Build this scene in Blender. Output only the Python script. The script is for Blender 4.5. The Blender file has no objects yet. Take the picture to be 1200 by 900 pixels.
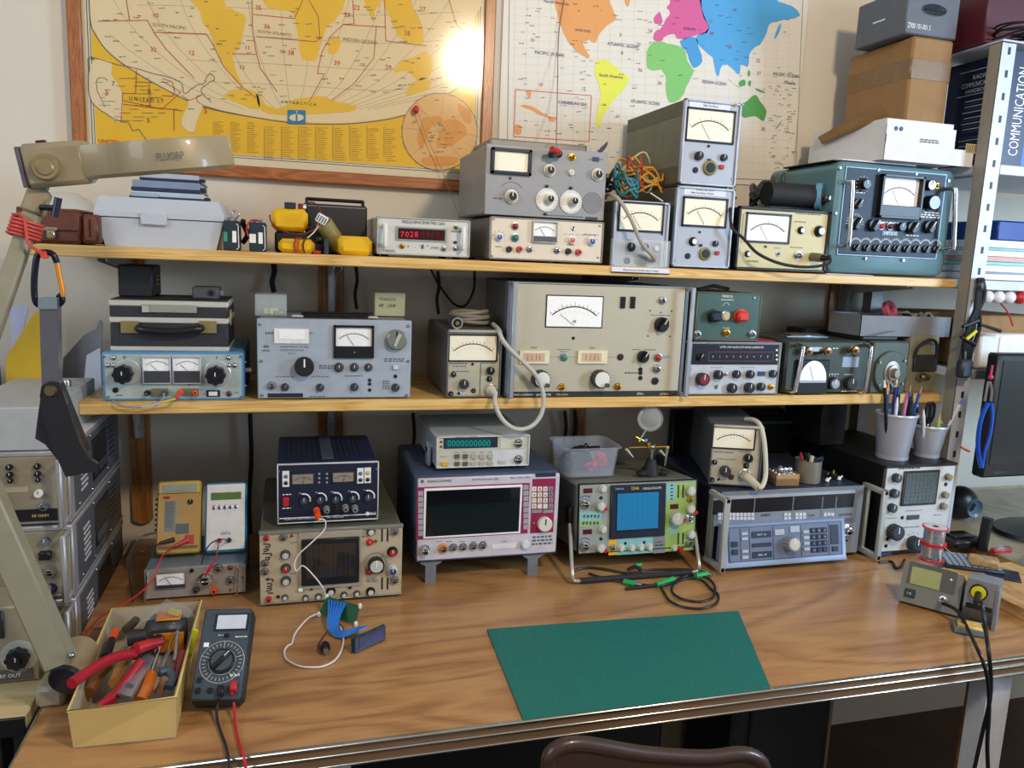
import bpy,math,random
from mathutils import Matrix,Vector
random.seed(7)
PI = math.pi
C = bpy.context.scene.collection
SC = bpy.context.scene

# ---------------------------------------------------------------- camera
FPX = 919.67
CAM = Vector((0.571,-1.9075,1.4309))
_yaw,_pit,_rol = 0.2813,0.163,-0.0418
_fw = Vector((math.sin(_yaw)*math.cos(_pit),math.cos(_yaw)*math.cos(_pit),-math.sin(_pit)))
_r = Vector((math.cos(_yaw),-math.sin(_yaw),0)); _d = _fw.cross(_r)
_c,_s = math.cos(_rol),math.sin(_rol)
RT = _c*_r + _s*_d
DN = -_s*_r + _c*_d
cam_d = bpy.data.cameras.new('camera'); cam_d.sensor_width = 36; cam_d.lens = FPX/1200*36; cam_d.clip_start = .02
cam_o = bpy.data.objects.new('camera',cam_d); C.objects.link(cam_o)
cam_o.matrix_world = Matrix((( RT.x,-DN.x,-_fw.x,CAM.x),(RT.y,-DN.y,-_fw.y,CAM.y),(RT.z,-DN.z,-_fw.z,CAM.z),(0,0,0,1)))
SC.camera = cam_o
# survey helpers: where the sight line through a measured photo point meets a real surface
def ray(x,y): return _fw + RT*((x-600)/FPX) + DN*((y-450)/FPX)
def atz(x,y,z): d = ray(x,y); return CAM + d*((z-CAM.z)/d.z)
def aty(x,y,Y): d = ray(x,y); return CAM + d*((Y-CAM.y)/d.y)
def atx(x,y,X): d = ray(x,y); return CAM + d*((X-CAM.x)/d.x)

# ---------------------------------------------------------------- light
def srgb(h):
    h = h.lstrip('#'); v = [int(h[i:i+2],16)/255 for i in (0,2,4)]
    return tuple((c/12.92 if c <= .04045 else ((c+.055)/1.055)**2.4) for c in v)
W = bpy.data.worlds.new('room_light'); SC.world = W; W.use_nodes = True
W.node_tree.nodes['Background'].inputs[0].default_value = (.86,.90,1,1)
W.node_tree.nodes['Background'].inputs[1].default_value = .30
def area(name,loc,to,sx,sy,power,col):
    l = bpy.data.lights.new(name,'AREA'); l.shape = 'RECTANGLE'; l.size = sx; l.size_y = sy; l.energy = power; l.color = col
    o = bpy.data.objects.new(name,l); C.objects.link(o); o.location = loc
    o.rotation_euler = (Vector(to)-Vector(loc)).to_track_quat('-Z','Y').to_euler(); return o
def bulb(name,loc,r,power,col):
    l = bpy.data.lights.new(name,'POINT'); l.shadow_soft_size = r; l.energy = power; l.color = col
    o = bpy.data.objects.new(name,l); C.objects.link(o); o.location = loc; return o
bulb('ceiling_bulb',(1.40,-1.9,2.32),.10,58,(1,.80,.56))
area('window_daylight',(3.35,-1.95,1.75),(1.9,-.1,1.45),.5,.9,37,(.50,.73,1))
area('window_daylight_left',(-1.3,-1.9,2.1),(.3,-.2,1.2),1.0,1.2,16,(.80,.90,1))
SC.view_settings.view_transform = 'Standard'; SC.view_settings.look = 'None'
SC.view_settings.gamma = 1; SC.view_settings.use_curve_mapping = False
SC.view_settings.exposure = .42

# ---------------------------------------------------------------- materials
MATS = {}
def mat(name,col='#808080',rough=.5,metal=0,var=.06,scale=40,bump=0,emit=0,trans=0,alpha=1,coat=0,ior=1.45,dirt=0):
    if name in MATS: return MATS[name]
    m = bpy.data.materials.new(name); m.use_nodes = True; nt = m.node_tree; b = nt.nodes['Principled BSDF']
    c = srgb(col) if isinstance(col,str) else col
    b.inputs['Base Color'].default_value = (*c,1); b.inputs['Roughness'].default_value = rough; b.inputs['Metallic'].default_value = metal
    b.inputs['Alpha'].default_value = alpha; b.inputs['Transmission Weight'].default_value = trans
    b.inputs['Coat Weight'].default_value = coat; b.inputs['IOR'].default_value = ior
    if emit: b.inputs['Emission Color'].default_value = (*c,1); b.inputs['Emission Strength'].default_value = emit
    if var:
        tc = nt.nodes.new('ShaderNodeTexCoord'); n = nt.nodes.new('ShaderNodeTexNoise'); n.inputs['Scale'].default_value = scale; n.inputs['Detail'].default_value = 3
        nt.links.new(tc.outputs['Object'],n.inputs['Vector'])
        r = nt.nodes.new('ShaderNodeMapRange'); r.inputs[1].default_value = .3; r.inputs[2].default_value = .7; r.inputs[3].default_value = 1-var; r.inputs[4].default_value = 1+var
        nt.links.new(n.outputs['Fac'],r.inputs[0])
        mx = nt.nodes.new('ShaderNodeVectorMath'); mx.operation = 'SCALE'; mx.inputs[0].default_value = c
        nt.links.new(r.outputs[0],mx.inputs['Scale']); nt.links.new(mx.outputs[0],b.inputs['Base Color'])
        if bump:
            bp = nt.nodes.new('ShaderNodeBump'); bp.inputs['Strength'].default_value = bump; bp.inputs['Distance'].default_value = .002
            nt.links.new(n.outputs['Fac'],bp.inputs['Height']); nt.links.new(bp.outputs[0],b.inputs['Normal'])
    MATS[name] = m; return m
def M(col,rough=.5,metal=0,**k):
    return mat('%s_%d_%d%s' % (col.strip('#'),rough*100,metal*100,''.join('%s%s' % (a,v) for a,v in sorted(k.items()))),col,rough,metal,**k)

# ---------------------------------------------------------------- mesh builder
_FONT = {}
def text_geo(s,font_shear=0):
    k = (s,font_shear)
    if k in _FONT: return _FONT[k]
    cu = bpy.data.curves.new('t','FONT'); cu.body = s; cu.size = 1; cu.resolution_u = 2; cu.shear = font_shear
    ob = bpy.data.objects.new('t',cu)
    me = bpy.data.meshes.new_from_object(ob)
    v = [tuple(x.co) for x in me.vertices]; f = [tuple(p.vertices) for p in me.polygons]
    w = max([p[0] for p in v],default=1); x0 = min([p[0] for p in v],default=0)
    bpy.data.objects.remove(ob); bpy.data.curves.remove(cu); bpy.data.meshes.remove(me)
    _FONT[k] = (v,f,x0,w); return _FONT[k]

class MB:
    def __init__(s): s.v = []; s.f = []; s.m = []; s.mats = []
    def mi(s,m):
        if m not in s.mats: s.mats.append(m)
        return s.mats.index(m)
    def add(s,vs,fs,m,T=None):
        o = len(s.v)
        if T is not None: vs = [T @ Vector(p) for p in vs]
        s.v += [tuple(p) for p in vs]; k = s.mi(m)
        for f in fs: s.f.append(tuple(i+o for i in f)); s.m.append(k)
        return s
    def box(s,a,b,m,bev=0,T=None):
        lo = [min(a[i],b[i]) for i in range(3)]; hi = [max(a[i],b[i]) for i in range(3)]
        bev = min(bev,min(hi[i]-lo[i] for i in range(3))*.49)
        if bev <= 0:
            vs = [(x,y,z) for x in (lo[0],hi[0]) for y in (lo[1],hi[1]) for z in (lo[2],hi[2])]
            return s.add(vs,[(0,1,3,2),(4,6,7,5),(0,4,5,1),(2,3,7,6),(0,2,6,4),(1,5,7,3)],m,T)
        vs = []; ix = {}
        for sx in (0,1):
            for sy in (0,1):
                for sz in (0,1):
                    for k in range(3):
                        p = []
                        for i,sg in enumerate((sx,sy,sz)):
                            q = hi[i] if sg else lo[i]
                            if i != k: q += -bev if sg else bev
                            p.append(q)
                        ix[(sx,sy,sz,k)] = len(vs); vs.append(tuple(p))
        fs = []
        cyc = [(0,0),(0,1),(1,1),(1,0)]
        def key(k,sk,a,b):
            r = [0,0,0]; o = [i for i in range(3) if i != k]; r[k] = sk; r[o[0]] = a; r[o[1]] = b; return tuple(r)
        for k in range(3):
            for sk in (0,1):
                f = [ix[key(k,sk,a,b)+(k,)] for a,b in cyc]
                if (sk == 1) != (k != 1): f = f[::-1]
                fs.append(tuple(f if (k != 1) else f)[::-1] if False else tuple(f))
        for k in range(3):
            o = [i for i in range(3) if i != k]
            for a in (0,1):
                for b in (0,1):
                    r0 = [0,0,0]; r0[o[0]] = a; r0[o[1]] = b; r1 = list(r0); r1[k] = 1
                    fs.append((ix[tuple(r0)+(o[0],)],ix[tuple(r0)+(o[1],)],ix[tuple(r1)+(o[1],)],ix[tuple(r1)+(o[0],)]))
        for sx in (0,1):
            for sy in (0,1):
                for sz in (0,1): fs.append(tuple(ix[(sx,sy,sz,k)] for k in range(3)))
        return s.add(vs,fs,m,T)
    def lathe(s,prof,m,T=None,n=20,capm=None):
        """profile [(r, h)] about local Z"""
        vs = []; fs = []
        for r,h in prof:
            for i in range(n): a = 2*PI*i/n; vs.append((r*math.cos(a),r*math.sin(a),h))
        for j in range(len(prof)-1):
            for i in range(n): fs.append((j*n+i,j*n+(i+1) % n,(j+1)*n+(i+1) % n,(j+1)*n+i))
        s.add(vs,fs,m,T)
        if prof[0][0] > 1e-6: s.add(vs[:n],[tuple(range(n))[::-1]],m,T)
        if prof[-1][0] > 1e-6: s.add(vs[-n:],[tuple(range(n))],capm or m,T)
        return s
    def cyl(s,p,q,r,m,n=16,r2=None,capm=None):
        p = Vector(p); q = Vector(q); d = q-p; L = d.length
        T = Matrix.Translation(p) @ d.to_track_quat('Z','Y').to_matrix().to_4x4()
        return s.lathe([(r,0),(r if r2 is None else r2,L)],m,T,n,capm)
    def ball(s,c,r,m,n=14,sc=(1,1,1)):
        T = Matrix.Translation(Vector(c)) @ Matrix.Diagonal((sc[0],sc[1],sc[2],1))
        k = max(6,n//2+1)
        return s.lathe([(max(1e-7,r*math.sin(PI*i/k)),-r*math.cos(PI*i/k)) for i in range(k+1)],m,T,n)
    def tube(s,pts,r,m,n=8,closed=False,smooth=4,flat=1):
        P = [Vector(p) for p in pts]
        if smooth and len(P) > 2:
            Q = []; N = len(P)
            rng = range(N if closed else N-1)
            for i in rng:
                if closed: a,b,c,d = P[(i-1) % N],P[i],P[(i+1) % N],P[(i+2) % N]
                else: a,b,c,d = P[max(i-1,0)],P[i],P[i+1],P[min(i+2,N-1)]
                for k in range(smooth):
                    t = k/smooth; Q.append(.5*((2*b)+(c-a)*t+(2*a-5*b+4*c-d)*t*t+(3*b-a-3*c+d)*t**3))
            if not closed: Q.append(P[-1])
            P = Q
        N = len(P); vs = []; fs = []; up = None
        for i in range(N):
            t = (P[(i+1) % N]-P[i-1]) if closed else (P[min(i+1,N-1)]-P[max(i-1,0)])
            if t.length < 1e-9: t = Vector((0,0,1))
            t.normalize()
            if up is None: up = t.orthogonal().normalized() if abs(t.z) > .95 else Vector((0,0,1)).cross(t).normalized()
            up = (up-t*up.dot(t)).normalized(); bi = t.cross(up)
            for k in range(n): a = 2*PI*k/n; vs.append(P[i]+up*(r*math.cos(a))+bi*(r*flat*math.sin(a)))
        for i in range(N if closed else N-1):
            j = (i+1) % N
            for k in range(n): fs.append((i*n+k,i*n+(k+1) % n,j*n+(k+1) % n,j*n+k))
        if not closed: fs += [tuple(range(n))[::-1],tuple(range((N-1)*n,N*n))]
        return s.add(vs,fs,m)
    def prism(s,poly,y0,y1,m,T=None,axis='y'):
        """poly [(a, b)] extruded; axis y: (x, z) outline"""
        def mk(a,b,t): return {'y': (a,t,b),'z': (a,b,t),'x': (t,a,b)}[axis]
        n = len(poly); vs = [mk(a,b,y0) for a,b in poly]+[mk(a,b,y1) for a,b in poly]
        fs = [tuple(range(n)),tuple(range(n,2*n))[::-1]]+[(i,i+n,(i+1) % n+n,(i+1) % n) for i in range(n)]
        return s.add(vs,fs,m,T)
    def text(s,t,x,z,h,m,y=-.0006,T=None,align='c',sx=1.0,maxw=None):
        v,f,x0,w = text_geo(t)
        sc = h/.72
        if maxw and (w-x0)*sc*sx > maxw: sx = maxw/((w-x0)*sc)
        o = {'c': (x0+w)/2,'l': x0,'r': w}[align]
        vs = [(x+(p[0]-o)*sc*sx,y,z+(p[1]-.35)*sc) for p in v]
        return s.add(vs,f,m,T)
    def obj(s,name,parent=None,fix=True):
        me = bpy.data.meshes.new(name)
        me.from_pydata(s.v,[],s.f); me.polygons.foreach_set('material_index',s.m)
        for m in s.mats: me.materials.append(m)
        me.validate()
        if fix:
            import bmesh
            bm = bmesh.new(); bm.from_mesh(me); bmesh.ops.recalc_face_normals(bm,faces=bm.faces); bm.to_mesh(me); bm.free()
        me.polygons.foreach_set('use_smooth',[True]*len(me.polygons)); me.set_sharp_from_angle(angle=math.radians(38))
        return link(name,me,parent)
def link(name,me,parent=None,loc=None):
    o = bpy.data.objects.new(name,me); C.objects.link(o)
    if parent is not None: o.parent = parent
    if loc is not None: o.location = loc
    return o
def tag(o,label,cat,group=None):
    o['label'] = label; o['category'] = cat
    if group: o['group'] = group
    return o
def struct(name,mb,label=None):
    o = mb.obj(name); o['kind'] = 'structure'
    if label: o['label'] = label
    return o
def empty(name,label,cat,loc=(0,0,0),rz=0,group=None):
    o = bpy.data.objects.new(name,None); C.objects.link(o); o.location = loc; o.rotation_euler = (0,0,rz); o.empty_display_size = .02
    return tag(o,label,cat,group)
def rebase(o):
    """puts a single-mesh thing's origin at its base"""
    me = o.data; vs = [v.co for v in me.vertices]
    b = Vector(((min(v.x for v in vs)+max(v.x for v in vs))/2,(min(v.y for v in vs)+max(v.y for v in vs))/2,min(v.z for v in vs)))
    me.transform(Matrix.Translation(-b)); o.location = b; return o
def single(mb,name,label,cat,group=None): return rebase(tag(mb.obj(name),label,cat,group))
YF = Matrix.Rotation(PI/2,4,'X')          # turns local +Z to -Y (towards the viewer of a panel)

# ---------------------------------------------------------------- common materials
CHROME = mat('chrome','#d8d8da',.18,1,var=.03)
STEEL = mat('steel','#a9aaac',.32,1,var=.06)
BRASS = mat('brass','#c79a3e',.3,1)
ALU = mat('aluminium','#c4c8cc',.38,.75)
BLACK = mat('black_plastic','#121316',.38)
BLACKM = mat('black_matte','#1a1a1b',.7)
RUBBER = mat('rubber','#202022',.75)
WHITE = mat('white_plastic','#e6e6e2',.4)
INK = mat('ink','#1c1d22',.6,var=0)
INKW = mat('white_ink','#e8e8e4',.6,var=0)
INKG = mat('grey_ink','#5a5c60',.6,var=0)
RED = mat('red_plastic','#b5232b',.35)
ORANGE = mat('orange_plastic','#e8531f',.35)
DIALC = mat('meter_face_cream','#f0ead2',.5,var=.02)
DIALW = mat('meter_face_white','#f4f4f2',.5,var=.02)
KGREY = mat('knob_grey','#8a8c8c',.4)
KWHITE = mat('knob_white','#dddcd4',.4)

# ---------------------------------------------------------------- instrument builder
_KN = {}
def knob_mesh(style,r,L,m,m2):
    r = round(r,4); L = round(L,4); k = (style,r,L,m.name,m2.name if m2 else '')
    if k in _KN: return _KN[k]
    b = MB()
    if style == 'plain':
        b.lathe([(r*1.0,0),(r,L*.85),(r*.88,L)],m,YF,20,m2 or m); b.box((-r*.08,-L-.0004,0),(r*.08,-L+.001,r*.85),INKW if m2 is None else INK)
    elif style == 'cap':      # skirt + narrower grip with coloured cap
        b.lathe([(r*1.15,0),(r*1.15,L*.25),(r*.85,L*.3),(r*.8,L*.95),(r*.7,L)],m,YF,20,m2 or m)
        b.box((-r*.07,-L-.0004,0),(r*.07,-L+.001,r*.65),INKW)
    elif style == 'bar':      # round skirt with a raised pointer bar
        b.lathe([(r,0),(r,L*.45),(r*.92,L*.5)],m,YF,20)
        T = Matrix.Rotation(.5,4,'Y'); b.box((-r*.3,-L,-r*.95),(r*.3,-L*.4,r*.95),m,r*.12,T); b.box((-r*.06,-L-.0006,r*.1),(r*.06,-L+.001,r*.9),m2 or INKW,0,T)
    elif style == 'fluted':
        n = 16; vs = []; 
        poly = []
        for i in range(n*2):
            a = PI*i/n; rr = r*(1 if i % 2 else .9); poly.append((rr*math.cos(a),rr*math.sin(a)))
        b.prism(poly,-L,0,m); b.lathe([(r*.8,L),(r*.74,L+.0015)],m2 or m,YF,20)
        b.box((-r*.06,-L-.002,0),(r*.06,-L,r*.8),INKW)
    elif style == 'jack':     # BNC socket
        b.lathe([(r*1.25,0),(r*1.25,L*.2),(r*.85,L*.22),(r*.85,L*.9),(r*.62,L*.95),(r*.62,L*.4)],m,YF,16,BLACK); b.lathe([(r*.16,L*.4),(r*.12,L*.8)],BRASS,YF,8)
        b.cyl((-r*1.15,-L*.6,0),(r*1.15,-L*.6,0),r*.16,m,8)
    elif style == 'post':     # binding post
        b.lathe([(r,0),(r,L*.15),(r*.7,L*.2),(r*.85,L*.45),(r*.85,L),(r*.7,L+.001)],m,YF,14); b.lathe([(r*.4,L),(r*.34,L+.0016)],m2 or BLACK,YF,10)
    elif style == 'hole':
        b.lathe([(r*1.2,0),(r*1.2,L*.3),(r,L*.4)],m2 or STEEL,YF,16); b.lathe([(r*.85,L*.4),(r*.8,L*.5)],m,YF,16)
    elif style == 'toggle':
        b.lathe([(r,0),(r,L*.25),(r*.5,L*.35)],STEEL,YF,10); b.cyl((0,-L*.3,0),(0,-L,r*1.2),r*.3,m,8,r*.42)
    elif style == 'screw':
        b.lathe([(r,0),(r*.8,L)],m,YF,10); b.box((-r*.8,-L-.0003,-r*.12),(r*.8,-L+.0002,r*.12),INKG)
    elif style == 'lamp':
        b.lathe([(r*1.3,0),(r*1.3,L*.3),(r,L*.35)],STEEL,YF,14); b.lathe([(r*.95,L*.3),(r*.95,L*.7),(r*.6,L),(r*.1,L*1.05)],m,YF,14)
    elif style == 'button':
        b.box((-r,-L,-r*.8),(r,0,r*.8),m,r*.2)
    elif style == 'star':     # lobed grip
        poly = []
        for i in range(48):
            a = 2*PI*i/48; rr = r*(.93+.07*math.cos(8*a)); poly.append((rr*math.cos(a),rr*math.sin(a)))
        b.prism(poly,-L,-L*.1,m); b.lathe([(r*.5,L),(r*.42,L+.003)],m,YF,16); b.box((-r*.04,-L-.0035,0),(r*.04,-L-.002,r*.4),INKW)
    o = b; me_o = o.obj('tmp'); me = me_o.data; me.name = 'knob_'+style; bpy.data.objects.remove(me_o)
    _KN[k] = me; return me

class Dev:
    """an instrument with a front panel. bl/br/tl: the panel corners as surveyed; z: what it stands on (its underside)"""
    def __init__(s,name,label,cat,z,bl,br,tl,depth,y=None,yaw=0,tilt=0,group=None,lift=0):
        s.z = z; p = atz(*bl,z+lift) if y is None else aty(*bl,y)
        s.yaw = yaw; s.u = Vector((math.cos(yaw),math.sin(yaw),0)); s.n = Vector((-math.sin(yaw),math.cos(yaw),0))
        p = Vector((p.x,p.y,z+lift)); s.p = p; s.lift = lift
        s.up = (Vector((0,0,1))*math.cos(tilt)+s.n*math.sin(tilt)); s.nn = s.up.cross(s.u)*-1 if False else s.u.cross(s.up)*-1
        s.root = empty(name,label,cat,(p.x,p.y,z),yaw,group)
        s.R = Matrix((( *[0]*4,),)*4) if False else None
        s.tilt = tilt
        s.Tl = Matrix.Translation((0,0,lift)) @ Matrix.Rotation(-tilt,4,'X')   # panel frame -> root frame
        s.Wd = s.P(*br)[0]; s.H = s.P(*tl)[1]; s.D = depth
        s.top = z+lift+s.H*math.cos(tilt)
        s.let = MB(); s.scr = []
    def P(s,x,y):
        d = ray(x,y); n = s.u.cross(s.up)
        t = (s.p-CAM).dot(n)/d.dot(n); q = CAM+d*t-s.p
        return (q.dot(s.u),q.dot(s.up))
    def R4(s,x0,y0,x1,y1):
        cx,cy = (x0+x1)/2,(y0+y1)/2; c = s.P(cx,cy)
        sx = s.P(cx+1,cy)[0]-c[0]; sz = c[1]-s.P(cx,cy+1)[1]
        w = abs(x1-x0)*sx/2; h = abs(y1-y0)*sz/2
        return c[0]-w,c[1]-h,c[0]+w,c[1]+h
    def sc(s,x,y): return s.P(x+1,y)[0]-s.P(x,y)[0]
    def put(s,b,name,parent=None): 
        o = b.obj(name,parent or s.root)
        if parent is None: o.matrix_local = s.Tl.copy()
        return o
    def at(s,name,me,x,z,y=0,parent=None):
        o = link(name,me,s.root); o.matrix_local = s.Tl @ Matrix.Translation((x,y,z)); return o
    def case(s,m,bev=.004,y0=0,inset=0,name='case',feet=True,vents=None,vm=None,h=None):
        b = MB(); H = h or s.H; b.box((inset,y0,0),(s.Wd-inset,s.D,H-inset),m,bev)
        if vents:
            n,ya,yb = vents
            for i in range(n):
                xx = s.Wd*(.12+.76*i/(n-1)); b.box((xx-s.Wd*.3/n,y0+s.D*ya,H-inset-.0003),(xx+s.Wd*.3/n,y0+s.D*yb,H-inset+.0006),vm or BLACKM)
        o = s.put(b,name)
        if feet and s.lift > .003:
            for fx in (.02,s.Wd-.02):
                for fy in (.03,s.D-.03):
                    f = MB(); f.cyl((fx,fy,-s.lift),(fx,fy,0),.008,RUBBER,12); ff = f.obj('foot',s.root); ff.location = (0,0,s.lift)
        return o
    def panel(s,m,t=.003,bev=.001,ins=(0,0,0,0),name='front_panel'):
        b = MB(); b.box((ins[0],-t,ins[1]),(s.Wd-ins[2],.001,s.H-ins[3]),m,bev); s.t = t; return s.put(b,name)
    def rim(s,m,w,t,name='bezel'):
        b = MB(); W_,H = s.Wd,s.H
        b.box((0,-t,0),(W_,.004,w),m,.001); b.box((0,-t,H-w),(W_,.004,H),m,.001); b.box((0,-t,0),(w,.004,H),m,.001); b.box((W_-w,-t,0),(W_,.004,H),m,.001)
        return s.put(b,name)
    def rect(s,q,m,name='plate',t=.0015,y=None,bev=0,parent=None):
        x0,z0,x1,z1 = s.R4(*q); b = MB(); yy = -s.t if y is None else y
        b.box((x0,yy-t,z0),(x1,yy+.0005,z1),m,bev); return s.put(b,name)
    def knob(s,x,y,r,style='plain',m=BLACK,m2=None,L=None,name='knob'):
        k = s.sc(x,y); c = s.P(x,y); R_ = r*k; L = L or R_*1.1
        return s.at(name,knob_mesh(style,R_,L,m,m2),c[0],c[1],-s.t)
    def knobs(s,lst,**k):
        for q in lst: s.knob(q[0],q[1],q[2] if len(q) > 2 else k.pop('r',3),**k)
    def txt(s,x,y,t,h,m=INK,align='c',maxw=None,y0=None):
        c = s.P(x,y); k = s.sc(x,y)
        s.let.text(t,c[0],c[1],h*k,m,(-s.t if y0 is None else y0)-.0007,align=align,maxw=maxw*k if maxw else None)
    def dash(s,q,m=INKG,n=5,rows=1):
        """unreadable small print: rows of short strokes"""
        x0,z0,x1,z1 = s.R4(*q); W_ = x1-x0; rh = (z1-z0)/rows
        for r in range(rows):
            x = x0; k = 0
            while x < x1-W_*.02:
                w = W_/n*random.uniform(.35,.85); w = min(w,x1-x)
                s.let.add([(x,-s.t-.0006,z0+rh*(r+.2)),(x+w,-s.t-.0006,z0+rh*(r+.2)),(x+w,-s.t-.0006,z0+rh*(r+.75)),(x,-s.t-.0006,z0+rh*(r+.75))],[(0,1,2,3)],m); x += w+W_/n*.22
    def ringticks(s,x,y,r,m=INK,n=11,a0=-2.4,a1=2.4,L=1.6):
        c = s.P(x,y); k = s.sc(x,y)
        for i in range(n):
            a = a0+(a1-a0)*i/(n-1); T = Matrix.Translation((c[0],0,c[1])) @ Matrix.Rotation(a,4,'Y')
            s.let.add([(-.25*k,-s.t-.0006,r*k),(.25*k,-s.t-.0006,r*k),(.25*k,-s.t-.0006,(r+L)*k),(-.25*k,-s.t-.0006,(r+L)*k)],[(0,1,2,3)],m,T)
    def arcline(s,x,y,r,a0,a1,w,m):
        c = s.P(x,y); k = s.sc(x,y); vs = []; fs = []; n = 16
        for i in range(n+1):
            a = a0+(a1-a0)*i/n
            for rr in (r-w/2,r+w/2): vs.append((c[0]+rr*k*math.sin(a),-s.t-.0007,c[1]+rr*k*math.cos(a)))
        s.let.add(vs,[(2*i,2*i+1,2*i+3,2*i+2) for i in range(n)],m)
    def meter(s,q,face=DIALC,frame=BLACK,fw=2.0,low=0,lowm=BLACK,needle=True,arc=True,proud=.006,glass=True,label=None,na=-.6):
        x0,z0,x1,z1 = s.R4(*q); k = s.sc((q[0]+q[2])/2,(q[1]+q[3])/2); f = fw*k; t = s.t
        b = MB()
        yb = -t-proud
        for a,c in (((x0,yb,z0),(x1,-t+.001,z0+f)),((x0,yb,z1-f),(x1,-t+.001,z1)),((x0,yb,z0),(x0+f,-t+.001,z1)),((x1-f,yb,z0),(x1,-t+.001,z1))): b.box(a,c,frame,.0008)
        if low: b.box((x0+f*.5,yb+.0005,z0+f*.5),(x1-f*.5,-t,z0+(z1-z0)*low),lowm,.001)
        o = s.put(b,'meter')
        za = z0+(z1-z0)*low if low else z0+f
        d = MB(); yd = -t-.0015; d.box((x0+f*.8,yd,za-.0005),(x1-f*.8,-t+.0005,z1-f*.8),face)
        cx = (x0+x1)/2; h = z1-f-za; w = (x1-x0-2*f)
        if arc:
            Rr = w*.62; cz = za+h*.66-Rr; am = math.asin(min(.95,w*.4/Rr)); n = 22; vs = []; 
            for i in range(n+1):
                a = -am+2*am*i/n
                for rr in (Rr-w*.007,Rr+w*.012): vs.append((cx+rr*math.sin(a),yd-.0004,cz+rr*math.cos(a)))
            d.add(vs,[(2*i,2*i+1,2*i+3,2*i+2) for i in range(n)],INK)
            for i in range(13):
                a = -am+2*am*i/12; T = Matrix.Translation((cx,yd-.0004,cz)) @ Matrix.Rotation(a,4,'Y'); l = w*(.05 if i % 3 else .08)
                d.add([(-w*.003,0,Rr),(w*.003,0,Rr),(w*.003,0,Rr+l),(-w*.003,0,Rr+l)],[(0,1,2,3)],INK,T)
            for i in range(9):
                a = -am*.9+1.8*am*i/8; T = Matrix.Translation((cx,yd-.0004,cz)) @ Matrix.Rotation(a,4,'Y')
                d.add([(-w*.002,0,Rr*.86),(w*.002,0,Rr*.86),(w*.002,0,Rr*.9),(-w*.002,0,Rr*.9)],[(0,1,2,3)],INKG,T)
            if label: d.text(label,cx,cz+Rr*.6,h*.1,INK,yd-.0004)
        dd = s.put(d,'dial'); dd.parent = o; dd.matrix_local = Matrix.Identity(4)
        if needle:
            nd = MB(); zr = za+h*.04; L = h*.62
            T = Matrix.Translation((cx,yd-.0012,zr)) @ Matrix.Rotation(na,4,'Y'); nd.box((-.0003,-.0002,0),(.0003,.0002,L),INK,0,T)
            nn = nd.obj('needle',o)
        return o
    def done(s):
        if s.let.f: 
            o = s.let.obj('lettering',s.root,fix=False); o.matrix_local = s.Tl.copy()
        return s
# ================================================================ setting
ZD = .75; ZM = 1.131; ZT = 1.4165; YS = -.335
def wood_mat(name,c1,c2,c3,scale=(1,8,8),rough=.35,rings=1.0,coat=.2,dist=2.5):
    m = bpy.data.materials.new(name); m.use_nodes = True; nt = m.node_tree; b = nt.nodes['Principled BSDF']; N = nt.nodes.new; L = nt.links.new
    tc = N('ShaderNodeTexCoord'); mp = N('ShaderNodeMapping'); mp.inputs['Scale'].default_value = scale; L(tc.outputs['Object'],mp.inputs['Vector'])
    n1 = N('ShaderNodeTexNoise'); n1.inputs['Scale'].default_value = 1.6*rings; n1.inputs['Detail'].default_value = 2; n1.inputs['Distortion'].default_value = .8; L(mp.outputs[0],n1.inputs['Vector'])
    mm = N('ShaderNodeMath'); mm.operation = 'MULTIPLY'; mm.inputs[1].default_value = 9; L(n1.outputs['Fac'],mm.inputs[0])
    fr = N('ShaderNodeMath'); fr.operation = 'PINGPONG'; fr.inputs[1].default_value = .5; L(mm.outputs[0],fr.inputs[0])
    n2 = N('ShaderNodeTexNoise'); n2.inputs['Scale'].default_value = 9; n2.inputs['Detail'].default_value = 5; n2.inputs['Distortion'].default_value = 1
    mp2 = N('ShaderNodeMapping'); mp2.inputs['Scale'].default_value = (scale[0]*1.2,scale[1]*4,scale[2]*4); L(tc.outputs['Object'],mp2.inputs['Vector']); L(mp2.outputs[0],n2.inputs['Vector'])
    ad = N('ShaderNodeMath'); ad.operation = 'MULTIPLY_ADD'; ad.inputs[1].default_value = 1.1; L(fr.outputs[0],ad.inputs[0]); L(n2.outputs['Fac'],ad.inputs[2])
    cr = N('ShaderNodeValToRGB'); e = cr.color_ramp.elements; e[0].position = .34; e[0].color = (*srgb(c1),1); e[1].position = 1.05; e[1].color = (*srgb(c3),1)
    k = cr.color_ramp.elements.new(.66); k.color = (*srgb(c2),1); L(ad.outputs[0],cr.inputs[0]); L(cr.outputs[0],b.inputs['Base Color'])
    b.inputs['Roughness'].default_value = rough; b.inputs['Coat Weight'].default_value = coat; b.inputs['Coat Roughness'].default_value = .25
    MATS[name] = m; return m
TEAK = wood_mat('teak_laminate','#8a6038','#a0744a','#b08454',(.7,2.6,2.6),.30,.9)
PINE = wood_mat('pine_board','#b98a48','#d3a75c','#e2bd78',(1.2,14,30),.45,.8,.1)
PINED = wood_mat('varnished_pine','#7c4a1a','#95602a','#a8733a',(14,14,1.0),.5,.8,.1)
FRAMEW = wood_mat('frame_wood','#7d4218','#95531f','#a9652c',(2,30,30),.4,.8,.3)
FRAMEV = wood_mat('frame_wood_upright','#7d4218','#95531f','#a9652c',(30,30,2),.4,.8,.3)
def plaster(name,col):
    return mat(name,col,.85,0,var=.025,scale=6,bump=.05)
WALLM = plaster('wall_plaster','#d3cab9')
b = MB(); b.box((-1.8,0,0),(3.6,.1,2.7),WALLM); struct('wall_back',b)
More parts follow.
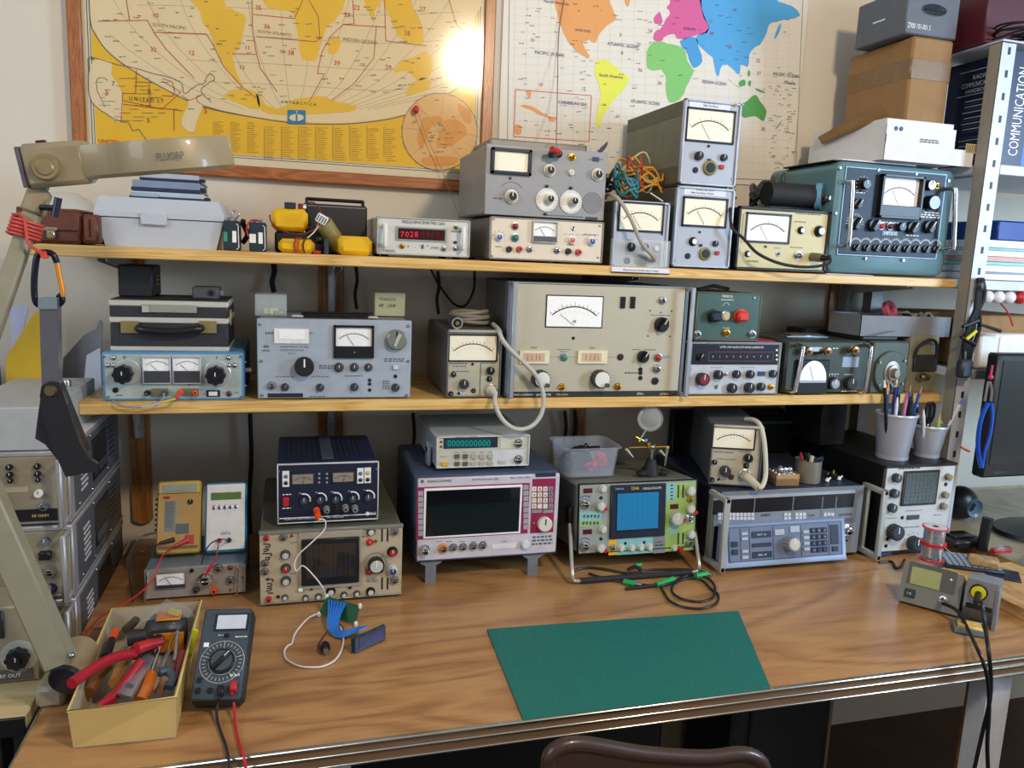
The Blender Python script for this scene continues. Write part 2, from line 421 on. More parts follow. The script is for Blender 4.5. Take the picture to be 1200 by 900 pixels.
b = MB(); b.box((3.6,-3.2,0),(3.7,.1,2.7),WALLM); struct('wall_right',b)
b = MB(); b.box((-1.9,-3.2,0),(-1.8,.1,2.7),WALLM); struct('wall_left',b)
FLOORM = mat('floor_brown','#4c382b',.5,var=.15,scale=8)
b = MB(); b.box((-1.9,-3.2,-.05),(3.7,.1,0),FLOORM); struct('floor',b)

# ---------------------------------------------------------------- work bench
X0,X1,YD0,YD1 = .222,2.46,-.895,-.02
dk = empty('workbench','long wooden workbench with teak grain top and metal strip edge','desk',(1.3,-.45,0))
def world_part(b,name,root):
    o = b.obj(name,root); o.matrix_parent_inverse = Matrix.Identity(4)
    o.data.transform(Matrix.Rotation(-root.rotation_euler[2],4,'Z') @ Matrix.Translation(-root.location)); return o
b = MB(); b.box((X0,YD0+.006,ZD-.03),(X1,YD1,ZD),TEAK,.0015); top = world_part(b,'desktop',dk)
EDGEB = mat('edge_brown','#6b5038',.4,var=.1,scale=12)
EDGEA = mat('edge_aluminium','#d0ccc0',.22,1,var=.05)
b = MB()
b.box((X0,YD0-.001,ZD-.0045),(X1,YD0+.008,ZD+.0012),EDGEA,.0015)
b.box((X0,YD0+.001,ZD-.012),(X1,YD0+.006,ZD-.0045),EDGEB)
b.box((X0,YD0-.0025,ZD-.0155),(X1,YD0+.006,ZD-.012),EDGEA,.0012)
b.box((X0,YD0+.001,ZD-.029),(X1,YD0+.006,ZD-.0155),EDGEB)
b.box((X0,YD0-.0015,ZD-.0325),(X1,YD0+.006,ZD-.029),EDGEA,.001)
world_part(b,'edge_strip',dk)
b = MB(); b.box((X0-.002,YD0,ZD-.032),(X0+.001,YD1,ZD+.0006),EDGEA,.0005); world_part(b,'edge_strip',dk)
LEGW = mat('leg_white','#c6c9d0',.45)
for x in (.60,1.815):
    b = MB(); b.box((x,YD0+.03,0),(x+.055,YD0+.075,ZD-.031),LEGW,.003); world_part(b,'leg',dk)
    b = MB(); b.box((x,YD1-.09,0),(x+.055,YD1-.04,ZD-.031),LEGW,.003); world_part(b,'leg',dk)
b = MB(); b.box((1.30,-.42,.005),(1.86,-.40,ZD-.031),mat('panel_beige','#8c7c62',.6)); world_part(b,'back_panel',dk)
b = MB(); b.box((1.872,YD0+.05,.0),(1.89,YD0+.13,ZD-.031),PINED,.002); world_part(b,'side_panel',dk)

# ---------------------------------------------------------------- wall shelves
def shelf(name,label,xa,xb,z,t,yb=-.012):
    r = empty(name,label,'shelf',((xa+xb)/2,-.17,z-t))
    b = MB(); b.box((xa,YS,z-t),(xb,yb,z),PINE,.002); world_part(b,'board',r); return r
XT0 = aty(30,288,YS).x; XT1 = aty(1124,331,YS).x
shelf('wall_shelf','upper pine shelf board below the maps',XT0,XT1,ZT,.021)
XM1 = aty(1103,465,YS).x
shelf('wall_shelf','lower pine shelf board above the workbench',.20,XM1,ZM,.0235)
# wooden uprights fixed to the wall, with metal shelf brackets
def upright(px,py0,py1,w,label,y=-.012):
    x = aty(px,py0,y).x; z0 = aty(px,py1,y).z; z1 = aty(px,py0,y).z
    r = empty('wall_batten',label,'batten',(x,-.006,z0))
    b = MB(); n = 8; poly = [(x-w/2,z1),(x-w/2,z0+w*.25)]+[(x-w/2+w*i/n,z0+w*.25-w*.22*math.sin(PI*i/n)) for i in range(1,n)]+[(x+w/2,z0+w*.25),(x+w/2,z1)]
    b.prism(poly,-.0125,-.0005,PINED); world_part(b,'board',r)
    return x,r
def bracket(x,z,label,m=ALU,L=.26,dz=.12):
    r = empty('shelf_bracket',label,'bracket',(x,-.02,z-dz))
    b = MB()
    for s in (-1,1):
        b.prism([(-.013,z-dz),(-.013,z),(-L,z),(-L,z-.008),(-.05,z-.03),(-.022,z-dz)],x+s*.008-.0008,x+s*.008+.0008,m,axis='x')
    b.box((x-.009,-.0165,z-dz),(x+.009,-.0125,z),m); b.box((x-.009,-L,z-.0025),(x+.009,-.013,z),m)
    for k in range(2): b.cyl((x,-.0165,z-dz*(.8-k*.5)),(x,-.019,z-dz*(.8-k*.5)),.004,STEEL,10)
    world_part(b,'bracket',r) if False else None
    o = b.obj('arm',r); o.data.transform(Matrix.Translation(-r.location)); return r
u,_ = upright(156,300,615,.042,'wooden batten at the left end of the shelves, rounded foot')
bracket(u,ZM-.0236,'grey bracket under the left end of the lower shelf'); bracket(u-.012,ZT-.0212,'grey bracket under the left end of the upper shelf',dz=.08)
for px,lb in ((378,'second wooden batten behind the note card, left strip'),(398,'second wooden batten behind the note card, right strip')):
    upright(px,312,520,.02,lb)
u = aty(388,400,-.012).x; bracket(u,ZT-.0212,'grey bracket behind the note card on the oscillator'); bracket(u,ZM-.0236,'grey bracket above the blue bench supply')
u = aty(697,330,-.012).x; bracket(u,ZT-.0212,'grey bracket above the large beige level meter',dz=.028)
upright(690,320,520,.03,'wooden batten behind the large beige level meter')
u,_ = upright(980,330,480,.028,'wooden batten behind the olive military meter'); bracket(u+.028,ZT-.0212,'grey bracket above the olive military meter',ALU); bracket(u+.028,ZM-.0236,'grey bracket under the right end of the lower shelf',ALU)
# ================================================================ maps on the wall
def flat_poly(b,pts,y,m,Y):
    q = [aty(px,py,Y) for px,py in pts]; b.add([(p.x,y,p.z) for p in q],[tuple(range(len(q)))],m)
def smooth_pts(pts,n=3,closed=True):
    P = [Vector((a,c)) for a,c in pts]; N = len(P); Q = []
    for i in range(N if closed else N-1):
        a,bb,c,d = (P[(i-1) % N],P[i],P[(i+1) % N],P[(i+2) % N]) if closed else (P[max(i-1,0)],P[i],P[i+1],P[min(i+2,N-1)])
        for k in range(n):
            t = k/n; Q.append(.5*((2*bb)+(c-a)*t+(2*a-5*bb+4*c-d)*t*t+(3*bb-a-3*c+d)*t**3))
    if not closed: Q.append(P[-1])
    return [(q.x,q.y) for q in Q]
def coast(pts,jit=1.0,n=3):
    out = []
    for x,y in smooth_pts(pts,n): out.append((x+random.uniform(-jit,jit),y+random.uniform(-jit,jit)))
    return out
def stroke(b,pts,y,w,m,Y,closed=False):
    q = [aty(px,py,Y) for px,py in pts]; 
    if closed: q.append(q[0])
    for i in range(len(q)-1):
        p,r = q[i],q[i+1]; d = Vector((r.x-p.x,r.z-p.z)); 
        if d.length < 1e-7: continue
        d.normalize(); nx,nz = -d.y*w/2,d.x*w/2
        b.add([(p.x+nx,y,p.z+nz),(p.x-nx,y,p.z-nz),(r.x-nx,y,r.z-nz),(r.x+nx,y,r.z+nz)],[(0,1,2,3)],m)
def wtext(b,px,py,t,h,m,Y,y,maxw=None):
    p = aty(px,py,Y); k = (aty(px+1,py,Y)-p).x; b.text(t,p.x,p.z,h*k,m,y,maxw=maxw*k if maxw else None)
def scribble(b,px,py,w,y,m,Y,n=3,th=1.2):
    x = px
    for i in range(n):
        l = w/n*random.uniform(.5,.9); stroke(b,[(x,py),(x+l,py+random.uniform(-.3,.6))],y,th*.0021,m,Y); x += w/n

# --- framed yellow map
MY = -.022
fr = empty('framed_map','yellow world map poster in a brown wooden frame under glass','framed picture',(aty(330,200,0).x,-.001,aty(330,215,0).z))
fx0,fx1 = aty(79.5,60,MY).x,aty(580,60,MY).x; fz0 = aty(330,211.5,MY).z; fz1 = fz0+.66; fw = .027
def fpart(b,n): return world_part(b,n,fr)
b = MB(); b.box((fx0,-.024,fz0),(fx1,-.001,fz0+fw),FRAMEW,.003); b.box((fx0,-.024,fz1-fw),(fx1,-.001,fz1),FRAMEW,.003)
b.box((fx0,-.024,fz0+fw),(fx0+fw,-.001,fz1-fw),FRAMEV,.003); b.box((fx1-fw,-.024,fz0+fw),(fx1,-.001,fz1-fw),FRAMEV,.003); fpart(b,'frame')
YEL = mat('map_yellow','#efc41c',.6,var=.04,scale=5); CRM = mat('map_cream','#ecdcb4',.6,var=.03,scale=5); MARG = mat('map_margin','#e6dfc4',.6,var=.02)
YEL2 = mat('map_land_yellow','#edc637',.6,var=.05,scale=9); RLINE = mat('map_red','#b8402c',.6,var=0); GLINE = mat('map_grey','#9c906e',.6,var=0); RNUM = mat('map_number_red','#c8402c',.6,var=0); ORG = mat('map_orange','#dfa14a',.6,var=.05)
pb = MB(); Y = -.014
pb.box((fx0+fw*.6,-.014,fz0+fw*.6),(fx1-fw*.6,-.004,fz1-fw*.6),MARG)
L_,R_,B_ = fx0+fw+.017,fx1-fw-.016,fz0+fw+.024
pb.box((L_,-.0145,B_),(R_,-.0139,fz1-fw-.02),YEL)
for q,w in (((L_-.008,B_-.008,R_+.008,fz1-.04),.0016),((L_-.003,B_-.003,R_+.003,fz1-.045),.0012)):
    x0,z0,x1,z1 = q
    for a,c in (((x0,z0),(x1,z0+w)),((x0,z0),(x0+w,z1)),((x1-w,z0),(x1,z1))): pb.box((a[0],-.0144,a[1]),(c[0],-.0139,c[1]),INKG)
oval = smooth_pts([(105,-60),(104.5,0),(106,25),(113,42),(126,60),(150,79),(187,101),(237,124),(300,137),(350,143),(412,144),(475,134),(522,111),(541,97),(552,75),(556,20),(556,-60)],3,True)
def zfit(pts): return pts
flat_poly(pb,oval,-.0150,CRM,Y)
stroke(pb,smooth_pts([(104,-20),(106,25),(113,42),(126,60),(150,79),(187,101),(237,125),(300,138),(350,144.5),(412,145),(475,135),(522,112),(543,97)],4,False),-.0154,.0018,INKG,Y)
# graticule
for k in range(-6,12):
    xb = 340+k*9; xt = 330+k*42; pts = smooth_pts([(xt,-20),(xt+(xb-xt)*.25-2,40),(xt+(xb-xt)*.62,95),(xb,128)],3,False); pts = [p for p in pts if 118 < p[0] < 550 and not (p[1] > 60 and p[0] < 175)]
    stroke(pb,pts,-.0152,.0007,GLINE,Y)
for yy in (12,45,76,100): stroke(pb,smooth_pts([(150+yy*.9,yy-6),(250,yy-4),(340,yy),(440,yy+6),(545-yy*.5,yy+2)],4,False),-.0152,.0007,GLINE,Y)
YL = dict(sa=[(221,-50),(222,-5),(234,12),(238,28),(247,40),(252,55),(262,75),(272,90),(284,102),(281,92),(272,67),(280,55),(288,22),(275,12),(264,3),(258,-50)],
 af=[(300,-50),(308,0),(318,10),(340,14),(346,25),(350,45),(353,65),(361,72),(372,67),(378,45),(385,30),(396,20),(404,3),(412,-50)],mad=[(385,48),(398,45),(397,59),(386,63)],
 ind=[(424,-50),(426,0),(433,16),(438,25),(440,10),(446,0),(446,-50)],sea=[(449,-50),(449,0),(456,17),(463,35),(475,49),(494,53),(496,38),(490,20),(482,0),(482,-50)],
 aus=[(462,85),(470,72),(484,68),(500,60),(508,74),(503,90),(488,93),(475,82)],nz=[(478,103),(494,92),(506,96),(498,107),(478,112)],ant=[(302,106),(311,122),(330,127),(345,117),(375,113),(395,119),(417,124),(410,131),(360,135),(320,134),(303,126)],antw=[(262,112),(280,104),(300,108),(304,128),(280,122)])
for k,pts in YL.items(): flat_poly(pb,coast(pts,.8),-.0154,YEL2,Y)
flat_poly(pb,coast([(110,71),(131,74),(131,88),(143,108),(142,143),(125,134),(108,120),(104.5,95)],.3),-.0156,CRM,Y)
flat_poly(pb,coast([(222,113),(237,112),(238,125),(232,140),(227,155),(216,151),(213,140),(220,125)],.6),-.0156,CRM,Y)
for pts in ([(110,69),(130,74),(160,81),(190,89),(205,93),(213,98),(216,110),(222,106),(232,100),(240,97),(244,87),(250,89),(251,94),(245,97),(238,102),(236,108),(239,112),(238,118)],[(110,70),(104,92),(107,118),(125,134),(142,143),(150,143),(156,153),(163,152),(171,163)],[(237,112),(238,124),(300,138)],[(127,95),(114,93),(115,108),(126,128)]): stroke(pb,coast(pts,.6,3)[:-3],-.0160,.0013,INKG,Y)
for pts in ([(190,92),(202,96),(205,108),(202,113),(190,112)],[(159,96),(178,97)],[(144,122),(175,126),(200,128),(214,130)],[(175,98),(176,126)],[(204,128),(204,153)],[(213,112),(222,118),(236,112)],[(160,82),(159,110),(144,109),(142,143)],[(115,25),(173,24),(181,39),(195,58),(228,92)],[(145,-20),(152,24)],[(181,38),(242,40),(250,53),(262,78),(284,102),(300,115)],[(295,-20),(296,35),(300,60),(305,80),(325,108)],[(272,63),(300,64)],[(296,17),(345,22),(355,0)],[(300,43),(370,49),(376,44)],[(412,-20),(415,28),(402,29),(388,42),(377,62),(372,86),(380,87),(362,120)],[(402,29),(452,32)],[(441,30),(438,68),(415,98),(388,118)],[(450,-20),(452,48),(500,54)],[(520,-20),(535,30),(562,48)],[(145,118),(190,128),(212,108),(190,95)],[(375,47),(373,20),(362,0)]): stroke(pb,pts,-.0162,.0013,RLINE,Y)
for x,y,t,h,m in ((183,18,'10',5.5,RNUM),(180,58,'32',5.5,RNUM),(225,62,'12',5.5,RNUM),(284,79,'13',5,RNUM),(290,56,'11',5,RNUM),(125,109,'3',7,RNUM),(241,130,'5',7,RNUM),(313,31,'36',5.5,RNUM),(341,62,'38',5.5,RNUM),(407,18,'37',5.5,RNUM),(418,9,'22',5.5,RNUM),(395,74,'39',5.5,RNUM),(455,79,'29',5.5,RNUM),(495,11,'27',5.5,RNUM),(303,9,'35',5.5,RNUM),(133,98,'7',6,INKG),(174,141,'5',6,INKG),(175,107,'0',6,INKG),(477,39,'28',5.5,RNUM),(552,34,'30',5,RNUM)): wtext(pb,x,y,t,h,m,Y,-.0165)
for x,y,t,h,w in ((199,31,'SOUTH PACIFIC',4,40),(322,39,'SOUTH ATLANTIC',3.5,40),(422,48,'INDIAN OCEAN',4,42)): wtext(pb,x,y,t,h,GLINE,Y,-.0165,maxw=w)
wtext(pb,128,166,'UNITED',5,RNUM,Y,-.0165)
wtext(pb,172,117,'U N I T E D  S T',5,INK,Y,-.0165,maxw=40); wtext(pb,350,121,'A N T A R C T I C A',3.4,INK,Y,-.0165,maxw=64)
for i in range(150):
    x,y = random.uniform(118,545),random.uniform(2,118)
    if y > 75 and x < 230: y = random.uniform(90,150)
    if y > 60+(x-120)*.6 and x < 200: continue
    scribble(pb,x,y,random.uniform(4,9),-.0164,INKG,Y,3,random.uniform(.5,.9))
for i in range(12):
    for k in range(3): x = 112+random.uniform(0,90); y = 92+i*4.5; stroke(pb,[(x,y),(x+random.uniform(6,14),y)],-.0164,.0008,INKG,Y)
for cx in range(8):
    x = 310+cx*20
    stroke(pb,[(x,148),(x,188-cx*.5)],-.0158,.0008,INKG,Y)
    for r in range(16):
        y = 149+r*2.45+cx*.35; l = random.uniform(7,14); stroke(pb,[(x+1.5,y),(x+1.5+l,y)],-.0158,.0009,mat('map_legend','#a98a2a',.6,var=0),Y)
for cx in range(3):
    x = 248+cx*20
    for r in range(16): y = 143+r*2.3+cx*.4; stroke(pb,[(x+1.5,y),(x+1.5+random.uniform(7,14),y)],-.0158,.0009,MATS['map_legend'],Y)
# polar inset
cc = [(515+44*math.cos(2*PI*i/48),154.5+45*math.sin(2*PI*i/48)) for i in range(48)]
flat_poly(pb,cc,-.0160,mat('map_inset','#e6bd7c',.6,var=.03),Y); stroke(pb,cc,-.0163,.0012,INKG,Y,True)
for pts in ([(496,138),(515,136),(518,145),(505,150),(500,165),(492,175),(489,160),(492,148)],[(520,142),(535,140),(546,150),(545,160),(535,166),(522,174),(512,172),(515,158)],[(495,185),(535,184),(530,194),(500,194)],[(535,122),(550,130),(552,145),(543,140)]): flat_poly(pb,coast(pts,1),-.0165,ORG,Y)
for k in range(4): a = k*PI/4+.1; stroke(pb,[(515-44*math.cos(a),154.5-45*math.sin(a)),(515+44*math.cos(a),154.5+45*math.sin(a))],-.0167,.0005,GLINE,Y)
for i in range(48):
    if i % 2: a = 2*PI*i/48; stroke(pb,[(515+44*math.cos(a),154.5+45*math.sin(a)),(515+46*math.cos(a),154.5+47*math.sin(a))],-.0163,.0008,INKG,Y)
for i in range(26): a = random.uniform(0,6.3); r = random.uniform(6,38); scribble(pb,515+r*math.cos(a)-3,154+r*math.sin(a),5,-.0168,INKG,Y,2,.8)
flat_poly(pb,[(337,129),(358,129.5),(358,146),(337,145.5)],-.0168,mat('map_logo_blue','#2a7fae',.6),Y)
flat_poly(pb,[(347.5+8.5*math.cos(2*PI*i/24),138+4.2*math.sin(2*PI*i/24)) for i in range(24)],-.0171,MARG,Y)
wtext(pb,347.5,132.2,'7',4.5,INKW,Y,-.0173); stroke(pb,[(347.5,134),(347.5,143)],-.0173,.004,mat('map_logo_blue'),Y)
fpart(pb,'map_print')
gl = bpy.data.materials.new('picture_glass'); gl.use_nodes = True; nt = gl.node_tree; nt.nodes.remove(nt.nodes['Principled BSDF'])
t_ = nt.nodes.new('ShaderNodeBsdfTransparent'); g_ = nt.nodes.new('ShaderNodeBsdfGlossy'); g_.inputs['Roughness'].default_value = .12; f_ = nt.nodes.new('ShaderNodeFresnel'); f_.inputs[0].default_value = 1.36; x_ = nt.nodes.new('ShaderNodeMixShader')
nt.links.new(f_.outputs[0],x_.inputs[0]); nt.links.new(t_.outputs[0],x_.inputs[1]); nt.links.new(g_.outputs[0],x_.inputs[2]); nt.links.new(x_.outputs[0],nt.nodes['Material Output'].inputs[0])
MATS['picture_glass'] = gl
b = MB(); b.box((fx0+fw*.7,-.0200,fz0+fw*.7),(fx1-fw*.7,-.0185,fz1-fw*.7),gl); fpart(b,'glass_pane')

# --- paper poster map
Y = -.004
pz0 = aty(800,211,Y).z; px0 = aty(588,60,Y).x; px1 = aty(942,60,Y).x; pz1 = 2.42
pm = MB(); PAP = mat('poster_paper','#ddd8cb',.55,var=.02,scale=4); ORP = mat('poster_orange','#dd9a5a',.55,var=.02)
pm.box((px0,-.004,pz0),(px1,-.001,pz1),PAP)
def pl(pts,col,j=.8): flat_poly(pm,coast(pts,j),-.0046,M(col,.55,var=.02),Y)
pl([(636,-60),(648,-5),(656,25),(662,42),(670,55),(680,63),(691,68),(686,58),(683,50),(690,47),(697,50),(702,40),(712,30),(722,22),(716,8),(713,-10),(712,-60)],'#dd9a5a')
pl([(730,-20),(732,2),(736,8),(738,0),(740,-20)],'#dd9a5a',.3)
pl([(700,71),(712,72),(725,82),(738,91),(732,102),(722,115),(710,130),(703,145),(704,149),(698,145),(702,120),(703,100),(697,85)],'#dfe04e')
pl([(786,-30),(785,3),(782,8),(786,15),(781,22),(775,32),(768,38),(766,47),(774,48),(780,42),(790,41),(795,46),(805,45),(815,41),(828,38),(830,30),(822,10),(820,-30)],'#cf5a93')
pl([(770,16),(774,15),(776,27),(768,28),(766,22)],'#cf5a93',.4)
pl([(760,55),(770,49),(782,51),(800,57),(806,72),(812,82),(814,82),(807,95),(801,110),(792,119),(784,119),(780,105),(780,90),(775,82),(762,82),(757,72)],'#7cbf6a')
pl([(798,47),(815,44),(820,60),(823,72),(812,80),(806,64),(798,52)],'#3f97cf')
pl([(820,-60),(821,10),(830,33),(815,44),(822,56),(835,68),(841,90),(845,78),(852,76),(858,80),(865,88),(868,76),(876,78),(880,60),(890,52),(898,40),(902,29),(915,24),(932,21),(938,17),(930,9),(920,4),(908,-5),(905,-60)],'#4a9fd6')
pl([(907,46),(911,34),(915,27),(914,35),(910,43)],'#4a9fd6',.3)
for pts in ([(868,124),(876,118),(885,111),(890,118),(898,130),(894,142),(885,136),(872,138),(867,132)],[(908,152),(912,146),(917,140),(913,147)],[(853,92),(858,97),(868,103),(862,100)],[(866,96),(872,93),(873,100),(867,101)],[(876,97),(880,94),(879,102)],[(885,103),(893,106),(897,109),(888,107)],[(877,82),(879,85),(878,90),(876,87)]): pl(pts,'#4f9a4c',.3)
pl([(700,177),(704,173),(712,166),(710,173),(704,179)],'#4a5468',.5)
for pts in ([(608,124),(620,124),(636,132),(646,138),(634,135),(620,128)],[(604,146),(611,148),(610,157),(604,157)],[(616,106),(622,106),(621,116)],[(643,137),(652,138),(650,142),(643,141)]): pl(pts,'#dd9a5a',.6)
for i in range(24):
    y = -20+i*9.5; stroke(pm,[(602,y),(770,y+6),(936,y+14)],-.0043,.0004,M('#c2b8ac',.6),Y)
for i in range(24): x = 604+i*14; stroke(pm,[(x,-30),(x-2,90),(x-3,205)],-.0043,.0004,M('#c2b8ac',.6),Y)
stroke(pm,[(604,105),(693,112),(690,166),(602,160)],-.0052,.0014,RNUM,Y,True)
stroke(pm,[(597,-10),(594,200),(765,206),(932,212),(941,-10)],-.0052,.001,INKG,Y)
for x,y,t,h,w in ((644,63,'PACIFIC OCEAN',3.6,34),(730,53,'ATLANTIC OCEAN',3.6,36),(756,120,'ATLANTIC OCEAN',3.4,34),(837,97,'INDIAN OCEAN',3.4,28),(716,89,'South America',3.4,28),(921,88,'PACIFIC OCEAN',3.4,30),(652,3,'North America',3.4,30),(671,121,'CARIBBEAN SEA',3.4,34),(683,36,'UNITED STATES',2.6,18),(808,34,'EUROPE',2.8,18),(925,97,'Oceania',3,14)): wtext(pm,x,y,t,h,M('#3c4470',.6),Y,-.0056,maxw=w)
for x,y,t in ((624,47,'31'),(748,52,'23'),(729,62,'8'),(750,82,'36'),(773,97,'26'),(724,136,'11'),(762,36,'14'),(833,25,'17'),(834,39,'40'),(855,55,'18'),(888,71,'25'),(889,86,'27'),(894,151,'30'),(861,12,'19'),(634,99,'10'),(684,104,'12'),(727,41,'5'),(925,138,'32')): wtext(pm,x,y,t,3.6,M('#a8475a',.6),Y,-.0056)
for i in range(170):
    x,y = random.uniform(604,930),random.uniform(0,195)
    if x > 745 and y > 105: continue
    scribble(pm,x,y,random.uniform(3,7),-.0055,M('#54503f',.6),Y,2,random.uniform(.4,.8))
for i in range(60): scribble(pm,random.uniform(900,930),random.uniform(95,200),random.uniform(2,6),-.0055,M('#54503f',.6),Y,2,.6)
single(pm,'map_poster','unframed paper world map poster with orange pink blue continents','poster')
# red pin and thread
b = MB(); p = aty(487,129,-.022); b.ball((p.x,-.030,p.z),.007,RED,12,(1,1,1.3)); b.cyl((p.x,-.0205,p.z-.004),(p.x,-.028,p.z),.0012,STEEL,6)
single(b,'map_pin','red round pin on the circular inset of the yellow map','pin')
# ================================================================ upper shelf instruments
def handle_bar(D,q,m,out=.02,name='handle',w=None):
    """flat upright grip: q = (x, ytop, ybottom, width px)"""
    x,y0,y1,wp = q; a = D.P(x,y0); c = D.P(x,y1); k = D.sc(x,y0)*wp/2; b = MB()
    b.box((a[0]-k,-out-.006,c[1]),(a[0]+k,-out,a[1]),m,.003); b.box((a[0]-k,-out,c[1]),(a[0]+k,0,c[1]+.008),m,.002); b.box((a[0]-k,-out,a[1]-.008),(a[0]+k,0,a[1]),m,.002)
    return D.put(b,name)
def tube_handle(D,x,y0,y1,m=CHROME,out=.03,r=.0045,dx=0,name='handle'):
    a = D.P(x,y0); c = D.P(x+dx,y1); b = MB(); e = .012
    b.tube([(a[0],0,a[1]),(a[0],-out+e,a[1]),(a[0],-out+e*.3,a[1]-e*.3),(a[0],-out,a[1]-e),(c[0],-out,c[1]+e),(c[0],-out+e*.3,c[1]+e*.3),(c[0],-out+e,c[1]),(c[0],0,c[1])],r,m,10,smooth=2)
    return D.put(b,name)
# red display frequency meter
D = Dev('frequency_meter','white frequency meter with red digit window and two white handles','frequency meter',ZT,(441,300),(549.5,301.5),(441,253),.22,y=-.315,lift=.005)
PW = mat('panel_white','#c9c9c4',.45,var=.03)
D.case(mat('case_beige','#a9a497',.5)); D.panel(PW); D.rim(M('#b9b8b0',.4,.3),.003,.006)
handle_bar(D,(450,262,290,5),WHITE); handle_bar(D,(541,266,293,5),WHITE)
D.rect((464,266.5,523,283),M('#8f9c94',.4),'display_frame',.002); D.rect((466.5,268.5,521,281),mat('display_red_dark','#3c060c',.2),'display',.003)
DR = mat('digit_red','#d8222e',.5,emit=.35,var=0)
for i,ch in enumerate('70280000'): 
    if i < 4: D.txt(471+i*5.4,274.6,ch,6.5,DR,y0=-.0065)
    else: D.txt(471+i*5.9,274.6,'8',6.5,M('#5c0d16',.3),y0=-.0065)
D.txt(496,261,'FREQUENCEMETRE L501',3.4,INK,maxw=64); D.txt(456,294,'FERISOL',3,INK,maxw=15)
D.knob(471,288.5,2.6,'jack',BRASS); D.txt(478,288.5,'A',2.5); D.knob(495,289.5,2.2,'toggle'); D.txt(509,290.5,'STOP',2.6); D.knob(519.5,291.5,2.6,'jack',STEEL)
D.knob(534,266.5,2.2,'lamp',M('#1d6b3c',.3)); D.knob(533,284,1.8,'button',BLACK); D.knob(533,291.5,2.2,'jack',STEEL); D.dash((529,270,540,273),INKG,3); D.txt(486,289,'-',3); D.txt(501,288,'O',2)
D.done()
# twin input power meter under the generator
GT = .0
D = Dev('power_meter','cream panel test set with central meter under the grey generator','test instrument',ZT,(572,303),(705,308),(573,253),.27,y=-.325,lift=.004)
D.case(mat('case_taupe','#6d6a63',.5),inset=.001); D.panel(mat('panel_cream','#d9cdb9',.5,var=.03),ins=(.004,.002,.004,.002)); D.rim(M('#8d8a82',.4,.3),.0035,.004)
D.meter((623,259.5,652,284.5),DIALW,M('#c4c4c0',.3),1,.30,M('#55585c',.4),proud=.008)
BL = mat('knob_blue','#2c4f9a',.4)
D.knob(584,278,4.2,'cap',M('#d3d2ca',.4),BL); D.ringticks(584,278,6,INK,5,-1.2,1.2); D.knob(603,265,3.4,'lamp',M('#7c1720',.3)); D.knob(603,278.5,3.8,'lamp',M('#1c6a58',.35))
D.knob(596,292,3.6,'post',M('#37333b',.4)); D.knob(608,292,3.6,'post',M('#c94a42',.4)); D.knob(620,292,3.2,'jack',STEEL); D.knob(652,293.5,3.2,'jack',STEEL); D.knob(665,294.5,3.6,'post',M('#37333b',.4)); D.knob(677,295.5,3.6,'post',M('#c94a42',.4))
D.knob(669,281.5,4,'cap',M('#d9d7cf',.4),M('#d2402f',.4)); D.knob(671,268.5,2,'toggle'); D.knob(692,283,4.4,'cap',M('#d3d2ca',.4),BL); D.ringticks(692,283,6,INK,5,-1.2,1.2)
for q in ((702,265),(700,302),(576,300),(578,257)): D.knob(*q,1.4,'screw',STEEL,L=.001,name='screw')
D.dash((580,288,587,290),INKG,2); D.dash((664,286,672,288),INK,2); D.dash((683,274,700,276),INKG,3); D.dash((660,274,684,275.5),M('#6fb2c0',.5),3)
D.done(); z1 = D.top
# grey signal generator
D = Dev('signal_generator','large grey generator with two white dials and red plug above cream test set','signal generator',z1+.003,(567,250.5),(706.5,261),(571.5,168),.26,y=-.325)
PG = mat('panel_grey','#8f9093',.45,.1,var=.03)
D.case(mat('case_grey','#8b8a86',.45,.1),inset=.001); D.panel(PG,.003)
D.meter((575,174.5,622,205),DIALC,M('#1c2030',.35),3.6,arc=False,proud=.007,needle=False)
D.dash((582,184,614,196),GLINE,5,4)
D.knob(597.5,209,1.6,'screw',INK); D.knob(598.5,230.5,6.8,'cap',M('#c8c4b4',.4),M('#14151a',.4)); D.ringticks(598.5,230.5,9,INKG,9,-1.4,1.4); D.dash((578,231,590,234),INKG,2)
D.knob(643,200,6,'cap',M('#c8c4b4',.4),M('#14151a',.4)); D.knob(699,205,6,'cap',M('#c8c4b4',.4),M('#14151a',.4)); D.knob(670,184.5,3.4,'jack',BRASS); D.knob(668.5,202.5,3.4,'post',KWHITE,BRASS)
D.rect((694,184.5,701,189),M('#1c3c5c',.4),'slide_switch',.003); D.dash((689,186,693,188),INKG,1); D.dash((702,186,706,188),INKG,1)
for cx,cy in ((640,234.5),(668,237)):
    c = D.P(cx,cy); k = D.sc(cx,cy); b = MB(); b.lathe([(12.8*k,0),(12.8*k,.002),(12.2*k,.0025)],KWHITE,YF,32)
    o = b.obj('scale_disc',D.root); o.location = (c[0],-D.t,c[1])
    D.at('knob',knob_mesh('cap',5.2*k,.016,M('#c8c4b4',.4),M('#14151a',.4)),c[0]+2*k,c[1]+1*k,-D.t-.0025)
    for i in range(24): 
        a = 2*PI*i/24; T = Matrix.Translation((c[0],0,c[1])) @ Matrix.Rotation(a,4,'Y'); D.let.add([(-.2*k,-D.t-.003,10.4*k),(.2*k,-D.t-.003,10.4*k),(.2*k,-D.t-.003,12*k),(-.2*k,-D.t-.003,12*k)],[(0,1,2,3)],INKG,T)
D.knob(640,218.5,1.8,'button',INK); D.knob(668,220.5,1.8,'button',INK); D.knob(638,251,1.6,'button',INK)
b = MB(); c = D.P(693,238); k = D.sc(693,238); b.lathe([(11.5*k,0),(11.5*k,.0006),(11*k,.0012),(10.4*k,.0006)],M('#818285',.4,.2),YF,32); o = b.obj('grille',D.root); o.location = (c[0],-D.t,c[1])
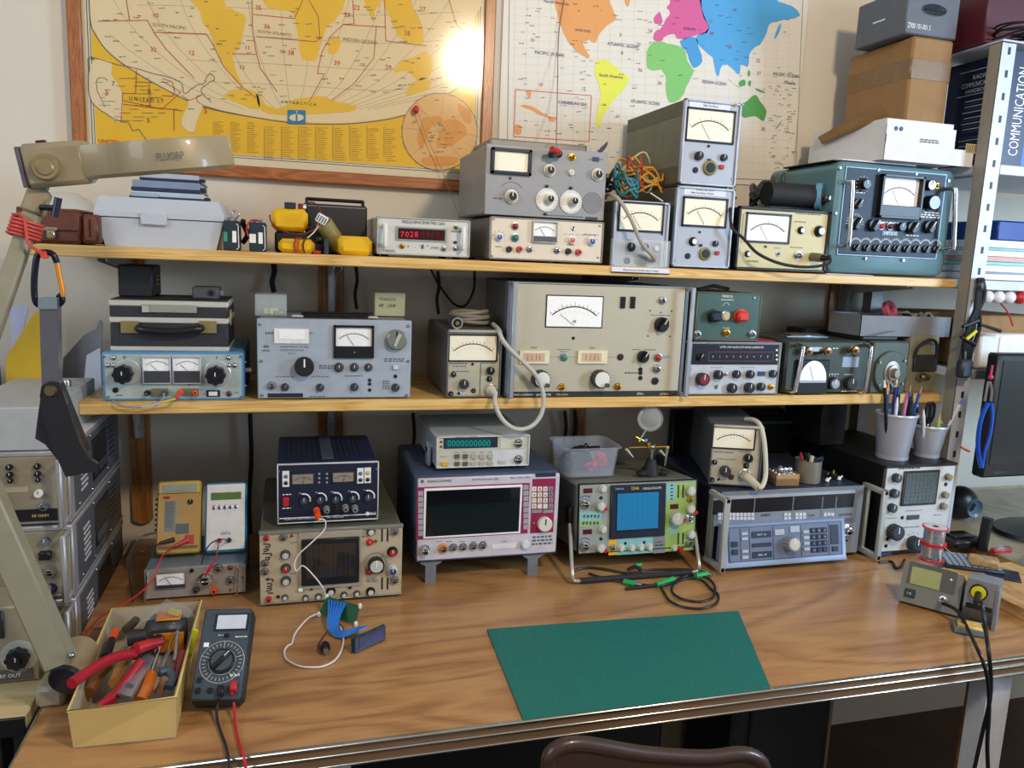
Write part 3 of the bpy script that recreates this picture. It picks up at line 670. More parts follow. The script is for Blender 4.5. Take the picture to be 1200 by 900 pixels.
for i in range(9):
    for j in range(9):
        if (i-4)**2+(j-4)**2 < 18: D.let.add([(c[0]+(i-4)*2.2*k-.3*k,-D.t-.0014,c[1]+(j-4)*2.2*k-.3*k),(c[0]+(i-4)*2.2*k+.3*k,-D.t-.0014,c[1]+(j-4)*2.2*k-.3*k),(c[0]+(i-4)*2.2*k+.3*k,-D.t-.0014,c[1]+(j-4)*2.2*k+.3*k),(c[0]+(i-4)*2.2*k-.3*k,-D.t-.0014,c[1]+(j-4)*2.2*k+.3*k)],[(0,1,2,3)],INKG)
D.arcline(598.5,230.5,16,-.9,.9,.5,INKG)
D.dash((640,252,683,254.5),INKG,9); D.rect((685.5,254.5,699.5,258),M('#3a3b3d',.4),'name_plate',.001)
D.done(); GEN = D; zg = D.top
def cable(name,label,cat,pts,r,m,group=None,n=8,smooth=5,ends=None):
    b = MB(); b.tube(pts,r,m,n,smooth=smooth)
    o = b.obj(name); tag(o,label,cat,group); return rebase(o)
# red banana plug on black binding post with a thread going up the wall
c = GEN.P(646,181); q = GEN.p+Vector((c[0],-.004,c[1]))
b = MB(); b.cyl(q,q+Vector((0,-.028,0)),.008,BLACK,12); b.cyl(q+Vector((.008,-.018,.002)),q+Vector((-.012,-.034,.006)),.0075,RED,12,.006); b.ball(q+Vector((.011,-.012,0)),.008,BLACK,10)
single(b,'terminal_clamp','red and black clamp terminal at the top of the grey generator','clamp')
# thin brown thread from plug up along the poster
cable('antenna_wire','thin brown wire running up over the paper map','wire',[q+Vector((0,-.03,.01)),aty(652,160,-.2),aty(653,120,-.06),aty(654,60,-.012),aty(656,30,-.010),aty(663,-10,-.010)],.0011,M('#8a5a44',.5),n=6)
cable('antenna_wire','thin thread hanging from the red map pin behind the frequency meter','wire',[aty(489,131,-.030),aty(500,160,-.031),aty(518,200,-.034),aty(538,255,-.05),aty(539,268,-.055)],.0008,M('#9a7a5a',.5),n=6)
# brownish grey flat instrument on top of the generator, further back
PD = Dev('flat_instrument','flat grey metal box lying on top of the grey generator','equipment',zg+.001,(574,172),(690,181),(573,161),.16,y=-.16)
PD.case(M('#8b857a',.5,.2)); b = MB(); b.box((PD.Wd-.008,-.006,0),(PD.Wd+.002,0,PD.H),M('#a9b6c2',.4,.4),.001); PD.put(b,'corner_strip')

# ----- millivoltmeters of one family
METC = mat('meter_case_olive','#77745f',.5,.1,var=.08,scale=20)
METP = mat('meter_panel_blue_grey','#a9aeb8',.42,.1,var=.03)
FRM = mat('meter_frame_alu','#b9c0cc',.35,.4)
def millivoltmeter(name,label,cat,z,bl,br,tl,y,depth,mq,kn,caption=None,pm=METP,cm=METC,fm=FRM,yaw=0,lift=0,vstr=None,frame=.0048,stripes=True,face=DIALC):
    D = Dev(name,label,cat,z,bl,br,tl,depth,y=y,yaw=yaw,lift=lift)
    D.case(cm,inset=.002,y0=.002,feet=True)
    if stripes:
        for k,(a,b_) in enumerate(((.0,.22),(.80,.99))):
            for sx in (.0015,D.Wd-.0025):
                b = MB(); b.box((sx,.006,D.H*a+.003),(sx+.0012,depth-.004,D.H*b_),M('#5b5748',.5),0); D.put(b,'side_band')
    D.panel(pm,.003,ins=(frame,frame*.6,frame,frame*.6)); D.rim(fm,frame,.007)
    D.meter(mq,face,M('#1d2333',.35),2.0,proud=.0045)
    for (x,y_,r,st,m1,m2) in kn: D.knob(x,y_,r,st,m1,m2,name='knob' if st in ('plain','cap','bar','fluted') else ('socket' if st in ('jack','hole','post') else ('button' if st == 'button' else 'lamp')))
    return D
# clear stand in front; lower left meter
D = millivoltmeter('millivoltmeter','millivoltmeter behind a clear plastic stand with label strip','millivoltmeter',ZT,(715.5,311),(779,313),(721,234),-.322,.22,(723.5,237,777,272),
    [(754,289.5,4,'fluted',BLACK,None),(775,274.5,1.2,'screw',INK,INK),(751,306,6.5,'hole',BLACK,M('#8a7f4a',.4,.4)),(734,305.5,3,'hole',BLACK,BLACK),(768,291,3,'plain',KWHITE,None),(765,301,2.4,'button',RED,None),(737,289.5,5,'fluted',BLACK,None)])
D.dash((728,280,742,282),INKG,3); D.txt(748,241,'mV',2.6,INK); D.done(); MVA = D
b = MB(); CLEAR = mat('clear_plastic','#e6eef0',.08,0,var=0,trans=.0,alpha=.15)
x0,x1 = D.p.x-.004,D.p.x+D.Wd+.004; yb = YS-.0005
lab = mat('label_white','#d9dbe6',.5,var=0)
b.box((x0,-.3355,ZT),(x1,-.3325,ZT+.058),CLEAR,.001); b.box((x0,-.3325,ZT),(x0+.002,-.325,ZT+.058),CLEAR); b.box((x1-.002,-.3325,ZT),(x1,-.325,ZT+.058),CLEAR); 
for k in range(5): b.box((x1-.008-k*.0035,-.3368,ZT+.002),(x1-.0072-k*.0035,-.3356,ZT+.056),mat('clear_edge','#f2f6f6',.2,var=0))
o = single(b,'display_stand','clear plastic sheet standing before the left millivoltmeter','plastic stand')
b = MB(); b.box((x0,-.3385,ZT-.012),(x1,-.3355,ZT-.002),lab,.0005); b.box((x0,-.3385,ZT-.014),(x1,-.3352,ZT-.012),BLACK); b.text('Maximum permissible input voltage',(x0+x1)/2,ZT-.007,.0042,INK,-.3388,maxw=(x1-x0)*.9)
single(b,'shelf_label','white printed strip label on the edge of the upper shelf','label')
MK = lambda ox,oy: [(809+ox,183.5+oy,3.6,'fluted',BLACK,None),(822+ox,171.5+oy,1.3,'screw',INK,INK),(823+ox,187+oy,1.6,'button',BLACK,None),(840+ox,185+oy,3,'plain',KWHITE if oy else BLACK,None),(808+ox,199.5+oy,2.6,'hole',BLACK,BLACK),(828+ox,197+oy,5.6,'hole',BLACK,M('#8a7f4a',.4,.4)),(842+ox,196+oy,2.4,'button',RED,None)]
kl = MK(0,0); kl = [(kl[i][0]-3,kl[i][1]+100.5,*kl[i][2:]) for i in range(7)]
kl[0] = (811,283,4.2,'cap',BLACK,KWHITE)
DC = millivoltmeter('millivoltmeter','lower of the two stacked millivoltmeters with paper title strip','millivoltmeter',ZT,(786,309.5),(853,311),(793,217.5),-.325,.30,(798.5,231.5,851,266.5),kl,lift=.004)
SLIP = mat('title_paper','#d6d9df',.5,var=0)
DC.rect((801,219.5,850,229.5),SLIP,'title_strip',.0008); DC.txt(825,222.5,'LEVEL No 5041',2.4,y0=-.0042,maxw=26); DC.txt(822,226.5,'Milli Volt Meter 10 kHz',2.0,y0=-.0042,maxw=32)
DC.knob(851,221.5,1.7,'screw',BRASS)
for q in ((796,220),(857,222.5),(790,305),(850,307)): DC.knob(*q,1.4,'screw',STEEL,L=.0015,name='screw')
DC.done()
DB = millivoltmeter('millivoltmeter','tall upper millivoltmeter stacked highest in front of the paper map','millivoltmeter',DC.top+.004,(795,211),(860.5,213),(799,115),-.325,.30,(802.5,128,860,168),
    [(817,183,4.6,'fluted',BLACK,None),(829.5,171.5,1.5,'screw',INK,INK),(830,188,1.8,'button',M('#20304c',.4),None),(846.5,185,3.6,'plain',BLACK,None),(814,199.5,2.6,'hole',BLACK,BLACK),(830.5,197,6.4,'hole',BLACK,M('#8a7f4a',.4,.4)),(844,196,2.6,'button',RED,None)])
DB.rect((807,117.5,855,129),SLIP,'title_strip',.0008); DB.txt(834,121,'LEVEL No 5041',2.4,y0=-.0042,maxw=26); DB.txt(832,124.7,'Milli Volt Meter',2,y0=-.0042,maxw=30); DB.knob(860,123.5,1.9,'screw',BRASS)
for q in ((804,118),(866,122),(797,205.5),(857,210)): DB.knob(*q,1.4,'screw',STEEL,L=.0015,name='screw')
b = MB(); b.box((.01,.005,DB.H-.0005),(DB.Wd+.012,.16,DB.H+.0022),M('#c3c8d2',.4),.001); DB.put(b,'loose_lid'); DB.done()
b = MB(); b.box((DC.p.x+.002,-.32,DC.top),(DC.p.x+DC.Wd-.002,-.04,DC.top+.0038),BLACK); single(b,'rubber_pad','thin black pad between the two stacked millivoltmeters','pad')
# cream meter in black frame
DDm = millivoltmeter('level_meter','cream level meter in a black rounded frame beside the green voltmeter','level meter',ZT,(859.5,308.5),(966,312),(863,241),-.325,.22,(872,250,925,285),
    [(937.5,270,3.4,'cap',BLACK,KWHITE),(896,289,1.3,'screw',INK,INK),(958.5,271,5,'cap',BLACK,KWHITE),(911,297.5,2.2,'hole',BLACK,None),(934,299.5,3.6,'jack',STEEL,None),(875,297.5,3,'cap',M('#1d2748',.4),KWHITE),(959,303,0.1,'screw',STEEL,None)],
    pm=mat('panel_straw','#cdc293',.5,var=.03),cm=BLACKM,fm=mat('frame_black','#1b1a1c',.45),lift=.003,stripes=False,frame=.006,face=DIALW)
DDm.dash((932,250,962,252),INKG,8); DDm.dash((930,259,944,261),INKG,4); DDm.txt(881,306,'GRUNDIG',2.2,INK,maxw=14); DDm.dash((925,289,940,291),INKG,4); DDm.dash((906,290,914,291.5),INKG,3)
DDm.rect((869,250.5,872,284),M('#b9b594',.4),'side_slide',.002); DDm.done()
# connector and black cable looping across the cream meter
c0 = DDm.P(952,301); q = DDm.p+Vector((c0[0],0,c0[1]))
b = MB(); b.cyl(q+Vector((-.004,-.004,0)),q+Vector((.001,-.035,-.002)),.010,M('#6b6248',.5),14); b.cyl(q+Vector((.001,-.035,-.002)),q+Vector((.006,-.052,-.003)),.008,BLACK,12,.004)
b.tube([q+Vector((.006,-.050,-.003)),aty(972,300,-.385),aty(971,309,-.39),aty(945,313,-.385),aty(915,309,-.375),aty(888,297,-.37),aty(872,280,-.36),aty(858,267,-.352),aty(856,245,-.33),aty(858,235,-.25),aty(862,232,-.22)],.0034,RUBBER,8)
single(b,'test_lead','black cable with olive connector plugged into the cream level meter','cable')
# ================================================================ rest of the upper shelf
def block(name,label,cat,z,bl,br,tl,depth,m,y=None,bev=.003,yaw=0,lift=0,group=None,mainname='body'):
    D = Dev(name,label,cat,z,bl,br,tl,depth,y=y,yaw=yaw,lift=lift,group=group); D.t = 0
    b = MB(); b.box((0,0,0),(D.Wd,depth,D.H),m,bev); D.put(b,mainname); return D
# green tube voltmeter
GC = mat('case_blue_green','#587a80',.38,.15,coat=.3,var=.05,scale=12)
D = Dev('tube_voltmeter','big blue-green voltmeter with rounded case and two chrome handles','voltmeter',ZT,(968,319),(1106,321),(975,187),.27,y=-.33,lift=.004)
def round_box(W_,H,y0,y1,r,m,b,edge=.012):
    """box with rounded outline and softened front"""
    def outline(i):
        P_ = []; rr = max(r-i,.002)
        for cx,cz,a0 in ((W_-i-rr,H-i-rr,0),(i+rr,H-i-rr,PI/2),(i+rr,i+rr,PI),(W_-i-rr,i+rr,3*PI/2)):
            for k in range(7): a = a0+PI/2*k/6; P_.append((cx+rr*math.cos(a),cz+rr*math.sin(a)))
        return P_
    rings = [(y0,edge),(y0+edge*.3,edge*.3),(y0+edge,0),(y1-edge,0),(y1,edge)]
    vs = []; fs = []
    for y,i in rings: vs += [(a,y,c) for a,c in outline(i)]
    n = 28
    for j in range(4):
        for i in range(n): fs.append((j*n+i,j*n+(i+1) % n,(j+1)*n+(i+1) % n,(j+1)*n+i))
    fs += [tuple(range(n)),tuple(range(4*n,5*n))]; b.add(vs,fs,m)
b = MB(); round_box(D.Wd,D.H,0,.27,.022,GC,b,.01); D.put(b,'case'); D.t = .004
x0,z0,x1,z1 = D.R4(987,201,1103,301)
PB = mat('panel_black_blue','#1c2939',.5,.1)
b = MB(); b.box((x0-.003,-.003,z0-.003),(x1+.003,.002,z1+.003),M('#7f8c92',.45,.5),.001); D.put(b,'panel_rim')
b = MB(); b.box((x0,-.004,z0),(x1,.002,z1),PB,.001); D.put(b,'front_panel')
D.meter((1027,206,1076,257),DIALW,BLACK,2.6,.30,BLACK,proud=.014)
b = MB(); c = D.P(1052,232); b.text('V',c[0],c[1],.004,INK,-.0066); D.put(b,'scale_mark') if False else None
D.knob(1010,216.5,6,'cap',BLACK,M('#2c4658',.35)); D.ringticks(1010,216.5,7,INKW,11); D.knob(1003,239,5,'bar',BLACK,INKW); D.knob(1000,262,6.4,'bar',BLACK,INKW); D.ringticks(1000,262,8,INKW,13,-1.6,1.6,2.4)
D.knob(1021,264,6.2,'bar',BLACK,INKW); D.knob(1031,265,3,'lamp',RED); D.knob(1041,265.5,3,'lamp',M('#5a1016',.3)); D.knob(1053,266,4.2,'plain',BLACK); D.knob(1066,267,6,'bar',BLACK,INKW); D.knob(1086,266,6.2,'bar',BLACK,INKW)
D.knob(1086,217.5,5,'plain',BLACK,KWHITE); D.knob(1087,238,7,'plain',M('#14171c',.15)); D.knob(1097,218,2.2,'jack',BRASS)
for i in range(9):
    x = 1001+i*12.0-i*.35; D.ringticks(x,287+i*.3,6.4,INKW,9,-1.1,1.1,1.2); D.knob(x,290+i*.3,3.6,'bar',BLACK,INKW); D.arcline(x,287+i*.3,6.0,-1.1,1.1,.4,INKW)
D.rect((1032,271,1050,276),M('#1b2027',.3),'name_plate',.0012); D.txt(1041,273.5,'METRIX',3,INKW,maxw=15,y0=-.0055)
for q in ((983,197),(1028,199.5),(1072,204),(978,250),(1013,303),(1057,305),(1110,212)): D.knob(*q,1.5,'screw',STEEL,L=.002,name='screw')
D.dash((1029,260,1060,262),INKW,6); D.dash((1078,248,1100,256),INKW,4,3); D.dash((1002,225,1012,227),INKW,2); D.dash((1060,275,1075,277),INKW,3)
tube_handle(D,988,213.5,288,CHROME,.034,.0055,-5); tube_handle(D,1107,222,292,CHROME,.034,.0055,-3)
for k in range(3): D.rect((1078,228+k*9,1081,232+k*9),BLACK,'push_button',.004)
D.done(); VT = D
# paper under it
p0 = atz(975,322,ZT); 
b = MB(); b.add([(D.p.x+.0,-.334,ZT+.0006),(D.p.x+.13,-.333,ZT+.0006),(D.p.x+.13,-.23,ZT+.0006),(D.p.x,-.23,ZT+.0006),(D.p.x+.0,-.334,ZT+.0022),(D.p.x+.13,-.333,ZT+.0016),(D.p.x+.13,-.23,ZT+.0022),(D.p.x,-.23,ZT+.0022)],[(0,1,2,3),(4,5,6,7),(0,1,5,4),(1,2,6,5),(2,3,7,6),(3,0,4,7)],lab)
single(b,'paper_sheet','white paper sheet lying under the blue-green voltmeter','paper')
# black cylinder with blue end on the cream meter
zt = DDm.top; c = aty(958,231,-.285); a = aty(898,229,-.285); r = .031
b = MB(); root = empty('wound_cylinder','black cylinder with blue end disc lying between cream meter and voltmeter','component',(a.x,-.285,zt))
b.cyl((a.x,-.285,zt+r+.004),(c.x-.004,-.285,zt+r+.004),r-.004,BLACKM,24); world_part(b,'barrel',root)
b = MB(); b.cyl((c.x-.004,-.285,zt+r+.004),(c.x+.006,-.294,zt+r+.004),r+.001,M('#5f95b4',.35),28); b.prism([(c.x-.004,zt),(c.x+.004,zt),(c.x+.004,zt+.02),(c.x-.004,zt+.02)],-.307,-.263,M('#5f95b4',.35)) if False else 0; world_part(b,'end_disc',root)
b = MB(); b.cyl((c.x,-.285,zt+r),(c.x+.006,-.312,zt+r),.007,BRASS,12); b.cyl((c.x+.006,-.312,zt+r),(c.x+.008,-.322,zt+r),.005,STEEL,12); world_part(b,'connector',root)
# wires on the cream meter
def coil(name,label,c,rx,ry,turns,r,m,seed,jz=.006,z0=None,cat='cable',tiltx=0,group=None):
    rnd = random.Random(seed); pts = []; N = int(10*turns); ph = rnd.uniform(0,6)
    for i in range(N):
        a = 2*PI*i/10+ph; k = 1+rnd.uniform(-.1,.1); dz = abs(rnd.uniform(0,jz))+i/N*jz
        pts.append((c[0]+rx*k*math.cos(a),c[1]+ry*k*math.sin(a),c[2]+r+dz+tiltx*math.sin(a)*.5+abs(tiltx)*.5))
    b = MB(); b.tube(pts,r,m,6,smooth=4); return single(b,name,label,cat,group)
q = aty(890,232,-.18); coil('cable_coil','grey black braided cable coil on the cream meter',(q.x,-.2,zt),.03,.035,6,.0045,M('#4c4d50',.6),3,.034,tiltx=.0)
q = aty(912,235,-.25); coil('wire_bundle','thin brown and black wires bunched beside the black cylinder',(q.x,-.232,zt),.022,.018,6,.0012,M('#3a2c1e',.5),4,.045)
# cables on the left millivoltmeter
zt = MVA.top; cx,cy = aty(745,228,-.22).x,-.22
coil('wire_coil','teal wire coil hanging over the left millivoltmeter',(aty(733,222,-.26).x,-.26,zt),.026,.03,4.5,.0028,M('#1e7480',.45),11,.03,tiltx=.03)
coil('wire_coil','orange wire loops on the left millivoltmeter',(cx+.01,-.22,zt),.05,.05,4.3,.0022,M('#d89a33',.45),12,.05,tiltx=.035)
coil('wire_coil','pale yellow wire loops on the left millivoltmeter',(cx+.02,-.20,zt),.042,.045,3.2,.0020,M('#d9d08a',.45),13,.055,tiltx=.02)
coil('wire_coil','small red wire loop among the loops on the left millivoltmeter',(cx-.015,-.24,zt),.014,.03,2,.0026,M('#b0402c',.45),14,.05,tiltx=.02)
coil('wire_coil','black cable bundle beside the grey signal generator',(cx-.045,-.17,zt),.02,.03,3,.004,BLACK,15,.04)
b = MB(); b.cyl(aty(762,226,-.27),aty(777,236,-.29),.0016,M('#e6dfd2',.5),8); single(b,'probe_tip','thin white wire end sticking out over the left millivoltmeter','wire')
# grey probe cable into that meter
c = MVA.P(763,306); q = MVA.p+Vector((c[0]-.003,0,c[1]))
cable('probe_cable','thick beige cable plugged into the left millivoltmeter','cable',[q+Vector((0,-.002,0)),q+Vector((0,-.022,.006)),aty(752,285,-.362),aty(740,258,-.36),aty(727,236,-.35),aty(718,229,-.33),aty(712,228,-.28),aty(709,232,-.2)],.0042,M('#a59e8c',.5))
# white paper/box pile standing on the voltmeter
zt = VT.top
b = MB(); x = VT.p.x; b.box((x+.0,-.315,zt),(x+.22,-.12,zt+.003),BLACKM,.001); b.box((x+.02,-.318,zt+.003),(x+.23,-.10,zt+.006),lab,.001); single(b,'folder','thin dark folder with papers lying on the blue-green voltmeter','folder')
CARDW = mat('card_white','#d6d3d2',.6,var=.03); CARD = mat('cardboard','#8f6d45',.75,var=.06,scale=30); CARDL = mat('cardboard_tape','#7b5e38',.35,var=.08,coat=.3)
D = Dev('open_carton','flat white carton with its lid flap open, under the taped cardboard box','carton',zt+.0065,(1037,171),(1118,181),(1037,156.5),.28,y=-.345); D.t = .001
Wd,H = D.Wd,D.H
b = MB(); b.box((0,0,0),(Wd,.28,.0015),CARDW); b.box((0,0,0),(Wd,.0015,H*1.4),CARDW); b.box((0,0,0),(.0015,.28,H),CARDW); b.box((Wd-.0015,0,0),(Wd,.28,H*1.4),CARDW); b.box((0,.2785,0),(Wd,.28,H),CARDW)
D.put(b,'tray')
b = MB(); b.box((.0,-.0012,.001),(Wd+.055,-.0002,H*.66),CARDW); D.put(b,'front_flap')
b = MB(); x0,z0,x1,z1 = D.R4(1131,169,1149,180); b.box((x0,-.0017,z0),(x1,-.001,z1),M('#c8b48a',.6)); 
for i in range(8): b.box((x0+.002+i*(x1-x0-.004)/8,-.002,z0+.002),(x0+.002+(i+.5)*(x1-x0-.004)/8,-.0016,z1-.002),M('#6a5a45',.6))
D.put(b,'barcode_label')
for k in range(2): D.knob(1050+k*6,150.5+k*.5,2.2,'screw',M('#3c4c7a',.5),L=.0006,name='sticker')
D.dash((1078,163,1100,168),INKG,4,2); D.done()
b = MB(); A_ = [aty(1029,121,-.325),aty(1041,133,-.335),aty(990,154,-.22),aty(962,167,-.13),aty(958,161,-.10)]; A2 = [p+Vector((.004,.0,-.004)) for p in A_]
b.add(A_+A2,[(0,1,2,3,4),(9,8,7,6,5)]+[(k,(k+1) % 5,(k+1) % 5+5,k+5) for k in range(5)],CARD); world_part(b,'side_flap',D.root)
b = MB(); b.box((.002,.004,.002),(Wd-.006,.27,H+.036),CARDW,.001); D.put(b,'inner_box')
zc = zt+.0065+H+.0365
X_ = aty(1062,122,-.30).x
D = block('cardboard_box','brown cardboard box closed with shiny brown tape','box',zc,(1062,123),(1109,131),(1066,40),.22,CARD,y=-.30,bev=.006)
Wd,H = D.Wd,D.H
b = MB(); b.box((-.0008,-.0008,H*.50),(Wd+.0008,.2208,H*.76),CARDL,.004); D.put(b,'tape')
b = MB(); b.box((Wd*.12,-.0012,H*.76),(Wd*.88,-.0004,H*.77),CARDL); D.put(b,'seam') if False else None
BG = mat('box_slate','#5b5e66',.5,var=.04)
D = block('storage_box','slate grey storage box with oval hand hole on top of the pile','box',D.top+.001,(1060,37),(1121,43),(1062,-18),.17,BG,y=-.30,bev=.003)
c = D.P(1095,12); b = MB(); k = D.sc(1095,12); b.lathe([(1,0),(1,.001),(.9,.0015),(.86,0)],M('#33353b',.6),Matrix.Translation((c[0],0,c[1])) @ Matrix.Diagonal((15*k,1,5.5*k,1)) @ YF,28)
for i in range(5): b.box((c[0]-11*k,-.0018,c[1]-3.4*k+i*1.5*k),(c[0]+11*k,-.001,c[1]-2.8*k+i*1.5*k),M('#282a2f',.6))
D.put(b,'hand_hole'); D.txt(1077,31,'Z900 101-001 S',5,INKW,maxw=27); D.done()
b = MB(); T = Matrix.Translation((0,.1,.0)); b.box((-.0008,.07,D.H*.45),(0,.11,D.H*.48),INKW); D.put(b,'side_label')

# ---------- left half of the upper shelf
LEA = mat('leather_brown','#5f3322',.45,bump=.3,var=.12,scale=60)
D = block('leather_satchel','brown leather satchel with metal push lock at the left end','satchel',ZT,(20,284),(96,285),(20,244),.14,LEA,y=-.325,bev=.007)
Wd,H = D.Wd,D.H
b = MB(); b.box((.002,-.004,H*.40),(Wd-.002,0,H*.98),LEA,.002); b.box((.002,-.004,H*.95),(Wd-.002,.12,H+.003),LEA,.002); D.put(b,'flap')
b = MB(); b.box((Wd+.0,.002,.002),(Wd+.028,.13,H*.93),LEA,.004); b.box((Wd+.004,-.002,H*.12),(Wd+.024,.002,H*.86),M('#6d3b27',.45,bump=.3),.002); D.put(b,'side_pocket')
b = MB(); b.box((Wd+.013,-.0035,H*.25),(Wd+.0155,-.0018,H*.78),M('#26150e',.6)); D.put(b,'strap')
x0,z0,x1,z1 = D.R4(55,270,66,280); b = MB(); b.box((x0-.008,-.0055,z1),(x1+.003,-.0035,z1+.006),M('#a9977a',.35,.7),.001); b.box((x0,-.009,z0),(x1,-.0035,z1+.002),STEEL,.004); b.cyl(((x0+x1)/2,-.009,(z0+z1)/2),((x0+x1)/2,-.011,(z0+z1)/2),.004,BRASS,12); D.put(b,'lock')
b = MB(); b.box((.004,-.0046,H*.41),(Wd-.004,-.0036,H*.425),M('#26150e',.6)); D.put(b,'seam'); zs = D.top
BAG = mat('clear_film','#dfe6ea',.12,var=0,alpha=.30)
p0,p1 = aty(32,240,-.25),aty(112,240,-.25)
b = MB(); n = 14; rnd = random.Random(2); vs = []
for i in range(n+1):
    for j in range(9):
        x = p0.x+(p1.x-p0.x)*i/n; y = -.30+.13*j/8; h = math.sin(PI*i/n)**.5*math.sin(PI*j/8)**.7*.032+rnd.uniform(0,.003)
        vs.append((x,y,zs+.0035+h))
fs = [(i*9+j,i*9+j+1,(i+1)*9+j+1,(i+1)*9+j) for i in range(n) for j in range(8)]; b.add(vs,fs,BAG); single(b,'blister_pack','clear plastic blister pack lying on the leather satchel','packaging')
PG2 = mat('toolcase_grey','#b7bcc4',.45,var=.02)
D = Dev('tool_case','light grey plastic tool case with a latch','tool case',ZT,(120,288),(257,291),(115,229),.23,y=-.30); Wd = D.Wd; H = D.H; D.t = .004
def taper(b,x0,x1,z0,z1,y0,y1,e,m,e2=None):
    """block whose bottom is narrower by e (or top by e2)"""
    e2 = 0 if e2 is None else e2
    vs = [(x0+e,y0+e*.4,z0),(x1-e,y0+e*.4,z0),(x1-e,y1,z0),(x0+e,y1,z0),(x0+e2,y0+e2*.4,z1),(x1-e2,y0+e2*.4,z1),(x1-e2,y1,z1),(x0+e2,y1,z1)]
    b.add(vs,[(0,1,2,3),(4,5,6,7),(0,1,5,4),(1,2,6,5),(2,3,7,6),(3,0,4,7)],m)
b = MB(); taper(b,-.010,Wd+.008,0,H*.58,0,.23,.014,PG2); D.put(b,'base')
b = MB(); taper(b,-.012,Wd+.010,H*.60,H*.70,-.003,.233,.0,PG2); taper(b,-.012,Wd+.010,H*.70,H,-.003,.233,0,PG2,.010); D.put(b,'lid')
x0,z0,x1,z1 = D.R4(165,250,196,264); b = MB(); b.box((x0,-.008,z0),(x1,.004,z1),PG2,.002); D.put(b,'latch'); zs = D.top
for i,(lb,q,m,dy) in enumerate((('silver box with dark blue frame lying directly on the grey tool case',((153,234),(239,236),(152,223)),M('#bcc8d6',.3,.3),0),('flat dark blue drive box, middle of the three on the grey tool case',((155,220),(234,221),(155,210)),M('#8494aa',.35,.3),.01),('topmost pale metal box of the three on the grey tool case',((165,212),(233,214),(186,203)),M('#c2ccd8',.3,.5),.02))):
    D = block('drive_box',lb,'device',zs+.001,*q,.15,m,y=-.26+dy,bev=.001,group='small metal boxes on the tool case'); zs = D.top
    b = MB(); f = M('#24304a',.4); b.box((-.002,-.002,0),(D.Wd+.002,.152,D.H*.35),f,.001); D.put(b,'tray')
    b = MB(); b.box((D.Wd,.01,D.H*.2),(D.Wd+.010,.03,D.H*.6),f,.001); D.put(b,'tab')
    if i == 0:
        b = MB(); b.box((.002,-.003,D.H*.25),(D.Wd*.38,-.0005,D.H*.75),M('#8fa3ae',.4),.0005); D.put(b,'cover'); 
# gel batteries
BATM = mat('battery_dark','#20303a',.45)
def battery(lb,bl,br,tl,teal):
    D = block('battery',lb,'battery',ZT,bl,br,tl,.06,BATM,y=-.31,bev=.002,group='dark rechargeable batteries on the upper shelf'); W_,H = D.Wd,D.H
    b = MB(); b.box((W_*.03,-.0006,H*.30),(W_*.24,-.0001,H*.62) if teal else (W_*.4,-.0001,H*.6),M('#2f8f7a',.5) if teal else INKW); b.box((W_*.55,-.0006,H*.28),(W_*.8,-.0001,H*.66),INKW); D.put(b,'label')
    b = MB(); b.tube([(W_*.8,-.0008,H*.9),(W_*.92,-.0008,H*.85),(W_*.94,-.0008,H*.1),(W_*.8,-.0008,H*.05)],.0008,INKW,5,smooth=1); D.put(b,'stripe')
    b = MB(); 
    for k in (.3,.7): b.box((W_*k-.003,.02,H),(W_*k+.003,.03,H+.006),STEEL)
    D.put(b,'terminal')
    return D
B1 = battery('leftmost dark battery with a teal mark, beside the grey tool case',(262,292),(281,292.5),(262,258),True)
B2 = battery('dark battery with two white label marks between the teal-marked battery and the yellow packs',(292,293.5),(312,294),(292,260),False)
q = B1.p; z = B1.top
b = MB(); b.tube([(q.x+.02,-.29,z+.004),(q.x+.028,-.29,z+.014),(q.x+.016,-.285,z+.018),(q.x+.015,-.29,z+.006)],.002,STEEL,6); single(b,'wire_loop','bare wire loop on top of the teal-marked battery','wire')
cable('battery_lead','black cable lying between the two dark batteries','cable',[(B1.p.x+.035,-.28,B1.top+.002),aty(285,262,-.28),aty(290,275,-.25),aty(284,285,-.25)],.005,BLACK)
cable('battery_lead','red wire hanging beside the second dark battery','wire',[(B2.p.x+.02,-.29,B2.top+.003),aty(295,258,-.30),aty(289,266,-.315),aty(291,277,-.32)],.0016,RED)
YB = mat('battery_yellow','#e3b219',.3,var=.03)
def pack(lb,bl,br,tl,z,y,d,yaw=0,rows=0):
    D = Dev('battery_pack',lb,'battery pack',z,bl,br,tl,d,y=y,yaw=yaw,group='yellow battery packs on the upper shelf'); D.t = 0
    b = MB(); b.box((0,0,0),(D.Wd,d,D.H),YB,min(.009,D.H*.3)); D.put(b,'shell')
    b = MB(); b.box((D.Wd-.0,d*.3,D.H*.35),(D.Wd+.006,d*.7,D.H*.7),BLACK,.001); D.put(b,'plug'); return D
YB1 = pack('lower yellow battery pack wound with red and black wire',(326,296),(369,297),(326,279),ZT,-.31,.045)
YB2 = pack('tilted yellow battery pack at the right, in front of the black radio case',(397,299),(437,302),(398,276),ZT,-.325,.06,.12)
b = MB(); s_ = aty(322,285,-.25); b.box((s_.x,-.26,ZT),(aty(372,285,-.25).x,-.19,YB1.top+.014),M('#17191d',.5),.004); o = single(b,'charger_box','black box hidden behind the lower yellow battery pack','device')
zt = YB1.top+.0145
YB3 = pack('upper yellow battery pack resting on the black box',(318,266),(361,268),(318,243),zt,-.265,.06)
YBs = mat('battery_yellow_shade','#c9981a',.35)
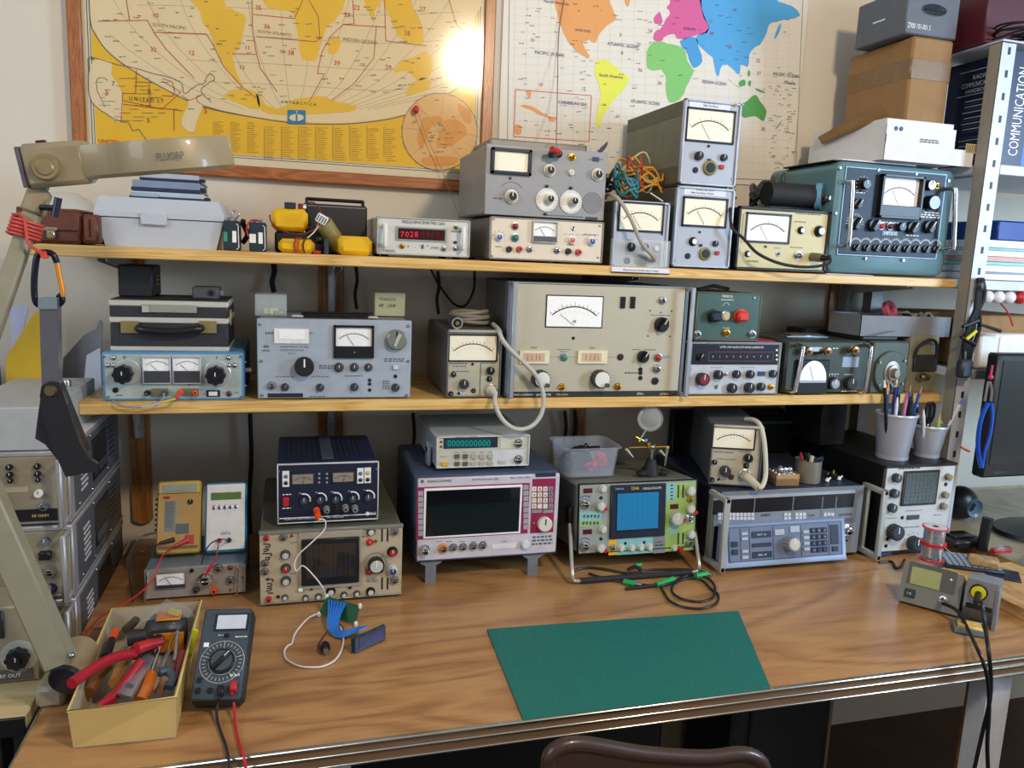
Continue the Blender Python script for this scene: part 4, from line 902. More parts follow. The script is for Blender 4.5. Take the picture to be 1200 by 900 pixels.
for k,x in enumerate((347,351,357)):
    p = aty(x,288,-.312); m = (RED,M('#c24a1e',.4),M('#571a1e',.4))[k]; h = YB1.H
    b = MB(); b.tube([(p.x,-.312,ZT+.001),(p.x-.003,-.3135,ZT+h*.5),(p.x,-.312,ZT+h),(p.x+.003,-.29,ZT+h+.002),(p.x+.003,-.265,ZT+h+.001),(p.x+.003,-.263,ZT+.006)],.0016,m,6); single(b,'wire_wrap',('bright red','orange','dark red')[k]+' wire wound round the lower yellow battery pack','wire')
b = MB(); p = aty(340,239,-.25); b.box((p.x-.011,-.26,YB3.top),(p.x+.011,-.235,YB3.top+.012),M('#25262a',.5),.001); single(b,'plug_connector','small black connector on top of the upper yellow battery pack','connector')
b = MB(); p = aty(354,240,-.25); b.box((p.x-.008,-.255,YB3.top),(p.x+.008,-.24,YB3.top+.011),M('#7d1620',.4),.001); b.box((p.x+.002,-.2555,YB3.top+.002),(p.x+.008,-.2549,YB3.top+.010),INKW); single(b,'plug_connector','dark red connector with white mark on the upper yellow battery pack','connector')
cable('battery_lead','dark red wire arching over the upper yellow battery pack','wire',[aty(356,239,-.26),aty(366,237,-.27),aty(374,243,-.28),aty(377,254,-.29),aty(372,266,-.31),aty(355,274,-.335),aty(335,272,-.335),aty(319,262,-.32),aty(316,252,-.30)],.0014,M('#6d1b22',.4))
cable('battery_lead','pale wire running from the white clip towards the lower yellow pack','wire',[aty(375,262,-.30),aty(368,272,-.325),aty(360,279,-.33)],.0012,M('#d8c8ae',.5))
b = MB(); p = aty(377,257,-.30); b.box((-.011,-.006,-.009),(.011,.006,.009),WHITE,.002,Matrix.Translation(p) @ Matrix.Rotation(.5,4,'Y')); 
for k in range(4): b.box((-.009+k*.005,-.0068,-.006),(-.0065+k*.005,-.006,.006),INKG,0,Matrix.Translation(p) @ Matrix.Rotation(.5,4,'Y'))
single(b,'terminal_block','white connector block beside the upper yellow battery pack','connector')
p = aty(393,276,-.27); a = Vector((p.x-.02,-.285,ZT+.05))
b = MB(); b.cyl((p.x-.024,-.285,ZT+.062),(p.x+.008,-.26,ZT+.018),.017,mat('tape_tube','#8f8352',.4,var=.1),20); b.cyl((p.x-.028,-.288,ZT+.067),(p.x-.024,-.285,ZT+.062),.007,CLEAR,12); single(b,'wrapped_tube','olive wrapped tube leaning against the black radio case','component')
b = MB(); p = aty(382,288,-.32); b.box((p.x-.0035,-.325,ZT),(p.x+.005,-.30,ZT+.030),M('#2b3a3e',.5),.001); single(b,'circuit_module','small dark upright module between two yellow battery packs','module')
b = MB(); p = aty(374,280,-.29); b.ball((p.x,-.29,ZT+.028),.008,BLACK,10); b.box((p.x-.012,-.30,ZT),(p.x+.006,-.28,ZT+.02),BLACK,.002); single(b,'battery_clip','black clip jumble behind the small dark module','clip')
b = MB(); p = aty(372,294,-.325); b.cyl((p.x-.008,-.328,ZT+.004),(p.x+.006,-.328,ZT+.003),.0035,RED,8); single(b,'insulated_plug','short red plug lying on the shelf edge between yellow packs','plug')
# black case with handle
D = block('radio_case','flat black case with a raised handle frame behind the yellow packs','case',ZT,(358,291),(430,296),(364,238),.05,mat('case_black_brown','#2a2726',.4),y=-.24,bev=.004)
b = MB(); W_,H = D.Wd,D.H; b.box((.0,.02,H+.006),(W_-.004,.034,H+.013),BLACK,.003); b.box((0,.02,H-.004),(.006,.034,H+.012),BLACK,.002); b.box((W_-.010,.02,H-.004),(W_-.004,.034,H+.012),BLACK,.002); D.put(b,'handle')
b = MB(); b.box((.004,-.001,H-.006),(W_-.004,.0,H-.004),M('#70706a',.4)); D.put(b,'trim_line')
# ================================================================ lower wall shelf
# blue power supply with two meters
D = Dev('power_supply','blue-framed power supply with two meters and two large black dials','power supply',ZM,(121,470.5),(286.5,470),(119,412),.24,y=-.325)
BLU = mat('case_sky_blue','#4f86b4',.4,.1); PLG = mat('panel_pale_green','#a4b1ac',.45,.1)
b = MB(); W_,H = D.Wd,D.H; round_box(W_,H,0,.24,.007,BLU,b,.003); D.put(b,'case'); D.t = .0
b = MB(); b.box((.0045,-.0012,.0045),(W_-.0045,.001,H-.0045),PLG,.0008); D.put(b,'front_panel'); D.t = .0012
for x0,x1 in ((168,201),(203,236)): D.meter((x0,417,x1,449),DIALW,M('#c9c9d6',.3),1,.46,M('#3b3d42',.4),proud=.008,needle=True,na=-.8)
for x,y in ((146,437),(253.5,438.5)):
    c = D.P(x+(4 if x < 200 else 1),y-1); k = D.sc(x,y); b = MB(); b.lathe([(16.5*k,0),(16.5*k,.002),(15.5*k,.003)],M('#b4b9b6',.3,.3),YF,32); o = b.obj('dial_plate',D.root); o.location = (c[0],-.0012,c[1])
    c = D.P(x,y); D.at('knob',knob_mesh('star',12.2*k,.022,BLACK,None),c[0],c[1],-.004)
for x,y in ((126,428),(133,428),(133,419),(268,419),(268,428),(275,428)): D.knob(x,y,2.6,'lamp',STEEL)
for x,y in ((122,418),(282,418),(283,465),(127,465)): D.knob(x,y,1.9,'screw',STEEL,L=.002,name='screw')
D.knob(135.5,457,3,'hole',BLACK,BLACK); D.rect((178,455,197,463),M('#6b6a52',.5),'terminal_strip',.006); D.rect((215,455,233,463),M('#6b6a52',.5),'terminal_strip',.006)
D.knob(173,460,3.6,'post',BLACK,STEEL,L=.012); D.knob(193.5,459.5,4,'post',M('#45484a',.4),STEEL,L=.016); D.knob(212.5,458.5,4.2,'post',ORANGE,L=.016); D.knob(229.5,459,3.6,'post',ORANGE,BLACK,L=.012)
D.rect((242,457,258,464.5),M('#141a3a',.4),'switch_frame',.002); D.rect((245,458.5,255,463),KWHITE,'rocker_switch',.005); D.knob(268.5,461,3,'lamp',M('#5c1722',.3))
D.txt(146,418.5,'0',4); D.txt(254,419,'1',4); D.txt(222,450,'+',5); D.dash((136,462,144,464),INKG,3); D.txt(239,461,'0',2); D.txt(262,460,'I',2); D.txt(277,460,'ON',2)
D.done(); PS = D
b = MB(); c = D.P(281,436); 
for z in (H*.25,H*.75): b.cyl((W_,.03,z),(W_+.003,.03,z),.002,STEEL,8)
b.cyl((W_,.05,H*.55),(W_+.012,.05,H*.55),.006,STEEL,12); D.put(b,'side_fixing')
q = D.p
c1 = D.P(193.5,459.5); c2 = D.P(212.5,458.5)
cable('test_lead','grey wire hanging from the black terminal of the blue-framed supply','wire',[q+Vector((c1[0],-.018,c1[1])),aty(192,466,-.35),aty(187,471,-.352),aty(178,474,-.354),aty(165,477,-.352),aty(150,476.5,-.35),aty(138,474,-.348),aty(133,471,-.34),aty(133,469.8,-.33)],.0018,M('#8d8f96',.5))
b = MB(); a = q+Vector((c2[0],-.018,c2[1])); e = aty(206,467.5,-.362); b.cyl(a,e,.0042,M('#c9474a',.4),10,.003); b.tube([e,aty(200,469,-.360),aty(189,471.5,-.358)],.0022,M('#d8b83a',.4),6); b.tube([aty(189,471.5,-.358),aty(178,475,-.356),aty(165,477,-.355)],.0015,M('#b9b9c2',.4),6)
single(b,'test_lead','red and yellow plug lead on the orange terminal of the blue-framed supply','wire')
# black flight case
FC = mat('case_charcoal','#2b2e33',.5,var=.08,bump=.15,scale=90); TRIM = mat('case_trim','#cfccc0',.35,.4)
D = Dev('flight_case','black carrying case with silver edges and brass clasps on blue-framed supply','case',PS.top,(130,411.5),(268,412),(128.5,351),.17,y=-.315); W_,H = D.Wd,D.H; D.t = .001
b = MB(); b.box((0,0,0),(W_,.17,H*.56),FC,.003); D.put(b,'body'); b = MB(); b.box((0,0,H*.66),(W_,.17,H),FC,.003); D.put(b,'lid')
for za,zb in ((0,.10),(.555,.67),(.88,1.0)): 
    b = MB(); b.box((-.001,-.0015,H*za),(W_+.001,.171,H*zb),TRIM,.002); D.put(b,'metal_edge')
b = MB(); b.box((.002,.003,H*.985),(W_-.002,.167,H+.0012),FC,0); D.put(b,'lid_covering')
for x0,x1 in ((142,163),(234,254)): D.rect((x0,376,x1,390),M('#9a8a5a',.4,.6),'clasp',.004)
D.rect((167,357,231,366),M('#a8a79c',.35,.5),'lid_plate',.003); D.rect((167,358,175,365.5),M('#c8c7bc',.35,.5),'lid_catch',.006)
a,c = D.P(163,384),D.P(236,384); b = MB(); b.tube([(a[0],-.004,a[1]),(a[0]+.008,-.014,a[1]-.002),((a[0]+c[0])/2,-.016,a[1]-.006),(c[0]-.008,-.014,c[1]-.002),(c[0],-.004,c[1])],.0075,BLACK,10,smooth=5); D.put(b,'handle')
b = MB(); b.box((W_,.03,H*.5),(W_+.004,.05,H*.82),M('#a99f72',.4,.6),.001); D.put(b,'side_catch'); D.dash((180,359,226,363),INKG,6); D.done(); z = D.top+.0015
D = block('speaker_box','black cube shaped box with small brass screws on the flight case','box',z,(139,351.5),(180,352),(140,310),.10,mat('box_black_grain','#1d1e21',.5,bump=.2,scale=120),y=-.25)
b = MB(); W_,H = D.Wd,D.H
for i in (-1,1):
    for j in (-1,0,1): b.ball((W_+.001,.05+i*.005,H*.52+j*.008),.003,BRASS,8)
D.put(b,'screws')
D = block('small_speaker','small dark grey boxed device with a round hole on the flight case','device',z,(225,352.5),(257,353.5),(225,336),.05,M('#4a4d52',.5),y=-.27)
D.knob(247.5,343,3.6,'hole',BLACK,M('#33363a',.5),name='hole'); b = MB()
for k in range(3): b.box((D.Wd,.008+k*.012,D.H*.3),(D.Wd+.006,.014+k*.012,D.H*.75),M('#75776f',.5),.001)
D.put(b,'contacts')
# PM oscillator, light blue grey
D = Dev('oscillator','blue-grey oscillator with black main dial and chrome round dial at its upper right','oscillator',ZM,(302,467),(480.5,467.5),(300,372.5),.22,y=-.325,lift=.003)
PBG = mat('panel_sky_grey','#a3adb9',.42,.1); D.case(M('#8b8f94',.45,.1),inset=.002); D.panel(PBG,.004,.002)
D.rect((321.5,385,362,402),WHITE,'scale_window_frame',.003); D.rect((327,387,357,397),DIALW,'scale_window',.004); D.dash((330,389,355,393),INK,6); D.txt(334,399.5,'1',2,RED,y0=-.0085); D.txt(343,399.5,'2',2,RED,y0=-.0085); D.txt(351,399.5,'3',2,RED,y0=-.0085)
D.meter((391,381,438,419),DIALW,BLACK,2.6,.36,BLACK,proud=.007); D.txt(415,412,'V',2,INKW,y0=-.0115)
D.knob(356.5,428.5,11.5,'plain',M('#1a1b1d',.5),L=.02); D.knob(464,397.5,12,'plain',M('#8f8f88',.3,.7),M('#a5a59a',.25,.8),L=.012)
c = D.P(464,397.5); k = D.sc(464,397.5); b = MB(); b.box((-2*k,-.024,-8*k),(2*k,-.016,8*k),M('#c9c8c0',.3,.4),.001,Matrix.Translation((c[0],0,c[1])) @ Matrix.Rotation(.4,4,'Y')); D.put(b,'pointer')
for x,y,r in ((397,430,5),(415,430,4.6),(431.5,430,4.2)): D.knob(x,y,r,'cap',M('#3a3d41',.5))
for x,y in ((334,453),(375,453.5),(415,453),(463,453.5)): D.knob(x,y,4.8,'bar',M('#3a3d41',.5),M('#8fa0b4',.4))
D.knob(318.5,451.5,4.4,'jack',STEEL)
for x,y in ((433,445),(433,449.5),(433,456.5),(463,440.5),(457,462.5) if False else (463,440.6)): D.knob(x,y,1.9,'hole',BLACK,M('#55585c',.4),name='socket')
D.knob(463,430,3,'button',M('#c6c9cc',.4)); D.rect((314,460.5,355,465),M('#22262c',.4),'name_plate',.001); D.dash((316,461.5,353,463.5),INKW,5)
D.txt(345,406,'GENERATEUR B.F. SR. 4208',2.0,INKG,maxw=43); D.txt(342,410,'HETEROMODULATOR',2.0,INKG,maxw=30); D.txt(342,413.5,'No.52.11',1.8,INKG,maxw=14); D.txt(312,410.5,'HEMPEL',2.0,INK,maxw=13); D.dash((309,403,315,408),INKG,2); D.dash((311,388,320,392),INKG,2); D.dash((362,389,367,391),INKG,1)
D.dash((374,427,391,432),INKG,3,2); D.dash((404,439,425,441),INKG,4); D.dash((323,440,345,441.5),INKG,4); D.dash((365,440,385,441.5),INKG,4); D.dash((450,419,474,424),INKG,4,2); D.dash((448,445,456,456),INKG,2,4); D.dash((363,463,382,465),INKG,4)
for q in ((304.5,380),(478,382),(306,423),(478,423),(307,463),(476,463)): D.knob(*q,2,'screw',STEEL,L=.002,name='screw')
for x,m in ((301,0),): pass
b = MB(); z = D.H; a = D.P(342,372)[0]; c = D.P(445,372)[0]; b.box((a,.03,z),(a+.022,.055,z+.004),M('#b9b8b0',.4),.001); b.box((c-.02,.03,z),(c,.055,z+.004),M('#b9b8b0',.4),.001); b.box((a+.018,.032,z+.001),(c-.016,.053,z+.009),BLACK,.003); D.put(b,'carry_handle')
D.done(); z = D.top
D2 = Dev('parts_box','clear plastic parts box on the oscillator','box',z,(299,371),(336,372),(299,345),.06,y=-.27)
b = MB(); W_,H = D2.Wd,D2.H
for a,c in (((0,0,0),(W_,.0015,H)),((0,.0585,0),(W_,.06,H)),((0,0,0),(.0015,.06,H)),((W_-.0015,0,0),(W_,.06,H)),((0,0,0),(W_,.06,.0015)),((W_*.5-.0007,0,0),(W_*.5+.0007,.06,H*.8))): b.box(a,c,CLEAR)
D2.put(b,'box'); b = MB(); rnd = random.Random(5)
for i in range(14): x,y = rnd.uniform(.008,W_-.012),rnd.uniform(.008,.05); b.box((x,y,.002),(x+.009,y+.005,rnd.uniform(.006,.014)),M(rnd.choice(['#c9c48a','#6d7a78','#8c8c84']),.5),.001)
D2.put(b,'small_parts')
D2 = Dev('note_card','yellowish hand-written card standing on the oscillator','note',z,(439,368),(474.5,369),(438.5,342.5),.02,y=-.23); b = MB(); NOTE = mat('note_paper','#a8a684',.7,var=.04)
b.box((0,0,0),(D2.Wd,.022,D2.H),NOTE,.001); D2.put(b,'card'); D2.t = .0002; D2.txt(454,350.5,'TRANSOS',4,M('#5d6a62',.6),maxw=20); D2.txt(454,358,'HF . UHF',4,M('#2c3430',.6),maxw=20); D2.done()
# HP voltmeter with coil
HPG = mat('hp_panel','#b3ac98',.45,.1); HPC = mat('hp_case','#5d6066',.45,.2)
def hp_meter(lb,z,bl,br,tl,y,depth,mq,els,lines,yaw=0,chrome=None,lift=.003):
    D = Dev('vacuum_tube_voltmeter',lb,'voltmeter',z,bl,br,tl,depth,y=y,yaw=yaw,lift=lift)
    D.case(HPC,inset=.001); D.panel(HPG,.002,.001,ins=(.003,.002,.003,.003)); D.rim(M('#7b7d80',.35,.5),.0028,.006)
    b = MB(); b.box((.002,-.008,D.H-.007),(D.Wd-.002,.0,D.H-.0005),M('#c4c1b0',.3,.5),.002); D.put(b,'top_trim')
    D.meter(mq,DIALC,M('#1d1f24',.35),1.6,proud=.004,needle=False)
    for (x,yy,r,st,m1,m2) in els: D.knob(x,yy,r,st,m1,m2,name='knob' if st in ('plain','cap','bar','fluted') else 'socket')
    for q,n in lines: D.dash(q,INKG,n)
    return D
H1 = hp_meter('small grey voltmeter with coiled cable on top, left of the large beige meter',ZM,(522,471),(585,468),(523,385.5),-.33,.24,(525,391.5,583,423.5),
    [(531,438.5,3,'plain',BLACK,None),(543,449.5,5.6,'fluted',M('#2f3134',.4),None),(574,434,4.6,'fluted',BLACK,None),(573,444,2.8,'cap',BLACK,None),(528,461,3,'post',BLACK,STEEL),(554.5,457.5,2.4,'hole',M('#4a3028',.5),BLACK),(537.5,460.5,1.8,'hole',BLACK,None),(575,457,6.4,'hole',M('#cfcabb',.4),M('#a9a79c',.3,.6)),(553.5,426.5,1.4,'hole',BLACK,BLACK)],
    [((527,424.5,548,427),6),((530,428,546,430),4),((530,434,550,436),5),((564,424.5,580,426),4)])
x0,z0,x1,z1 = H1.R4(562,425,562.8,467); b = MB(); b.box((x0,-.0028,z0),(x1,-.0018,z1),INKG); H1.put(b,'panel_seam'); H1.done()
zt = H1.top; p = aty(553,370,-.26)
b = MB(); rnd = random.Random(9)
for lb,dz,m in (('grey',0,M('#8b877c',.5)),):
    pts = []
    for i in range(44):
        a = 2*PI*i/11; pts.append((p.x+.042*math.cos(a)*(1+rnd.uniform(-.06,.06)),-.24+.035*math.sin(a),zt+.005+i*.00058+.003*math.cos(a*1.5+1)))
    b.tube(pts,.0042,m,8,smooth=3)
single(b,'coiled_cable','grey cable coil lying on the small grey voltmeter','cable')
b = MB(); q = aty(534,376.5,-.31); b.cyl((q.x,-.29,zt+.012),(q.x,-.325,zt+.012),.0115,M('#77777a',.3,.7),20,capm=BLACK); b.lathe([(.0118,0),(.0118,.003),(.009,.003),(.009,0)],CHROME,Matrix.Translation((q.x,-.3245,zt+.012)) @ YF,20); b.cyl((q.x,-.325,zt+.012),(q.x,-.329,zt+.012),.004,BRASS,10); single(b,'coaxial_connector','round coaxial connector of the cable coil, facing forward','connector')
# cable from the HP socket looping to the large beige meter
c = H1.P(575,457); q = H1.p+Vector((c[0],-.006,c[1]))
b = MB(); GC2 = mat('cable_grey_white','#b4b3aa',.5,var=.02)
b.cyl(q,q+Vector((.004,-.018,-.004)),.0085,M('#cbc6b6',.45),14,.006)
b.tube([q+Vector((.004,-.018,-.004)),aty(580,472,-.37),aty(585,486,-.375),aty(594,497,-.38),aty(606,503,-.38),aty(622,500,-.375),aty(634,486,-.37),aty(637,465,-.365),aty(630,443,-.362),aty(617,428,-.36),aty(600,412,-.358),aty(590,400,-.352),aty(586,392,-.345),aty(584,386,-.33),aty(578,380,-.29)],.0048,GC2,10); single(b,'probe_cable','thick pale cable looping down below the lower wall shelf','cable')
# large beige level meter
WGP = mat('wg_panel','#b6b09b',.45,.05,var=.02)
D = Dev('level_meter','large beige level meter with wide dial and silver rack handles','level meter',ZM,(597,468),(794,465.5),(600,329.5),.25,y=-.325,lift=.003)
D.case(M('#6f6e6a',.45,.2),inset=.001); D.panel(WGP,.004,.001)
b = MB(); x0,z0,x1,z1 = D.R4(597,458,790,464); b.box((0,-.0048,z0),(D.Wd-.004,-.0038,z1),M('#2e2f33',.4)); D.put(b,'bottom_strip')
b = MB(); b.box((0,-.006,D.H-.004),(D.Wd,.002,D.H),M('#9ea0a0',.35,.5),.001); D.put(b,'top_trim')
for nm,sx in (('l',-1),('r',1)):
    b = MB(); xx = -.006 if sx < 0 else D.Wd+.003
    HM = M('#a7aeb6',.35,.5)
    b.box((xx-.005,-.034,.0),(xx+.005,-.027,D.H),HM,.002); b.box((xx-.005,-.03,.0),(xx+.005,.01,.008),HM,.002); b.box((xx-.005,-.03,D.H-.008),(xx+.005,.01,D.H),HM,.002); b.box((xx-.007*1.0,-.004,.0),(xx+.004,.02,D.H),M('#83888f',.35,.5),.001); D.put(b,'rack_handle')
D.meter((639,346,706,384),DIALW,M('#1e1f26',.35),1.4,proud=.002,label='dB',na=-.95)
D.rect((608,410.5,642.5,425.5),mat('cream_bezel','#ddd5b4',.4),'small_meter_frame',.005); D.rect((612,413,637,423),mat('small_dial','#c8a98a',.5),'small_meter',.0055); D.rect((676,410.5,710,425.5),MATS['cream_bezel'],'small_meter_frame',.005); D.rect((680,413,703,423),MATS['small_dial'],'small_meter',.0055)
D.ringticks(624.5,421,2,INK,3,-.2,.2); 
for x in (617,622,627,631,685,690,695,699): 
    c = D.P(x,418); k = D.sc(x,418); D.let.add([(c[0]-.2*k,-.0102,c[1]-3*k),(c[0]+.2*k,-.0102,c[1]-3*k),(c[0]+.2*k,-.0102,c[1]+3*k),(c[0]-.2*k,-.0102,c[1]+3*k)],[(0,1,2,3)],INK)
D.rect((726,347.5,731.5,361),M('#15151c',.3),'slot_window',.003); D.rect((737.5,347.5,743,361),M('#15151c',.3),'slot_window',.003)
D.knob(775,352,3.6,'jack',STEEL); D.knob(773.5,380,8,'bar',BLACK,mat('cream_pointer','#ddd2a4',.4),L=.018); D.knob(752,417.5,6.5,'bar',BLACK,KWHITE,L=.016)
for x,y in ((631.5,443),(700.5,443)):
    D.knob(x,y,10.2,'fluted',M('#3a3a3c',.5),KWHITE,L=.02); c = D.P(x+5,y+6); k = D.sc(x,y); b = MB(); b.cyl((c[0],-.024,c[1]),(c[0],-.034,c[1]),2.4*k,M('#4a4a48',.4),12); b.cyl((c[0]-5*k,-.0240,c[1]+6*k),(c[0]-5*k,-.0265,c[1]+6*k),8.4*k,KWHITE,24); D.put(b,'crank')
D.knob(660,418,3.6,'lamp',M('#3f7a72',.4)); D.knob(726,418,3,'hole',M('#4a1626',.4),BLACK); D.knob(770,418.5,3.6,'lamp',M('#a0262c',.3)); D.knob(768.5,432,3.8,'jack',STEEL); D.knob(766.5,446,3.4,'hole',BLACK,M('#2a2a2a',.4)); D.knob(657.5,453,3.2,'jack',BRASS); D.knob(723,452.5,3.4,'jack',BRASS); D.knob(671,396,1.5,'hole',BLACK,BLACK)
for y in (432.5,436.5,442.5): D.knob(749.5,y,2.0,'hole',BLACK,BLACK,name='socket')
for x,y in ((761,364),(786,364.5),(758.5,393.5),(784,394)): D.knob(x,y,1.1,'screw',INKG,name='screw',L=.0008)
D.txt(625,407,'RANGE',2.1,INKG,maxw=7); D.txt(693,407.5,'SPAN',2.1,INKG,maxw=7); D.dash((652,408.5,668,410),INKG,5); D.dash((655,411,664,412.3),INKG,3); D.dash((740,408.5,750,410),INKG,3); D.dash((754,408.5,768,410.5),INKG,4); D.dash((774,416,785,420),M('#7f93ac',.5),3,2); D.dash((731,435,746,438),INKG,4,1); D.dash((762,368.5,784,370),INKG,5); D.txt(773.5,366,'dB',2,INKG)
D.txt(612,462,'WANDEL & GOLTERMANN',2.2,INKW,maxw=24,y0=-.0048) ; D.txt(636,462,'LEVEL METER',2.2,INKW,maxw=20,y0=-.0048); D.txt(658,461.7,'10Hz-100kHz',2.2,mat('gold_ink','#d8bd72',.5,var=0),maxw=14,y0=-.0048); D.txt(749,461,'SPM-1',2.4,INKW,y0=-.0048); D.txt(777,461.2,'SIEMENS',2.2,mat('gold_ink'),maxw=10,y0=-.0048)
for q in ((643,418,656),(664,418.2,676),(710,418.2,722)):
    a = D.P(q[0],q[1]); c = D.P(q[2],q[1]); D.let.add([(a[0],-.0046,a[1]-.0002),(c[0],-.0046,a[1]-.0002),(c[0],-.0046,a[1]+.0002),(a[0],-.0046,a[1]+.0002)],[(0,1,2,3)],INKG)
D.done(); WG = D
# counter / noise generator under green box
D = Dev('noise_generator','white and black instrument with scale window, under the green box','instrument',ZM,(804,465),(909,462.5),(808,400),.24,y=-.325,lift=.003)
D.case(M('#8f9298',.4,.3),inset=.002); D.panel(mat('panel_light','#b9bcc2',.42,.1),.003); D.rim(M('#a3a8ae',.35,.5),.003,.006)
D.rect((809.5,403,912,427),mat('panel_navy_black','#141824',.3,coat=.3),'upper_panel',.0015)
D.txt(868,406.5,'ULTRA LOW NOISE AUTO RANGE GENERATOR',2.2,INKW,maxw=51,y0=-.005); D.ringticks(819,418,5.2,INKW,15,-2.4,2.4,1.4); D.knob(819,418,4,'bar',BLACK,INKW)
a = D.R4(829,412,905,423); 
for k,q in enumerate(((829,412,905,412.6),(829,422.4,905,423),(829,412,829.6,423),(904.4,412,905,423))): 
    x0,z0,x1,z1 = D.R4(*q); D.let.add([(x0,-.0052,z0),(x1,-.0052,z0),(x1,-.0052,z1),(x0,-.0052,z1)],[(0,1,2,3)],M('#7a3a44',.5) if k < 2 else INKG)
for i in range(9): D.txt(834+i*8,417.5,str(i),2,INKW,y0=-.005)
for x,y,r in ((820.5,443.5,6.8),(839.5,438.5,4.8),(861,438,4.2),(877,438,4.2),(855.5,454,5),(875.5,453.5,5.2),(889.5,452.5,4.2)): D.knob(x,y,r,'fluted',M('#1c2026',.4),M('#7c1f2a',.4) if x < 830 else None)
D.knob(903.5,437.5,4,'fluted',M('#1c2026',.4)); D.rect((887,435,895,440),M('#23406a',.4),'slide_switch',.003); D.knob(838.5,453.5,2,'toggle'); D.knob(902,453,2.6,'jack',BRASS); D.knob(849.5,438.5,1.6,'lamp',M('#7a6a5a',.4))
for y in (410,416,421): D.knob(909,y,1.4,'hole',INKW,BLACK,name='socket')
D.txt(808.5,432,'2',2.4,INK); D.dash((832,430,846,431),INKG,3); D.dash((868,430,884,431),INKG,4); D.done(); z = D.top
b = MB(); q = D.p; b.box((q.x+.07,-.32,z),(q.x+D.Wd-.01,-.12,z+.0025),M('#a83250',.5),.0006); single(b,'document_sleeve','pink sleeve sticking out between green box and black-white instrument','document')
GRN = mat('panel_dark_green','#3d5750',.42,.1)
D = Dev('attenuator','small dark green box with one black and one red knob','instrument',z+.003,(813,395.5),(887.5,399),(815.5,342),.2,y=-.325); D.case(M('#6d7055',.45,.2),inset=.0,feet=False); D.panel(GRN,.003,ins=(.002,.002,.003,.002)); D.rim(M('#898c6c',.4,.3),.002,.004)
for x,y,m in ((835,370,M('#17262c',.4)),(866,370,M('#cf3a2a',.35))):
    c = D.P(x,y); k = D.sc(x,y); b = MB(); b.lathe([(7.2*k,0),(7.2*k,.004),(6.5*k,.0045)],m,YF,24); b.box((-6.4*k,-.02,-5.4*k),(6.4*k,-.004,5.4*k),m,2.2*k); o = b.obj('knob',D.root); o.location = (c[0],-.003,c[1])
D.knob(849,370,4.6,'hole',mat('lamp_amber','#c9a878',.4),STEEL,name='pilot_lamp'); D.knob(816,391.5,3.4,'jack',STEEL); D.knob(850,390,3.4,'jack',BRASS); D.knob(880,391.5,3.4,'jack',STEEL)
D.txt(852,347,'FERISOL',2.6,INKW,maxw=17); D.dash((844,350.5,859,352),INKW,5); D.ringticks(850,359,3.4,INKW,7,-1.2,1.2,1); D.dash((846,383.5,854,384.5),INKW,3); D.knob(883,349,1.5,'screw',STEEL,L=.002,name='screw'); D.done(); z = D.top
cable('mains_cable','thick black cord lying on top of the dark green box','cord',[(D.p.x+.0,-.26,z+.004),(D.p.x+.03,-.28,z+.0045),(D.p.x+.07,-.27,z+.012),(D.p.x+.11,-.25,z+.008),(D.p.x+.14,-.22,z+.005)],.0045,RUBBER)
# military meter
OLV = mat('olive_grey','#3b443c',.42,.15,var=.06)
D = Dev('military_meter','dark olive field meter with half-round dial and chrome side handles','field meter',ZM,(917,462),(1013,459.5),(921,399),.20,y=-.325,lift=.003); D.case(OLV,.006); D.panel(OLV,.003,.003,ins=(.002,.002,.002,.002))
D.rect((931,421,967.5,461),BLACK,'meter_housing',.010,bev=.002)
c = D.P(948,446); k = D.sc(948,446); b = MB(); n = 20; poly = [(c[0]+15.5*k*math.cos(PI*i/n),c[1]+1*k+20*k*math.sin(PI*i/n)) for i in range(n+1)]; poly = [(x,min(z_,D.H)) for x,z_ in poly]; b.prism(poly,-.0142,-.0125,DIALW); D.put(b,'dial')
b = MB(); b.cyl((c[0],-.0148,c[1]+1.5*k),(c[0]-5*k,-.0148,c[1]+15*k),.0003,INK,5); D.put(b,'needle'); b = MB(); b.box((c[0]-16*k,-.0155,c[1]-1*k),(c[0]+15*k,-.0125,c[1]+.6*k),M('#c8ced8',.3,.5)); D.put(b,'dial_edge')
for x,y in ((941,409),(963,409),(995,408)):
    c = D.P(x,y); k = D.sc(x,y); b = MB(); b.lathe([(3.2*k,0),(3.2*k,.006),(2.2*k,.007),(2.2*k,.014),(4*k,.015),(4*k,.022),(1.5*k,.023),(1.5*k,.03)],mat('bronze','#8a6b4a',.35,.8),YF,16); o = b.obj('connector',D.root); o.location = (c[0],-.003,c[1])
D.rect((945,406,959,411),STEEL,'link_bar',.012); D.rect((986,418,1005,430),M('#8a98a6',.4,.3),'name_plate',.001); D.dash((987,420,1004,428),M('#2b3a4a',.5),3,3)
D.knob(973,448.5,6,'fluted',M('#2c2f2c',.4),STEEL); D.ringticks(973,448.5,7.5,INKW,9,-1.2,2.2,1.2); D.knob(993,448,6,'fluted',M('#2c2f2c',.4)); D.dash((966,437.5,982,438.5),INKW,4); D.dash((988,438,999,439),INKW,3); D.dash((985,457,1002,459),INKW,4); D.dash((975,407,981,409),INKW,1)
tube_handle(D,932,404,457,CHROME,.03,.0052,-9); tube_handle(D,1011,404,457,CHROME,.03,.0052,-7); D.done(); z = D.top
b = MB(); q = D.p; b.box((q.x+.05,-.25,z),(q.x+.17,-.22,z+.003),M('#9aa4b0',.3,.7),.001); b.box((q.x+.06,-.252,z+.003),(q.x+.155,-.218,z+.009),CHROME,.003); single(b,'multi_tool','slim chrome bar lying on the olive field meter','tool')
